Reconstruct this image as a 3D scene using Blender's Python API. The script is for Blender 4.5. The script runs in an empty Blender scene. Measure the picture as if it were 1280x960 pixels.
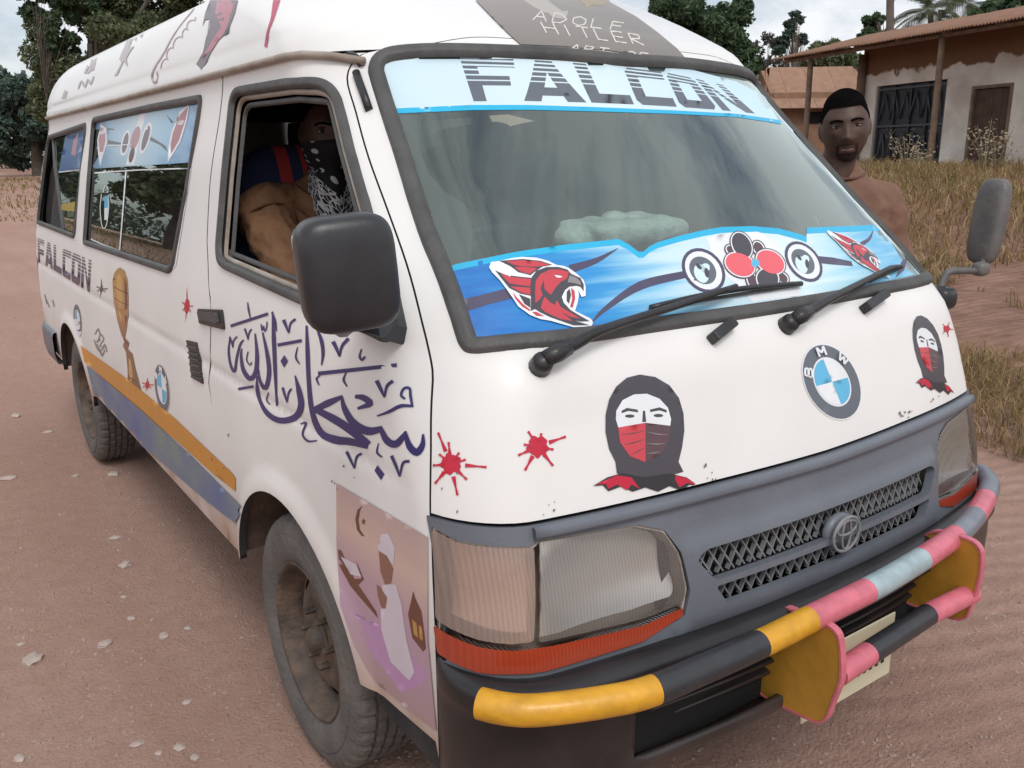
import bpy, bmesh, math, random
import numpy as np
from mathutils import Vector, Matrix
from mathutils.bvhtree import BVHTree
from mathutils.geometry import delaunay_2d_cdt

random.seed(7); np.random.seed(7)
scn = bpy.context.scene
COL = scn.collection
R = math.radians

# ------------------------------------------------------------------ camera
CAM = Vector((-1.529, -0.9814, 1.5146)); YAW, PIT, ROLL, FPX = 0.61508, 0.25441, -0.01005, 1091.3
cy_, sy_, cp_, sp_ = math.cos(YAW), math.sin(YAW), math.cos(PIT), math.sin(PIT)
FW = Vector((sy_*cp_, cy_*cp_, -sp_)); RT0 = Vector((cy_, -sy_, 0)); UP0 = RT0.cross(FW)
RT = RT0*math.cos(ROLL)+UP0*math.sin(ROLL); UPV = UP0*math.cos(ROLL)-RT0*math.sin(ROLL)
cd = bpy.data.cameras.new('camera'); cam = bpy.data.objects.new('camera', cd); COL.objects.link(cam)
cd.sensor_fit = 'HORIZONTAL'; cd.sensor_width = 36; cd.lens = FPX*36/1280
cd.clip_start = .05; cd.clip_end = 2000
M = Matrix((RT, UPV, -FW)).transposed().to_4x4(); M.translation = CAM
cam.matrix_world = M
scn.camera = cam

# ------------------------------------------------------------------ sky, sun, exposure
SUN_EL, SUN_AZ = R(52), R(200)      # azimuth clockwise from +y
w = bpy.data.worlds.new('World'); scn.world = w; w.use_nodes = True
nt = w.node_tree; N = nt.nodes; L = nt.links
bg = N['Background']; bg.inputs[1].default_value = .125
sky = N.new('ShaderNodeTexSky'); sky.sky_type = 'NISHITA'; sky.sun_disc = False
sky.sun_elevation = SUN_EL; sky.sun_rotation = SUN_AZ; sky.dust_density = 2.5; sky.air_density = 1.0
tc = N.new('ShaderNodeTexCoord'); mp = N.new('ShaderNodeMapping'); mp.inputs['Scale'].default_value = (1, 1, 2.2)
nz = N.new('ShaderNodeTexNoise'); nz.inputs['Scale'].default_value = 2.3; nz.inputs['Detail'].default_value = 8; nz.inputs['Roughness'].default_value = .62
cr = N.new('ShaderNodeValToRGB'); cr.color_ramp.elements[0].position = .32; cr.color_ramp.elements[1].position = .52
mx = N.new('ShaderNodeMix'); mx.data_type = 'RGBA'
mx.inputs[7].default_value = (8.2, 8.3, 8.5, 1)
mul = N.new('ShaderNodeMath'); mul.operation = 'MULTIPLY'; mul.inputs[1].default_value = .9
L.new(tc.outputs['Generated'], mp.inputs['Vector']); L.new(mp.outputs[0], nz.inputs['Vector']); L.new(nz.outputs[0], cr.inputs[0])
L.new(cr.outputs[0], mul.inputs[0]); L.new(mul.outputs[0], mx.inputs[0]); L.new(sky.outputs[0], mx.inputs[6]); L.new(mx.outputs[2], bg.inputs[0])
sd = bpy.data.lights.new('sun', 'SUN'); sd.energy = 1.4; sd.angle = R(20); sd.color = (1, .975, .94)
sun = bpy.data.objects.new('sun', sd); COL.objects.link(sun)
sdir = Vector((math.sin(SUN_AZ)*math.cos(SUN_EL), math.cos(SUN_AZ)*math.cos(SUN_EL), math.sin(SUN_EL)))
sun.rotation_euler = sdir.to_track_quat('Z', 'Y').to_euler()
sun.location = sdir*30
vs = scn.view_settings; vs.view_transform = 'Standard'; vs.look = 'None'; vs.gamma = 1; vs.use_curve_mapping = False
vs.exposure = 0.0
scn.cycles.max_bounces = 7; scn.cycles.diffuse_bounces = 3; scn.cycles.glossy_bounces = 3; scn.cycles.transmission_bounces = 5; scn.cycles.transparent_max_bounces = 8; scn.cycles.caustics_reflective = False; scn.cycles.caustics_refractive = False

# ------------------------------------------------------------------ helpers
def lin(h, k=1.0):
    if isinstance(h, str):
        h = h.lstrip('#'); c = [int(h[i:i+2], 16)/255 for i in (0, 2, 4)]
        c = [(x/12.92 if x <= .04045 else ((x+.055)/1.055)**2.4) for x in c]
    else: c = list(h)
    return (c[0]*k, c[1]*k, c[2]*k, 1)

MATS = {}
def pm(name, col, rough=.6, metal=0., var=.08, vscale=6, bump=0., bscale=40, coat=0., col2=None, spec=.5, dirt=None, detail=5, chip=None):
    """principled material with soft colour variation, optional bump, optional second colour in blotches"""
    if name in MATS: return MATS[name]
    m = bpy.data.materials.new(name); m.use_nodes = True; MATS[name] = m
    nt = m.node_tree; N = nt.nodes; L = nt.links; b = N['Principled BSDF']
    b.inputs['Roughness'].default_value = rough; b.inputs['Metallic'].default_value = metal
    b.inputs['Specular IOR Level'].default_value = spec
    if coat: b.inputs['Coat Weight'].default_value = coat; b.inputs['Coat Roughness'].default_value = .12
    c = lin(col) if isinstance(col, str) else lin(col)
    tc = N.new('ShaderNodeTexCoord')
    n1 = N.new('ShaderNodeTexNoise'); n1.inputs['Scale'].default_value = vscale; n1.inputs['Detail'].default_value = detail
    L.new(tc.outputs['Object'], n1.inputs['Vector'])
    r1 = N.new('ShaderNodeValToRGB'); r1.color_ramp.elements[0].position = .3; r1.color_ramp.elements[1].position = .7
    lo = lin(col2) if col2 else tuple(x*(1-var) for x in c[:3])+(1,)
    hi = c if col2 else tuple(min(1, x*(1+var)) for x in c[:3])+(1,)
    r1.color_ramp.elements[0].color = lo; r1.color_ramp.elements[1].color = hi
    L.new(n1.outputs[0], r1.inputs[0])
    out = r1.outputs[0]
    if dirt:   # (colour, z0, z1, strength, noise scale): road dust that thins out with height
        geo = N.new('ShaderNodeNewGeometry'); sx = N.new('ShaderNodeSeparateXYZ'); L.new(geo.outputs['Position'], sx.inputs[0])
        mr = N.new('ShaderNodeMapRange'); mr.inputs[1].default_value = dirt[1]; mr.inputs[2].default_value = dirt[2]
        mr.inputs[3].default_value = 1; mr.inputs[4].default_value = 0
        L.new(sx.outputs[2], mr.inputs[0])
        pw = N.new('ShaderNodeMath'); pw.operation = 'POWER'; pw.inputs[1].default_value = 2.6; L.new(mr.outputs[0], pw.inputs[0])
        ps = N.new('ShaderNodeMath'); ps.operation = 'MULTIPLY_ADD'; ps.inputs[1].default_value = dirt[3]; ps.inputs[2].default_value = dirt[5] if len(dirt) > 5 else 0; L.new(pw.outputs[0], ps.inputs[0])
        n3 = N.new('ShaderNodeTexNoise'); n3.inputs['Scale'].default_value = dirt[4]; n3.inputs['Detail'].default_value = 7
        L.new(geo.outputs['Position'], n3.inputs['Vector'])
        mm = N.new('ShaderNodeMath'); mm.operation = 'MULTIPLY'; L.new(ps.outputs[0], mm.inputs[0]); L.new(n3.outputs[0], mm.inputs[1]); mm.use_clamp = True
        mc = N.new('ShaderNodeMix'); mc.data_type = 'RGBA'; L.new(mm.outputs[0], mc.inputs[0]); L.new(out, mc.inputs[6]); mc.inputs[7].default_value = lin(dirt[0])
        out = mc.outputs[2]
        ma = N.new('ShaderNodeMath'); ma.operation = 'ADD'; ma.inputs[1].default_value = rough; L.new(mm.outputs[0], ma.inputs[0]); L.new(ma.outputs[0], b.inputs['Roughness'])
    if chip:   # (colour, threshold, scale): paint worn through in small flecks
        n4 = N.new('ShaderNodeTexNoise'); n4.inputs['Scale'].default_value = chip[2]; n4.inputs['Detail'].default_value = 8; n4.inputs['Roughness'].default_value = .75; L.new(tc.outputs['Object'], n4.inputs['Vector'])
        m4 = N.new('ShaderNodeMapRange'); m4.inputs[1].default_value = chip[1]; m4.inputs[2].default_value = chip[1]+.03; L.new(n4.outputs[0], m4.inputs[0])
        x4 = N.new('ShaderNodeMix'); x4.data_type = 'RGBA'; L.new(m4.outputs[0], x4.inputs[0]); L.new(out, x4.inputs[6]); x4.inputs[7].default_value = lin(chip[0]); out = x4.outputs[2]
    L.new(out, b.inputs['Base Color'])
    if bump:
        n2 = N.new('ShaderNodeTexNoise'); n2.inputs['Scale'].default_value = bscale; n2.inputs['Detail'].default_value = 6
        L.new(tc.outputs['Object'], n2.inputs['Vector'])
        bp = N.new('ShaderNodeBump'); bp.inputs['Strength'].default_value = bump; bp.inputs['Distance'].default_value = .02
        L.new(n2.outputs[0], bp.inputs['Height']); L.new(bp.outputs[0], b.inputs['Normal'])
    return m

def tag(o, label=None, cat=None, group=None, kind=None):
    if label: o['label'] = label
    if cat: o['category'] = cat
    if group: o['group'] = group
    if kind: o['kind'] = kind
    return o

def empty(name, loc=(0, 0, 0), parent=None):
    o = bpy.data.objects.new(name, None); COL.objects.link(o); o.location = loc; o.empty_display_size = .2
    if parent: o.parent = parent
    return o

def mk(name, v, f, mats, parent=None, smooth=True, mi=None, nrm=None, loc=None):
    me = bpy.data.meshes.new(name)
    me.from_pydata([tuple(p) for p in v], [], [tuple(q) for q in f])
    if not isinstance(mats, (list, tuple)): mats = [mats]
    for m in mats: me.materials.append(m)
    if mi is not None: me.polygons.foreach_set('material_index', mi)
    if smooth: me.polygons.foreach_set('use_smooth', [True]*len(me.polygons))
    me.update()
    if nrm is not None: me.normals_split_custom_set_from_vertices([tuple(n) for n in nrm])
    o = bpy.data.objects.new(name, me); COL.objects.link(o)
    if loc: o.location = loc
    if parent: o.parent = parent
    return o

def bm_obj(name, bm, mats, parent=None, smooth=False, angle=None):
    me = bpy.data.meshes.new(name); bmesh.ops.recalc_face_normals(bm, faces=bm.faces[:]); bm.to_mesh(me); bm.free()
    if not isinstance(mats, (list, tuple)): mats = [mats]
    for m in mats: me.materials.append(m)
    if smooth or angle:
        me.polygons.foreach_set('use_smooth', [True]*len(me.polygons))
        if angle: me.set_sharp_from_angle(angle=R(angle))
    o = bpy.data.objects.new(name, me); COL.objects.link(o)
    if parent: o.parent = parent
    return o

def box(bm, c, s, rot=None, mi=0, bev=0):
    r = bmesh.ops.create_cube(bm, size=1); vs = r['verts']
    for v in vs:
        p = Vector((v.co.x*s[0], v.co.y*s[1], v.co.z*s[2]))
        if rot is not None: p = rot @ p
        v.co = p+Vector(c)
    fs = set(f for v in vs for f in v.link_faces)
    for f in fs: f.material_index = mi
    if bev:
        es = set(e for f in fs for e in f.edges)
        bmesh.ops.bevel(bm, geom=list(es), offset=bev, segments=2, profile=.5, affect='EDGES')

def catmull(pts, n=6, closed=False):
    P = [Vector(p) for p in pts]; out = []; m = len(P)
    rng = range(m) if closed else range(m-1)
    for i in rng:
        p0 = P[(i-1) % m] if (closed or i > 0) else P[0]*2-P[1]
        p1, p2 = P[i], P[(i+1) % m]
        p3 = P[(i+2) % m] if (closed or i+2 < m) else P[-1]*2-P[-2]
        for k in range(n):
            t = k/n
            out.append(.5*((2*p1)+(p2-p0)*t+(2*p0-5*p1+4*p2-p3)*t*t+(3*p1-p0-3*p2+p3)*t**3))
    if not closed: out.append(P[-1])
    return out

def tube(pts, rad, seg=12, cap=True, closed=False):
    """tube along pts; rad number or list. returns v,f"""
    P = [Vector(p) for p in pts]; n = len(P); v = []; f = []
    rr = rad if isinstance(rad, (list, tuple)) else [rad]*n
    up = None
    for i in range(n):
        a = P[(i-1) % n] if (closed or i > 0) else P[0]; b = P[(i+1) % n] if (closed or i < n-1) else P[-1]
        t = (b-a).normalized()
        if up is None:
            up = Vector((0, 0, 1)) if abs(t.z) < .9 else Vector((1, 0, 0))
        x = t.cross(up).normalized(); up = x.cross(t).normalized()
        for k in range(seg):
            an = 2*math.pi*k/seg; v.append(P[i]+(x*math.cos(an)+up*math.sin(an))*rr[i])
    m = n if closed else n-1
    for i in range(m):
        j = (i+1) % n
        for k in range(seg):
            f.append((i*seg+k, i*seg+(k+1) % seg, j*seg+(k+1) % seg, j*seg+k))
    if cap and not closed:
        f.append(tuple(range(seg-1, -1, -1))); f.append(tuple((n-1)*seg+k for k in range(seg)))
    return v, f

def join(*parts):
    v = []; f = []
    for (a, b) in parts:
        o = len(v); v += list(a); f += [tuple(i+o for i in q) for q in b]
    return v, f

def lathe(prof, seg=48, axis='x'):
    """prof: list of (r, h); revolve about axis. returns v,f"""
    v = []; f = []; n = len(prof)
    for k in range(seg):
        a = 2*math.pi*k/seg; c, s = math.cos(a), math.sin(a)
        for (r, h) in prof:
            if axis == 'x': v.append((h, r*c, r*s))
            elif axis == 'y': v.append((r*c, h, r*s))
            else: v.append((r*c, r*s, h))
    for k in range(seg):
        j = (k+1) % seg
        for i in range(n-1): f.append((k*n+i, k*n+i+1, j*n+i+1, j*n+i))
    return v, f

def inpoly(pts, poly):
    pts = np.asarray(pts); x, y = pts[:, 0], pts[:, 1]; r = np.zeros(len(pts), bool); n = len(poly)
    for i in range(n):
        x1, y1 = poly[i]; x2, y2 = poly[(i+1) % n]
        if y1 == y2: continue
        c = ((y1 > y) != (y2 > y)) & (x < (x2-x1)*(y-y1)/(y2-y1)+x1)
        r ^= c
    return r

def dens(poly, res, closed=True):
    out = []; n = len(poly)
    for i in range(n if closed else n-1):
        a = np.array(poly[i], float); b = np.array(poly[(i+1) % n], float)
        k = max(1, int(math.ceil(np.linalg.norm(b-a)/res)))
        for j in range(k): out.append(tuple(a+(b-a)*j/k))
    if not closed: out.append(tuple(poly[-1]))
    return out

def rounded(poly, r, n=6):
    """round polygon corners; r number or list"""
    out = []; m = len(poly)
    for i in range(m):
        p = Vector((poly[i][0], poly[i][1])); a = Vector(poly[i-1][:2]); b = Vector(poly[(i+1) % m][:2])
        rr = r[i] if isinstance(r, (list, tuple)) else r
        if rr <= 0: out.append(tuple(p)); continue
        da = (a-p); db = (b-p); ra = min(rr, da.length*.48); rb = min(rr, db.length*.48)
        p1 = p+da.normalized()*ra; p2 = p+db.normalized()*rb
        for k in range(n+1):
            t = k/n; out.append(tuple(p1*(1-t)**2+p*2*t*(1-t)+p2*t*t))
    return out

def tri2d(outer, holes=(), res=.05, extra=(), grid=True):
    """triangulate polygon with holes, interior grid at res -> pts, tris, boundary loops (index lists)"""
    outer = dens(outer, res); holes = [dens(h, res) for h in holes]
    pts = []; edges = []; loops = []
    for lp in [outer]+holes:
        o = len(pts); n = len(lp); pts += lp; edges += [(o+i, o+(i+1) % n) for i in range(n)]; loops.append(list(range(o, o+n)))
    B = np.array(pts)
    lo = B.min(0); hi = B.max(0)
    gx = np.arange(lo[0]+res*.5, hi[0], res); gy = np.arange(lo[1]+res*.5, hi[1], res*.87)
    if len(gx) and len(gy):
        G = np.array([(x+(res*.5 if j % 2 else 0), y) for j, y in enumerate(gy) for x in gx])
        if not grid: G = np.array(extra)
        elif len(extra): G = np.vstack([G, np.array(extra)])
        k = inpoly(G, outer)
        for h in holes: k &= ~inpoly(G, h)
        G = G[k]
        if len(G):
            ok = np.ones(len(G), bool)
            for s in range(0, len(G), 2000):
                d = np.sqrt(((G[s:s+2000, None]-B[None])**2).sum(2)).min(1); ok[s:s+2000] = d > (res*.45 if grid else .003)
            pts = pts+[tuple(g) for g in G[ok]]
    vo, eo, fo, ov, oe, of = delaunay_2d_cdt([Vector(p) for p in pts], edges, [], 0, 1e-7)
    V = np.array([tuple(p) for p in vo])
    F = np.array([f for f in fo if len(f) == 3])
    C = V[F].mean(1)
    k = inpoly(C, outer)
    for h in holes: k &= ~inpoly(C, h)
    F = F[k]
    # map loops to output indices
    mp = {}
    for i, l in enumerate(ov):
        for s in l: mp[s] = i
    return V, F, [[mp[i] for i in lp if i in mp] for lp in loops]

# ------------------------------------------------------------------ the minibus body as a parametric shell
# z, half width, front y on the centre line, bow, corner radius (across), corner radius (along), rear y
TAB = np.array([
 (.26, .815, .030, .12, .13, .15, 4.86), (.45, .834, .004, .12, .13, .15, 4.86), (.60, .841, .000, .12, .13, .15, 4.85),
 (.75, .845, .012, .12, .13, .15, 4.84), (.915, .844, .050, .12, .135, .16, 4.81), (1.06, .840, .095, .11, .16, .20, 4.77),
 (1.145, .834, .130, .09, .20, .26, 4.74), (1.19, .828, .165, .085, .21, .29, 4.72), (1.45, .783, .412, .16, .21, .27, 4.62),
 (1.745, .726, .690, .25, .21, .22, 4.50), (1.79, .727, .735, .25, .22, .24, 4.49), (1.85, .712, .84, .26, .25, .3, 4.46),
 (1.91, .685, .96, .28, .28, .4, 4.40), (1.965, .64, 1.10, .3, .3, .5, 4.32), (2.01, .57, 1.28, .3, .3, .6, 4.2),
 (2.045, .46, 1.55, .3, .28, .6, 4.0), (2.07, .22, 2.1, .3, .15, .5, 3.5)])
def pchip_slopes(x, y):
    h = np.diff(x); d = np.diff(y, axis=0)/h[:, None]; m = np.zeros_like(y)
    for k in range(1, len(x)-1):
        w1 = 2*h[k]+h[k-1]; w2 = h[k]+2*h[k-1]
        for c in range(y.shape[1]):
            a, b = d[k-1, c], d[k, c]
            m[k, c] = 0 if a*b <= 0 else (w1+w2)/(w1/a+w2/b)
    m[0] = d[0]; m[-1] = d[-1]; return m
TX, TY = TAB[:, 0], TAB[:, 1:]; TM = pchip_slopes(TX, TY)
def prm(z):
    z = min(max(z, TX[0]), TX[-1]); i = min(max(int(np.searchsorted(TX, z))-1, 0), len(TX)-2)
    h = TX[i+1]-TX[i]; t = (z-TX[i])/h; t2, t3 = t*t, t*t*t
    return (2*t3-3*t2+1)*TY[i]+(t3-2*t2+t)*h*TM[i]+(-2*t3+3*t2)*TY[i+1]+(t3-t2)*h*TM[i+1]
RR = .09
WHY = (.945, 3.835); WHZ = .327
def flare(y, z):
    """pressed lip round the wheel arches and the body crease"""
    d = 0.
    for yc in WHY:
        q = math.hypot(y-yc, z-WHZ)
        if q < .50:
            t = min(1, max(0, (q-.40)/.075)); d = max(d, .016*(1-t*t*(3-2*t)))
    if z < 1.2: d -= .0045*math.exp(-((z-.955)/.016)**2)*min(1, max(0, (y-.3)/.2))
    return d
def aend(q):
    w_, y0, bow, r, ry, y1 = q; return (w_-r)+r*math.pi/2, y0+bow*w_*w_+ry
def PS(a, z):
    """shell point for front-arc coordinate a (signed, 0 = centre of the nose) and height z"""
    p = PS_(a, z)
    if p.x > 0: p.x *= 1-.065*min(1, (p.x/.75)**2)
    return p
def PS_(a, z):
    q = prm(z); w_, y0, bow, r, ry, y1 = q; s = 1 if a >= 0 else -1; a = abs(a); c = w_-r
    if a <= c: return Vector((s*a, y0+bow*a*a, z))
    ae, ye = aend(q)
    if a <= ae:
        th = (a-c)/r; x = c+r*math.sin(th); return Vector((s*x, y0+bow*x*x+ry*(1-math.cos(th)), z))
    y = ye+(a-ae)
    if y <= y1-RR:
        return Vector((s*(w_+flare(y, z)), y, z))
    t = (y-(y1-RR))/(RR*math.pi/2)
    if t <= 1:
        th = t*math.pi/2; return Vector((s*(w_-RR+RR*math.cos(th)), y1-RR+RR*math.sin(th), z))
    x = (w_-RR)-(y-(y1-RR)-RR*math.pi/2)
    return Vector((s*max(0, x), y1, z))
def NS(a, z, e=.004):
    da = PS(a+e, z)-PS(a-e, z); dz = PS(a, z+e)-PS(a, z-e); n = da.cross(dz).normalized()
    return n
def A_front(x, z):
    q = prm(z); c = q[0]-q[3]; s = 1 if x >= 0 else -1; x = abs(x)
    return s*(x if x <= c else c+q[3]*math.asin(min(1, (x-c)/q[3])))
def A_side(y, z, s=-1):
    q = prm(z); ae, ye = aend(q)
    if y >= ye: return s*(ae+y-ye)
    c = q[0]-q[3]; lo, hi = 0, math.pi/2
    for _ in range(40):
        t = (lo+hi)/2; x = c+q[3]*math.sin(t)
        if q[1]+q[2]*x*x+q[4]*(1-math.cos(t)) < y: lo = t
        else: hi = t
    return s*(c+q[3]*lo)
def AZ_of(p):
    q = prm(p[2]); w_, y0, bow, r, ry, y1 = q; s = 1 if p[0] >= 0 else -1; x = abs(p[0]); c = w_-r
    if x <= c and p[1] < y1-.2: return (p[0], p[2])
    ae, ye = aend(q)
    if p[1] < ye:
        th = math.asin(min(1, max(0, (x-c)/r))); th2 = math.acos(max(-1, min(1, 1-(p[1]-y0-bow*x*x)/ry)))
        th = th if th < .8 else th2
        return (s*(c+r*th), p[2])
    return (s*(ae+p[1]-ye), p[2])

# dense copy of the shell for looking up where a traced mark lies on the body
zs = np.concatenate([np.linspace(.28, 1.145, 90), np.linspace(1.16, 1.745, 40), np.linspace(1.76, 2.069, 40)])
SV = []; SFc = []; nA = 260
for z in zs:
    q = prm(z); ae, ye = aend(q); amax = ae+(q[5]-RR-ye)
    fr = np.concatenate([np.linspace(0, ae, 90), np.linspace(ae, amax, 200)[1:]])
    row = np.concatenate([-fr[::-1], fr[1:]])
    for a in row: SV.append(PS(float(a), float(z)))
nr = len(row)
for i in range(len(zs)-1):
    for k in range(nr-1): SFc.append((i*nr+k, i*nr+k+1, (i+1)*nr+k+1, (i+1)*nr+k))
BVH = BVHTree.FromPolygons(SV, SFc)
def ray(px, py): return (FW+RT*((px-640)/FPX)-UPV*((py-480)/FPX))
def at(px, py, d): return CAM+ray(px, py)*d
def onz(px, py, z): d = ray(px, py); return CAM+d*((z-CAM.z)/d.z)
def ony(px, py, y): d = ray(px, py); return CAM+d*((y-CAM.y)/d.y)
def onx(px, py, x): d = ray(px, py); return CAM+d*((x-CAM.x)/d.x)
def proj(p):
    d = Vector(p)-CAM; z = d.dot(FW); return (640+FPX*d.dot(RT)/z, 480-FPX*d.dot(UPV)/z)
def SH(px, py):
    """where a mark seen in the photograph lies on the body: point, normal"""
    h = BVH.ray_cast(CAM, ray(px, py).normalized())
    if h[0] is None: return None, None
    n = h[1]
    if n.dot(CAM-h[0]) < 0: n = -n
    return h[0], n
BODY = []
def build_body_lookup(objs):
    V = []; F = []
    for o in objs:
        b_ = len(V); me = o.data; V += [v_.co.copy() for v_ in me.vertices]; F += [tuple(i+b_ for i in p_.vertices) for p_ in me.polygons if p_.material_index == 0]
    BODY.append(BVHTree.FromPolygons(V, F))
def SM(px, py):
    h = BODY[0].ray_cast(CAM, ray(px, py).normalized())
    if h[0] is None: return None, None
    n = h[1]
    return h[0], (n if n.dot(CAM-h[0]) > 0 else -n)
def SAZ(pts):
    out = []
    for p in pts:
        h, _ = SH(*p)
        if h is None: raise Exception('no hit %s' % (p,))
        out.append(AZ_of(h))
    return out
def mir(poly): return [(-a, z) for (a, z) in poly][::-1]

def panel(name, outer, holes, mats, parent, off=0., thick=.012, res=.05, extra=(), inner=True, rim=0, grid=True):
    """a pressed sheet of the shell with real thickness; off may be a function (a,z)->m"""
    V, F, loops = tri2d(outer, holes, res, extra, grid)
    fo = off if callable(off) else (lambda a, z: off)
    P = []; Nn = []
    for (a, z) in V:
        n = NS(a, z); Nn.append(n); P.append(PS(a, z)+n*fo(a, z))
    if callable(off):
        e = .004; Nn = []
        for (a, z) in V:
            g = lambda a_, z_: PS(a_, z_)+NS(a_, z_)*fo(a_, z_)
            Nn.append((g(a+e, z)-g(a-e, z)).cross(g(a, z+e)-g(a, z-e)).normalized())
    n0 = len(P); v = list(P); nn = list(Nn); f = []; mi = []
    for t in F:
        t = [int(i) for i in t]
        g = (P[t[1]]-P[t[0]]).cross(P[t[2]]-P[t[0]])
        if g.dot(Nn[t[0]]) < 0: t = t[::-1]
        f.append(tuple(t)); mi.append(0)
    if thick:
        if inner:
            v += [P[i]-Nn[i]*thick for i in range(n0)]; nn += [-x for x in Nn]
            for t in list(f): f.append(tuple(n0+i for i in t[::-1])); mi.append(1)
        for lp in loops:
            m = len(lp); o = len(v)
            for i in range(m):
                a, b = lp[i-1], lp[(i+1) % m]; tdir = (P[b]-P[a]).normalized(); rn = tdir.cross(Nn[lp[i]])
                v += [P[lp[i]], P[lp[i]]-Nn[lp[i]]*thick]; nn += [rn, rn]
            for i in range(m):
                j = (i+1) % m; f.append((o+2*i, o+2*i+1, o+2*j+1, o+2*j)); mi.append(rim)
    return mk(name, v, f, mats, parent, True, mi, nn)

def seal(name, loop, mat, parent, wd=.03, ht=.014, off=0., closed=True, n=7, base=-.004):
    """rubber moulding swept along a loop of (a,z) on the shell"""
    m = len(loop); v = []; f = []
    P = [PS(a, z)+NS(a, z)*off for a, z in loop]; NN = [NS(a, z) for a, z in loop]
    for i in range(m):
        a = P[(i-1) % m] if (closed or i) else P[0]; b = P[(i+1) % m] if (closed or i < m-1) else P[-1]
        t = (b-a).normalized(); s = t.cross(NN[i]).normalized()
        for k in range(n):
            u = -1+2*k/(n-1); v.append(P[i]+s*(u*wd/2)+NN[i]*(base+(ht-base)*math.sqrt(max(0, 1-u**4))))
    for i in range(m if closed else m-1):
        j = (i+1) % m
        for k in range(n-1): f.append((i*n+k, i*n+k+1, j*n+k+1, j*n+k))
    if not closed: f.append(tuple(range(n))); f.append(tuple((m-1)*n+k for k in range(n)))
    return mk(name, v, f, mat, parent)

def decal(name, layers, parent, off=.0014, res=8, step=.00012, look=None):
    """flat print on the body. layers: list of (list of polygons in photo pixels, material)"""
    v = []; f = []; mi = []; mats = []; k = 0
    for polys, m in layers:
        if m not in mats: mats.append(m)
        idx = mats.index(m)
        for pl in polys:
            hs = []
            if isinstance(pl, tuple) and isinstance(pl[0], list): pl, hs = pl[0], pl[1]
            try: V, F, _ = tri2d(pl, hs, res)
            except Exception: continue
            o = len(v); ok = {}
            for i, (x, y) in enumerate(V):
                h, n = (look or SM)(x, y)
                if h is None: v.append(Vector((0, 0, 0))); ok[i] = False; continue
                v.append(h+n*(off+k*step)); ok[i] = True
            for t in F:
                t = [int(i) for i in t]
                if all(ok[i] for i in t):
                    a, b, c = (v[o+i] for i in t)
                    if (b-a).cross(c-a).dot(CAM-a) < 0: t = t[::-1]
                    f.append(tuple(o+i for i in t)); mi.append(idx)
        k += 1
    return mk(name, v, f, mats, parent, True, mi)

def stroke(pts, wd, n=5):
    """variable-width brush stroke -> polygon in pixels"""
    P = catmull([Vector((p[0], p[1], 0)) for p in pts], n) if len(pts) > 2 else [Vector((p[0], p[1], 0)) for p in pts]
    m = len(P); ws = wd if isinstance(wd, (list, tuple)) else [wd]*len(pts)
    xs = np.linspace(0, 1, len(ws)); W = np.interp(np.linspace(0, 1, m), xs, ws)
    l = []; r_ = []
    for i in range(m):
        a = P[max(0, i-1)]; b = P[min(m-1, i+1)]; t = (b-a).normalized(); s = Vector((-t.y, t.x, 0))
        l.append(tuple((P[i]+s*W[i]/2)[:2])); r_.append(tuple((P[i]-s*W[i]/2)[:2]))
    return l+r_[::-1]
def strip(pts, wd, n=5):
    """like stroke but as many small convex quads (safe for tight curves)"""
    P = catmull([Vector((p[0], p[1], 0)) for p in pts], n) if len(pts) > 2 else [Vector((p[0], p[1], 0)) for p in pts]
    m = len(P); ws = wd if isinstance(wd, (list, tuple)) else [wd]*len(pts)
    W = np.interp(np.linspace(0, 1, m), np.linspace(0, 1, len(ws)), ws); L_ = []; R_ = []
    for i in range(m):
        a = P[max(0, i-1)]; b = P[min(m-1, i+1)]; t = (b-a).normalized(); s = Vector((-t.y, t.x, 0))
        L_.append(tuple((P[i]+s*W[i]/2)[:2])); R_.append(tuple((P[i]-s*W[i]/2)[:2]))
    return [[L_[i], L_[i+1], R_[i+1], R_[i]] for i in range(m-1)]
def ell(cx, cy, rx, ry, rot=0, n=24, t0=0, t1=360):
    out = []; c, s = math.cos(R(rot)), math.sin(R(rot)); full = abs(t1-t0) >= 360
    for k in range(n if full else n+1):
        t = R(t0+(t1-t0)*k/n); x, y = rx*math.cos(t), ry*math.sin(t); out.append((cx+x*c-y*s, cy+x*s+y*c))
    return out
# ------------------------------------------------------------------ materials of the van
DUST = '#a98a78'
WHITE = pm('white_paint', (.80, .80, .785), .46, var=.04, vscale=2.5, coat=.12, bump=.02, bscale=5, dirt=(DUST, .38, 1.0, 1.9, 4., .07))
ROOFW = pm('roof_paint', (.80, .80, .785), .36, var=.03, vscale=3, coat=.3)
LINING = pm('dark_lining', (.035, .035, .04), .85, var=.3, vscale=8)
RUBBER = pm('window_rubber', (.05, .05, .052), .55, var=.35, vscale=14, bump=.15, bscale=90, col2=(.09, .088, .085))
BLACKP = pm('black_plastic', (.022, .022, .025), .38, var=.4, vscale=10, bump=.1, bscale=70, dirt=(DUST, .2, 1.0, .45, 9.))
BUMP = pm('bumper_plastic', (.011, .012, .015), .28, var=.4, vscale=7, bump=.04, bscale=60, dirt=(DUST, .3, .72, .30, 7., .03))
GREY = pm('grey_plastic', (.135, .15, .178), .40, var=.10, vscale=6, bump=.06, bscale=120)
GREYD = pm('grey_lattice', (.20, .205, .215), .5, var=.15, vscale=20)
DARK = pm('dark_gap', (.006, .006, .007), .9, var=.2)
TYRE = pm('tyre_rubber', (.085, .082, .08), .8, var=.3, vscale=9, bump=.35, bscale=55, col2=(.15, .135, .122))
RIMM = pm('dusty_steel', (.17, .12, .085), .65, metal=.25, var=.4, vscale=14, bump=.4, bscale=45, col2=(.06, .05, .045))
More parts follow.
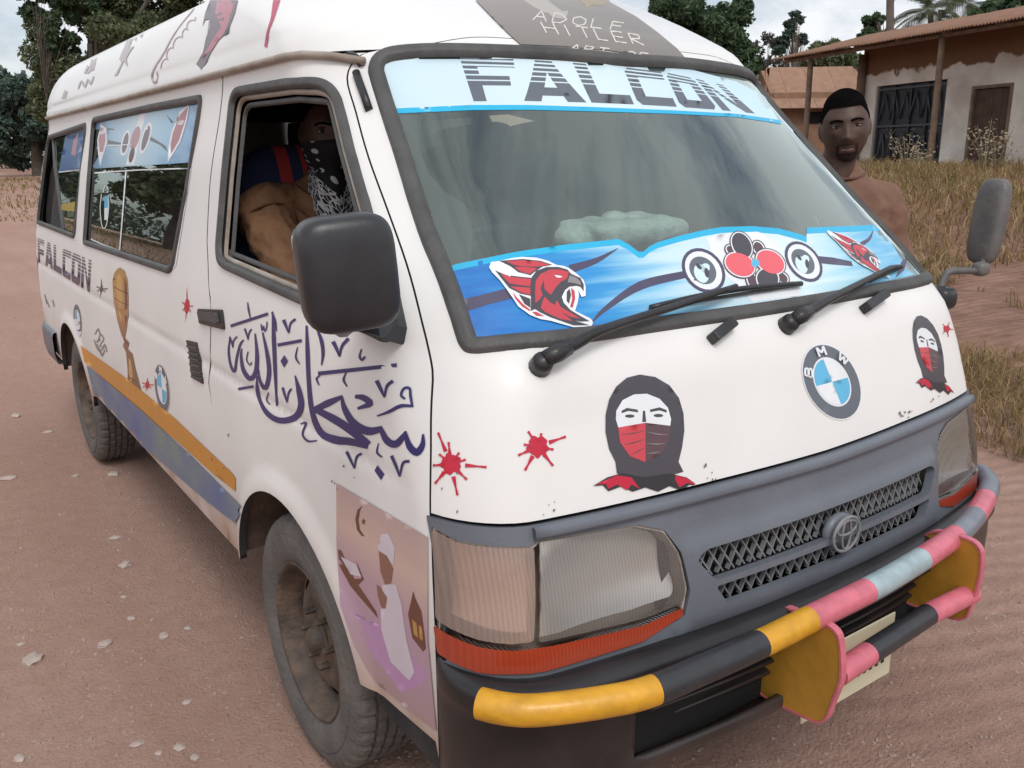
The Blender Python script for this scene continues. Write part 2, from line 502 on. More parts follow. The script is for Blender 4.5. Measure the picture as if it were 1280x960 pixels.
DUSTY = pm('dusty_underside', (.12, .085, .065), .95, var=.4, vscale=8, bump=.4, bscale=30)
GUT = pm('weathered_rail', (.42, .38, .33), .6, var=.25, vscale=10, col2=(.25, .2, .16), bump=.2)
CHROME = pm('bright_metal', (.6, .6, .6), .25, metal=1, var=.1)

def glass_mat(name, tint, refl=.06, rough=.0, film=.0, film_col=(.5, .5, .48)):
    m = bpy.data.materials.new(name); m.use_nodes = True; nt = m.node_tree; N = nt.nodes; L = nt.links
    for n in list(N): N.remove(n)
    o = N.new('ShaderNodeOutputMaterial'); t = N.new('ShaderNodeBsdfTransparent'); t.inputs[0].default_value = lin(tint)
    g = N.new('ShaderNodeBsdfGlossy'); g.inputs['Roughness'].default_value = rough; g.inputs[0].default_value = (.90, 1, .97, 1)
    fr = N.new('ShaderNodeFresnel'); fr.inputs[0].default_value = 1.52
    ml = N.new('ShaderNodeMath'); ml.operation = 'MULTIPLY'; ml.inputs[1].default_value = refl; ml.use_clamp = True
    L.new(fr.outputs[0], ml.inputs[0])
    m1 = N.new('ShaderNodeMixShader'); L.new(ml.outputs[0], m1.inputs[0]); L.new(t.outputs[0], m1.inputs[1]); L.new(g.outputs[0], m1.inputs[2])
    out = m1.outputs[0]
    if film:
        d = N.new('ShaderNodeBsdfDiffuse'); d.inputs[0].default_value = lin(film_col)
        tc = N.new('ShaderNodeTexCoord'); n1 = N.new('ShaderNodeTexNoise'); n1.inputs['Scale'].default_value = 3.5; n1.inputs['Detail'].default_value = 6
        L.new(tc.outputs['Object'], n1.inputs['Vector'])
        mr = N.new('ShaderNodeMapRange'); mr.inputs[1].default_value = .35; mr.inputs[2].default_value = .7; mr.inputs[3].default_value = film*.4; mr.inputs[4].default_value = film
        L.new(n1.outputs[0], mr.inputs[0])
        m2 = N.new('ShaderNodeMixShader'); L.new(mr.outputs[0], m2.inputs[0]); L.new(out, m2.inputs[1]); L.new(d.outputs[0], m2.inputs[2]); out = m2.outputs[0]
    L.new(out, o.inputs[0]); MATS[name] = m
    return m
WSGLASS = glass_mat('windscreen_glass', (.66, .80, .75), 2.7, .0, .12, (.38, .47, .44))
SIDEGLASS = glass_mat('tinted_glass', (.10, .11, .115), 1.5, .01, .05, (.2, .2, .2))

def lens_mat(name, col, film=.12, bump=.4, sx=960., refl=2.2):
    """fluted lamp lens: clear tinted plastic with vertical ribs in its gloss and a little weathered haze"""
    m = bpy.data.materials.new(name); m.use_nodes = True; nt = m.node_tree; N = nt.nodes; L = nt.links
    for n in list(N): N.remove(n)
    o = N.new('ShaderNodeOutputMaterial'); t = N.new('ShaderNodeBsdfTransparent'); g = N.new('ShaderNodeBsdfGlossy'); g.inputs['Roughness'].default_value = .08; d = N.new('ShaderNodeBsdfDiffuse')
    tc = N.new('ShaderNodeTexCoord'); wv = N.new('ShaderNodeTexWave'); wv.bands_direction = 'X'; wv.inputs['Scale'].default_value = sx/20; wv.inputs['Distortion'].default_value = 0; L.new(tc.outputs['Object'], wv.inputs['Vector'])
    cr = N.new('ShaderNodeValToRGB'); cr.color_ramp.elements[0].color = lin(col, .86); cr.color_ramp.elements[1].color = lin(col); L.new(wv.outputs[0], cr.inputs[0]); L.new(cr.outputs[0], t.inputs[0]); L.new(cr.outputs[0], d.inputs[0])
    bp = N.new('ShaderNodeBump'); bp.inputs['Strength'].default_value = bump; bp.inputs['Distance'].default_value = .006; L.new(wv.outputs[0], bp.inputs['Height']); L.new(bp.outputs[0], g.inputs['Normal'])
    fr = N.new('ShaderNodeFresnel'); fr.inputs[0].default_value = 1.5; L.new(bp.outputs[0], fr.inputs['Normal']); ml = N.new('ShaderNodeMath'); ml.operation = 'MULTIPLY'; ml.inputs[1].default_value = refl; ml.use_clamp = True; L.new(fr.outputs[0], ml.inputs[0])
    m0 = N.new('ShaderNodeMixShader'); m0.inputs[0].default_value = film; L.new(t.outputs[0], m0.inputs[1]); L.new(d.outputs[0], m0.inputs[2])
    m1 = N.new('ShaderNodeMixShader'); L.new(ml.outputs[0], m1.inputs[0]); L.new(m0.outputs[0], m1.inputs[1]); L.new(g.outputs[0], m1.inputs[2]); L.new(m1.outputs[0], o.inputs[0]); MATS[name] = m; return m
LENSH = lens_mat('headlamp_lens', (1, .99, .97), .08, .30)
LENSC = lens_mat('corner_lens', (.84, .66, .58), .28, .2)
LENSO = lens_mat('orange_lens', (.52, .07, .03), .75, .15, 900., 1.6)
REFL = pm('lamp_reflector', (.94, .94, .93), .28, metal=.5, var=.05, vscale=10)
LAMPIN = pm('lamp_housing', (.50, .42, .36), .5, var=.1)

VAN = empty('minibus')
tag(VAN, 'white high roof minibus covered in stickers, parked on the dirt road', 'minibus')
# ---- outlines traced on the near half, mirrored for the far half
seam = SAZ([(539, 640), (540, 560), (541, 500), (540, 450), (528, 399), (509, 328), (486, 263), (462, 197), (446, 140), (435, 97)])
a_top = A_side(.80, 1.738, -1)
def ztop(a):
    t = max(0, min(1, (abs(a)-(abs(a_top)-.25))/.25)); return 1.774-.036*t*t*(3-2*t)
lowseam = SAZ([(549, 925), (548, 890), (546.5, 840), (545, 790), (542.5, 730), (541, 670)])
seam = [(lowseam[0][0], .42)] + lowseam + seam + [(seam[-1][0]*.5+a_top*.5, 1.725), (a_top, 1.738)]
seam = [tuple(p[:2]) for p in catmull([Vector((p[0], p[1], 0)) for p in seam], 4)]
def seam_at(z):
    zz = [p[1] for p in seam]; aa = [p[0] for p in seam]; o = np.argsort(zz); return float(np.interp(z, np.array(zz)[o], np.array(aa)[o]))
# windscreen outline (outer edge of its rubber)
ws_half = SAZ([(925, 401), (832, 415), (739, 429), (654, 438), (604, 443), (586, 440), (574, 428), (566, 408), (545, 345), (520, 283), (489, 183), (463, 100), (459, 84), (462, 72), (472, 63), (492, 57.5), (540, 54.5), (605, 55.5), (700, 60), (780, 68)])
print('WS', [tuple(round(c, 3) for c in p) for p in ws_half])
ws_half = [(0, ws_half[0][1]-.0)] + ws_half + [(0, ws_half[-1][1]+.008)]
zc_bot = np.mean([p[1] for p in ws_half[1:4]]); ws_half[0] = (0, zc_bot)
WSO = ws_half + mir(ws_half)[1:-1]
WSO = [tuple(p[:2]) for p in catmull([Vector((p[0], p[1], 0)) for p in WSO], 3, closed=True)]
gl = SAZ([(592, 655), (661, 656), (739, 640), (832, 618), (920, 596), (974, 583)])
print('GREY', [tuple(round(c, 3) for c in p) for p in gl])
ZG = .905
def greyz(a): return float(np.interp(abs(a), [0, .3, .6, .75, .9, 1.1], [ZGT[0], ZGT[1], ZGT[2], ZGT[3], ZGT[4], ZGT[5]]))
_ga = np.array([abs(p[0]) for p in gl]); _gz = np.array([p[1] for p in gl]); _o = np.argsort(_ga)
ZGT = [float(np.interp(x, _ga[_o], _gz[_o])) for x in (0, .3, .6, .75, .9, 1.1)]
print('ZGT', ZGT)

# ---- nose panel with windscreen opening
ga = [-1+2*k/40 for k in range(41)]
s_g = seam_at(greyz(.9)+.004)
low = [(s_g*-t, greyz(s_g*t)+.004) for t in [-1+2*k/40 for k in range(41)]]      # from +seam? t=-1 -> a=+s_g*... keep order
low = [(a, z) for a, z in sorted(low)]
seamU = [(a, z) for a, z in seam if z > low[0][1]+.01]
toprow = [(a_top*(1-2*k/40), ztop(a_top*(1-2*k/40))) for k in range(41)]
outer = low + mir(seamU)[::-1] if False else low + [(-a, z) for a, z in seamU] + [(-a, z) for a, z in toprow[1:-1]] + seamU[::-1]
GAP = .0035
def inset_sign(poly): return poly
def ws_inset(d):
    """windscreen outline moved inwards by d metres"""
    out = []; n = len(WSO)
    for i in range(n):
        a = Vector(WSO[i-1]); b = Vector(WSO[(i+1) % n]); t = (b-a).normalized(); nn = Vector((-t.y, t.x)); p = Vector(WSO[i])
        c = Vector((0, 1.45)); 
        if (p+nn*.01-c).length > (p-c).length: nn = -nn
        out.append(tuple(p+nn*d))
    return out
print('WSTOP', max(p[1] for p in WSO))
nose = panel('front_panel', outer, [ws_inset(.02)], [WHITE, LINING], VAN, 0, .02, .035, rim=1)
# windscreen
glass = panel('windscreen', ws_inset(.018), [], [WSGLASS, WSGLASS], VAN, -.006, 0, .05)
seal('windscreen_seal', ws_inset(.014), RUBBER, glass, .036, .010, 0)
# ---- door (right, driver) and its mirror twin, window openings
def side_poly(yz): return [(A_side(y, z), z) for y, z in yz]
def smooth_loop(p, n=3): return [tuple(q[:2]) for q in catmull([Vector((a, z, 0)) for a, z in p], n, closed=True)]
DWP = rounded(SAZ([(288, 110), (355, 98.5), (421, 96), (444, 188), (467, 267), (497, 385), (500, 433), (420, 400), (345, 366), (269, 331), (279, 210)]), [.07, 0, .07, 0, 0, 0, .03, 0, 0, .11, 0], 8)
yB = 1.485         # rear door seam
def arch(yc, r=.395, t0=0, t1=180, n=28): return [(yc+r*math.cos(R(t0+(t1-t0)*k/n)), WHZ+r*math.sin(R(t0+(t1-t0)*k/n))) for k in range(n+1)]
seamD = [(a, z) for a, z in seam if z < 1.735]
door_low = [(.262, .455), (.40, .440), (.555, .425)] + arch(WHY[0], .40, 165, 12)[0:] + [(1.36, .410), (yB-GAP, .408)]
d_outer = [(a-GAP, z) for a, z in seamD][::-1] + side_poly(door_low)[0:] + side_poly([(yB-GAP, .6), (yB-GAP, .9), (yB-GAP, 1.3), (yB-GAP, 1.733)]) + side_poly([(1.2, 1.733), (.95, 1.733)])
extra = [(A_side(y, z), z) for z in (.92, .93, .94, .948, .955, .962, .97, .98, .99) for y in np.arange(.32, 4.7, .04)]
extra += [(A_side(y, z), z) for yc in WHY for rr in (.41, .425, .44, .455, .47) for t in range(0, 181, 5) for y, z in [(yc+rr*math.cos(R(t)), WHZ+rr*math.sin(R(t)))]]
W1P = rounded(SAZ([(115.5, 147), (185, 131), (254.5, 117.5), (235, 245), (216, 344), (155, 323), (105, 306), (110, 225)]), [.06, 0, .06, 0, .06, 0, .06, 0], 8)
W2P = side_poly(rounded([(3.42, 1.172), (4.585, 1.178), (4.43, 1.650), (3.37, 1.682)], .06, 8))
sill = [(yB+GAP, .408), (2.2, .42), (3.0, .435), (WHY[1]-.41, .44)] + arch(WHY[1], .40, 172, 12) + [(4.30, .45), (4.70, .46), (4.845, .48)]
s_outer = side_poly(sill) + side_poly([(4.84, .7), (4.80, .95), (4.74, 1.15), (4.62, 1.45), (4.515, 1.733)]) + side_poly([(4.0, 1.733), (3, 1.733), (2, 1.733), (yB+GAP, 1.733), (yB+GAP, 1.3), (yB+GAP, .9)])
def insetp(poly, d):
    n = len(poly); c = Vector((sum(p[0] for p in poly)/n, sum(p[1] for p in poly)/n)); out = []
    for i in range(n):
        t = (Vector(poly[(i+1) % n])-Vector(poly[i-1])); 
        if t.length < 1e-6: continue
        t.normalize(); nn = Vector((-t.y, t.x)); p = Vector(poly[i])
        if nn.dot(c-p) < 0: nn = -nn
        out.append(tuple(p+nn*d))
    return out
DOORS = {}; SIDES = {}
for sgn in (-1, 1):
    mm = (lambda p: p) if sgn < 0 else mir
    ex = extra if sgn < 0 else [(-a, z) for a, z in extra]
    door = panel('door', mm(d_outer), [mm(insetp(DWP, .012))], [WHITE, LINING], VAN, 0, .02, .027, ex, rim=1); DOORS[sgn] = door
    if sgn > 0: door['label'] = 'far side front door with its window wound up'
    seal('window_seal', mm(insetp(DWP, .010)), RUBBER, door, .026, .008)
    seal('window_channel', mm(insetp(DWP, .026)), GUT, door, .014, .004, -.012)
    seal('window_channel', mm(insetp(DWP, .042)), RUBBER, door, .014, .004, -.022)
    sp = panel('side_panel', mm(s_outer), [mm(insetp(W1P, .01)), mm(insetp(W2P, .01))], [WHITE, LINING], VAN, 0, .02, .045, ex, rim=1); SIDES[sgn] = sp
    for wp in (W1P, W2P):
        seal('window_seal', mm(insetp(wp, .010)), RUBBER, sp, .026, .008)
    if sgn > 0:
        panel('window_glass', mm(insetp(DWP, .01)), [], [SIDEGLASS, SIDEGLASS], door, -.012, 0, .08)
W1G = panel('window_glass', insetp(W1P, .008), [], [SIDEGLASS, SIDEGLASS], SIDES[-1], -.008, 0, .08)
# the rear window is slid half open: glass covers the forward part only
def clip_a(poly, amin=None, amax=None):
    out = []; n = len(poly)
    def ins(p): return (amin is None or p[0] >= amin) and (amax is None or p[0] <= amax)
    lim = amin if amin is not None else amax
    for i in range(n):
        p, q = poly[i], poly[(i+1) % n]
        if ins(p): out.append(p)
        if ins(p) != ins(q):
            t = (lim-p[0])/(q[0]-p[0]); out.append((lim, p[1]+(q[1]-p[1])*t))
    return out
asl = A_side(4.06, 1.4)
W2G = panel('window_glass', clip_a(insetp(W2P, .008), amin=asl), [], [SIDEGLASS, SIDEGLASS], SIDES[-1], -.012, 0, .08)
seal('sash', [(asl, 1.19), (asl, 1.3), (asl, 1.5), (asl, 1.66)], RUBBER, SIDES[-1], .03, .004, -.008, closed=False)
for wp in (W1P, W2P): panel('window_glass', mir(insetp(wp, .008)), [], [SIDEGLASS, SIDEGLASS], SIDES[1], -.008, 0, .08)
# dark strips that back the shut lines
for sgn in (-1, 1):
    mm = (lambda p: p) if sgn < 0 else mir
    seal('door_gap', mm([(a, z) for a, z in seam if .45 < z < 1.735]), DARK, VAN, .03, -.010, 0, closed=False, base=-.022)
    seal('door_gap', mm([(A_side(yB, z), z) for z in np.linspace(.42, 1.73, 30)]), DARK, VAN, .03, -.010, 0, closed=False, base=-.022)

# ---- roof: lofted rings above the drip rail
levels = [1.739, 1.765, 1.78, 1.795, 1.815, 1.835, 1.855, 1.88, 1.905, 1.93, 1.95, 1.97, 1.985, 2.0, 2.015, 2.03, 2.04, 2.05, 2.058, 2.065, 2.07]
rv = []; rf = []; nA = 121
for li, z in enumerate(levels):
    q = prm(z); ae, ye = aend(q); a1 = ae+(q[5]-RR-ye)+RR*math.pi/2+q[0]-RR
    fr = np.concatenate([np.linspace(0, ae, 31), np.linspace(ae, ae+(q[5]-RR-ye), 16)[1:], np.linspace(ae+(q[5]-RR-ye), a1, 16)[1:]])
    row = np.concatenate([-fr[::-1], fr[1:-1]]); k = len(row)
    for a in row:
        zz_ = z if li else ztop(float(a))+.0015
        if li and z < zz_: pass
        p = PS(float(a), max(zz_, ztop(float(a))+.0015+.004*li) if z < 1.79 else z); fl = .008 if z < 1.775 else 0
        d = Vector((p.x, 0, 0)).normalized() if p.y > 1.0 else Vector((0, 0, 0))
        rv.append(p+d*fl)
nk = k
for i in range(len(levels)-1):
    for j in range(nk): rf.append((i*nk+j, i*nk+(j+1) % nk, (i+1)*nk+(j+1) % nk, (i+1)*nk+j))
rf.append(tuple((len(levels)-1)*nk+j for j in range(nk)))
roof = mk('roof', rv, rf, [ROOFW], VAN)
sm = roof.modifiers.new('thickness', 'SOLIDIFY'); sm.thickness = .015; sm.offset = -1
roof.data.materials.append(LINING); sm.material_offset = 1; sm.use_rim = False
# drip rail along both sides
for sgn in (-1, 1):
    pts = []
    for t in np.linspace(0, 1, 50):
        y = .80+t*(4.5-.80); z = 1.738-.03*max(0, 1-t*16)**2; pts.append(PS(A_side(y, z, sgn), z)+NS(A_side(y, z, sgn), z)*.010)
    v, f = tube(pts, .0085, 8); mk('drip_rail', v, f, GUT, roof)
# ---- rear end, floor and wheel wells
bm = bmesh.new()
rows = []
for z in np.linspace(.45, 1.745, 12):
    q = prm(float(z)); rows.append([bm.verts.new((x*(q[0]-.02), q[5]-.012+ (.03*(abs(x)**6)), z)) for x in np.linspace(-1, 1, 13)])
for i in range(11):
    for j in range(12): bm.faces.new((rows[i][j], rows[i][j+1], rows[i+1][j+1], rows[i+1][j]))
bm_obj('rear_panel', bm, WHITE, VAN, True)
for sgn in (-1, 1):       # rounded rear corners
    v = []; f = []; zz = np.linspace(.47, 1.745, 16)
    for z in zz:
        q = prm(float(z)); a0 = A_side(float(q[5]-RR), float(z), sgn)
        for k in range(9):
            th = math.pi/2*k/8; v.append((sgn*(q[0]-RR+RR*math.cos(th)), q[5]-RR+RR*math.sin(th), z))
    for i in range(15):
        for k in range(8): f.append((i*9+k, i*9+k+1, (i+1)*9+k+1, (i+1)*9+k))
    mk('rear_corner', v, f, WHITE, VAN)
# wrap-round rear bumper
v = []; f = []
sec = [(-.02, .60), (.016, .595), (.024, .57), (.024, .48), (.012, .42), (-.03, .41)]
path = [(-.842, 4.36), (-.842, 4.6), (-.835, 4.78), (-.79, 4.86), (-.6, 4.885), (0, 4.89), (.6, 4.885), (.79, 4.86), (.835, 4.78), (.842, 4.6), (.842, 4.36)]
pp = catmull([Vector((x, y, 0)) for x, y in path], 5)
for i, p in enumerate(pp):
    t = (pp[min(i+1, len(pp)-1)]-pp[max(i-1, 0)]).normalized(); n = Vector((-t.y, t.x, 0))
    for o_, z in sec: v.append(Vector((p.x, p.y, z))+n*o_)
ns = len(sec)
for i in range(len(pp)-1):
    for k in range(ns-1): f.append((i*ns+k, i*ns+k+1, (i+1)*ns+k+1, (i+1)*ns+k))
mk('rear_bumper', v, f, GREY, VAN)
bm = bmesh.new()
box(bm, (0, 2.5, .43), (1.5, 4.6, .03)); box(bm, (-.45, 2.4, .38), (.1, 4.5, .08)); box(bm, (.45, 2.4, .38), (.1, 4.5, .08))
box(bm, (0, 3.835, .30), (1.3, .1, .1)); box(bm, (0, .945, .28), (1.2, .12, .08)); box(bm, (0, 2.4, .35), (.35, 2.2, .1))
box(bm, (-.66, .62, .36), (.2, .3, .14)); box(bm, (.66, .62, .36), (.2, .3, .14))
bm_obj('chassis', bm, DUSTY, VAN)
for yc in WHY:
    for sgn in (-1, 1):
        v = []; f = []
        for k in range(25):
            t = R(14+152*k/24)
            for x in (.845, .56): v.append((sgn*x, yc+.415*math.cos(t), WHZ+.415*math.sin(t)))
        for k in range(24): f.append((2*k, 2*k+1, 2*k+3, 2*k+2))
        f.append(tuple(2*k+1 for k in range(25)))
        mk('wheel_well', v, f, DUSTY, VAN, False)

# ---- wheels
def wheel(yc, sgn, steer=0):
    wr = empty('wheel', (sgn*.735, yc, WHZ)); wr.parent = VAN; wr.rotation_euler = (0, 0, (math.pi if sgn > 0 else 0)+steer)
    # tyre, outer face at local x=-.095
    Rt = .327
    prof = [(.200, -.066), (.206, -.078), (.222, -.088), (.25, -.0945), (.275, -.0935), (.278, -.0905), (.285, -.091), (.300, -.087), (.313, -.082), (.321, -.074), (.3255, -.064),
            (.327, -.052), (.327, -.047), (.319, -.046), (.319, -.039), (.327, -.038), (.327, -.018), (.319, -.017), (.319, -.010), (.327, -.009), (.327, .009), (.319, .010), (.319, .017), (.327, .018), (.327, .038), (.319, .039), (.319, .046), (.327, .047),
            (.3255, .064), (.321, .074), (.300, .087), (.25, .094), (.222, .088), (.200, .066)]
    seg = 168; v = []; f = []; n = len(prof)
    for k in range(seg):
        a = 2*math.pi*k/seg; c, s = math.cos(a), math.sin(a); lug = (k % 4 == 0); lug2 = (k % 4 == 2)
        for (r, h) in prof:
            if r > .3125 and abs(h) > .045 and lug: r -= .007
            if r > .3265 and abs(h) < .04 and (lug2 if abs(h) > .012 else lug): r -= .006
            v.append((h, r*c, r*s))
    for k in range(seg):
        j = (k+1) % seg
        for i in range(n-1): f.append((k*n+i, k*n+i+1, j*n+i+1, j*n+i))
    t = mk('tyre', v, f, TYRE, wr, False)
    t.data.polygons.foreach_set('use_smooth', [True]*len(t.data.polygons)); t.data.set_sharp_from_angle(angle=R(28))
    rim = [(.205, -.070), (.2075, -.078), (.204, -.083), (.198, -.080), (.192, -.070), (.187, -.050), (.178, -.040), (.172, -.020), (.168, .02), (.16, .06)]
    v, f = lathe(rim, 64); r_ = mk('rim', v, f, RIMM, wr)
    # pressed disc with slots
    circ = lambda r, n: [(r*math.cos(2*math.pi*k/n), r*math.sin(2*math.pi*k/n)) for k in range(n)]
    holes = []
    for k in range(12):
        a = 2*math.pi*(k+.5)/12
        holes.append([(.146*math.cos(a)+ .013*math.cos(u)*math.cos(a)-.022*math.sin(u)*math.sin(a)*-1*-1, .146*math.sin(a)+.013*math.cos(u)*math.sin(a)+.022*math.sin(u)*math.cos(a)) for u in [2*math.pi*q/10 for q in range(10)]])
    V, F, lps = tri2d(circ(.173, 60), holes, .022)
    def hx(r): return float(np.interp(r, [0, .05, .056, .062, .085, .10, .125, .16, .175], [-.045, -.045, -.042, -.036, -.038, -.046, -.040, -.022, -.018]))
    v = [(hx(math.hypot(p[0], p[1])), p[0], p[1]) for p in V]; f = [tuple(int(i) for i in q) for q in F]
    mk('disc', v, f, RIMM, r_)
    v, f = lathe([(.0, -.075), (.022, -.074), (.030, -.066), (.033, -.046), (.05, -.044)], 24); mk('hub_cap', v, f, RIMM, r_)
    for k in range(6):
        a = 2*math.pi*k/6; v, f = lathe([(0, -.066), (.008, -.066), (.0095, -.060), (.0095, -.036)], 6)
        v = [(p[0], p[1]+.072*math.cos(a), p[2]+.072*math.sin(a)) for p in v]; mk('wheel_nut', v, f, RIMM, r_, False)
    v, f = lathe([(.0, .02), (.12, .02), (.155, .03), (.16, .06)], 32); mk('brake_drum', v, f, DUSTY, wr)
    return wr
wheel(WHY[0], -1, R(-.6)); wheel(WHY[1], -1); wheel(WHY[0], 1, R(-.6)); wheel(WHY[1], 1)

# ---- lamps and grey garnish
def pxaz(l): return SAZ(l)
corner = rounded(pxaz([(542, 659), (575, 677), (620, 684), (666, 683.5), (666, 800), (640, 803.5), (600, 798), (547, 772)]), [.012, 0, 0, .006, .006, 0, 0, .012], 4)
head = rounded(pxaz([(672, 676), (793, 657), (828, 664), (846, 690), (856, 736), (851, 752), (800, 772), (672, 801)]), [.006, .01, .02, .02, .012, .012, .01, .006], 5)
orange = rounded(pxaz([(546, 779), (600, 806), (640, 811), (668, 808), (800, 780), (850, 758), (850, 768), (800, 800), (700, 831), (640, 840), (600, 838), (551, 814)]), [.006, 0, 0, 0, 0, .004, .006, 0, 0, 0, 0, .006], 3)
print('CORNER', [tuple(round(c, 3) for c in p) for p in corner[:4]])
zmin_g = .652
# garnish outline: below the white panel, above the bumper, with openings
a_s = seam_at(.8)
garn = [(t, greyz(t)-.002) for t in np.linspace(.985*abs(a_s), -.985*abs(a_s), 41)]
garn = [(-.985*abs(a_s), .66)] + [(t, .655) for t in np.linspace(-.9, .9, 25)] + [(.985*abs(a_s), .66)] + garn
def grow(poly, d): return insetp(poly, -d)
lamps_hole = rounded(pxaz([(541, 657), (575, 675), (620, 682), (666, 682), (672, 674.5), (793, 655.5), (829, 662.5), (848, 690), (858, 736), (852, 769), (801, 801.5), (700, 832.5), (640, 841.5), (600, 839.5), (549, 815)]), .004, 2)
slot1 = rounded([(-.405, .792), (-.365, .745), (.365, .745), (.405, .792), (.38, .806), (-.38, .806)], .012, 4)
slot2 = rounded([(-.365, .733), (-.335, .690), (.335, .690), (.365, .733)], .010, 4)
def goff(a, z):
    # grille frame stands proud of the garnish
    x = abs(a)
    bx = max(0, (x-.36)/.10, (z-.795)/.05, (.70-z)/.05)
    return .004+.012*max(0, 1-bx*bx)
g = panel('grey_garnish', garn, [lamps_hole, mir(lamps_hole), slot1, slot2], [GREY, DARK], VAN, goff, .02, .03, inner=False)
# screw heads, upper lip and the raised ledge under the bonnet line
seal('ledge', [(t, greyz(t)-.016) for t in np.linspace(-.72, .72, 41)], GREY, g, .026, .014, .004, closed=False)
# lattice behind the slots
def lattice(s, zlo, zhi, xl, xr, pitch=.0285):
    v = []; f = []
    def bar(p, q):
        d = (q-p).normalized(); n = Vector((0, -1, 0)); s_ = d.cross(n).normalized()*.0017; o = len(v)
        for b in (p, q):
            v.extend([b-s_, b+s_, b+s_+Vector((0, .009, 0)), b-s_+Vector((0, .009, 0))])
        f.extend([(o, o+1, o+5, o+4), (o+1, o+2, o+6, o+5), (o+3, o, o+4, o+7)])
    h = zhi-zlo; k = -xr
    x = -xr-h
    dx = h*.66
    while x < xr:
        for (x0, x1) in ((x, x+dx), (x+dx, x)):
            if -xr <= min(x0, x1) and max(x0, x1) <= xr:
                bar(PS(x0, zlo)+Vector((0, .012, 0)), PS(x1, zhi)+Vector((0, .012, 0)))
        x += .0285
    return mk('lattice', v, f, GREYD, g, False)
lattice(slot1, .742, .808, 0, .41); lattice(slot2, .686, .736, 0, .37)
bm = bmesh.new(); box(bm, (0, .10, .745), (.9, .06, .16)); bm_obj('grille_backing', bm, DARK, g)
# maker's emblem: three ellipses
bmv = []; bmf = []
ec = PS(0, .751)+Vector((0, -.022, 0))
def ering(cx, cz, rx, rz, t, n=40):
    P = [(ec.x+cx+rx*math.cos(2*math.pi*k/n), ec.y-.004, ec.z+cz+rz*math.sin(2*math.pi*k/n)) for k in range(n)]
    return tube(P, t, 6, closed=True)
v, f = join(ering(0, 0, .044, .037, .0038), ering(0, 0, .0145, .0335, .003), ering(0, .014, .0325, .015, .003))
mk('emblem', v, f, GREYD, g)
v, f = lathe([(.0, .006), (.046, .006), (.046, .02)], 32, 'y'); mk('emblem_base', [(p[0]+ec.x, p[1]+ec.y+.002, p[2]*.86+ec.z) for p in v], f, GREY, g)
for sgn in (-1, 1):
    mm = (lambda p: p) if sgn < 0 else mir
    la = empty('headlamp'); la.parent = VAN
    parts = [panel('housing', mm(lamps_hole), [], [LAMPIN, LAMPIN], la, -.055, 0, .06),
             panel('housing_edge', mm(lamps_hole), [mm(insetp(lamps_hole, .004))], [LAMPIN, LAMPIN], la, .001, .05, .03, inner=False),
             panel('corner_lens', mm(corner), [], [LENSC, LENSC], la, .006, .006, .03, inner=False),
             panel('headlamp_lens', mm(head), [], [LENSH, LENSH], la, .007, .006, .03, inner=False),
             panel('orange_lens', mm(orange), [], [LENSO, LENSO], la, .008, .012, .03)]
    # bowl reflector behind the head lens, bulb shield
    hc = [sum(p[0] for p in head)/len(head), sum(p[1] for p in head)/len(head)]
    def bowl(a, z): 
        u = (abs(a)-abs(hc[0]))/.17; w_ = (z-hc[1])/.10; return -.006-.040*max(0, 1-(u*u+w_*w_)*.75)
    parts.append(panel('reflector', mm(insetp(head, .004)), [], [REFL, REFL], la, bowl, 0, .02))
    cc = [sum(p[0] for p in corner)/len(corner), sum(p[1] for p in corner)/len(corner)]
    def bowl2(a, z):
        u = (abs(a)-abs(cc[0]))/.13; w_ = (z-cc[1])/.11; return -.008-.035*max(0, 1-(u*u+w_*w_)*.8)
    parts.append(panel('reflector', mm(insetp(corner, .006)), [], [REFL, REFL], la, bowl2, 0, .02))

# ---- front bumper
ab = abs(seam_at(.6))-.006
BT = [(.659, -.012), (.657, .012), (.653, .032), (.645, .045), (.632, .051), (.615, .052), (.602, .047), (.592, .041), (.575, .041), (.55, .042), (.52, .041), (.49, .040), (.46, .039), (.448, .041), (.436, .040), (.424, .033), (.412, .012), (.402, -.04)]
cols_a = sorted(list(np.linspace(-ab, -.57, 26))+list(np.linspace(-.57, .57, 41))[1:-1]+list(np.linspace(.57, ab, 26)))
v = []; f = []; mi = []
for a in cols_a:
    t = max(0, min(1, (ab-abs(a))/.16)); k = .12+.88*t*(2-t)
    q = PS(a, .60); n = NS(a, .60); n = Vector((n.x, n.y, 0)).normalized()
    for z, o_ in BT: v.append(Vector((q.x, q.y, z))+n*(o_*k if o_ > 0 else o_))
nb_ = len(BT)
for i in range(len(cols_a)-1):
    am = (cols_a[i]+cols_a[i+1])/2
    for k in range(nb_-1):
        zm = (BT[k][0]+BT[k+1][0])/2
        if abs(am) < .57 and .46 < zm < .575: continue
        f.append((i*nb_+k, i*nb_+k+1, (i+1)*nb_+k+1, (i+1)*nb_+k))
fb = mk('front_bumper', v, f, [BUMP], VAN); sdm = fb.modifiers.new('t', 'SOLIDIFY'); sdm.thickness = .015; sdm.offset = -1
bm = bmesh.new(); box(bm, (0, .075, .505), (1.25, .11, .15)); bm_obj('intake_backing', bm, DARK, fb)
for z, o_ in ((.555, .012), (.525, .006), (.495, .0)):
    seal('slat', [(t, z) for t in np.linspace(-.56, .56, 25)], BUMP, fb, .014, .012, -.005+o_, closed=False, base=-.03)
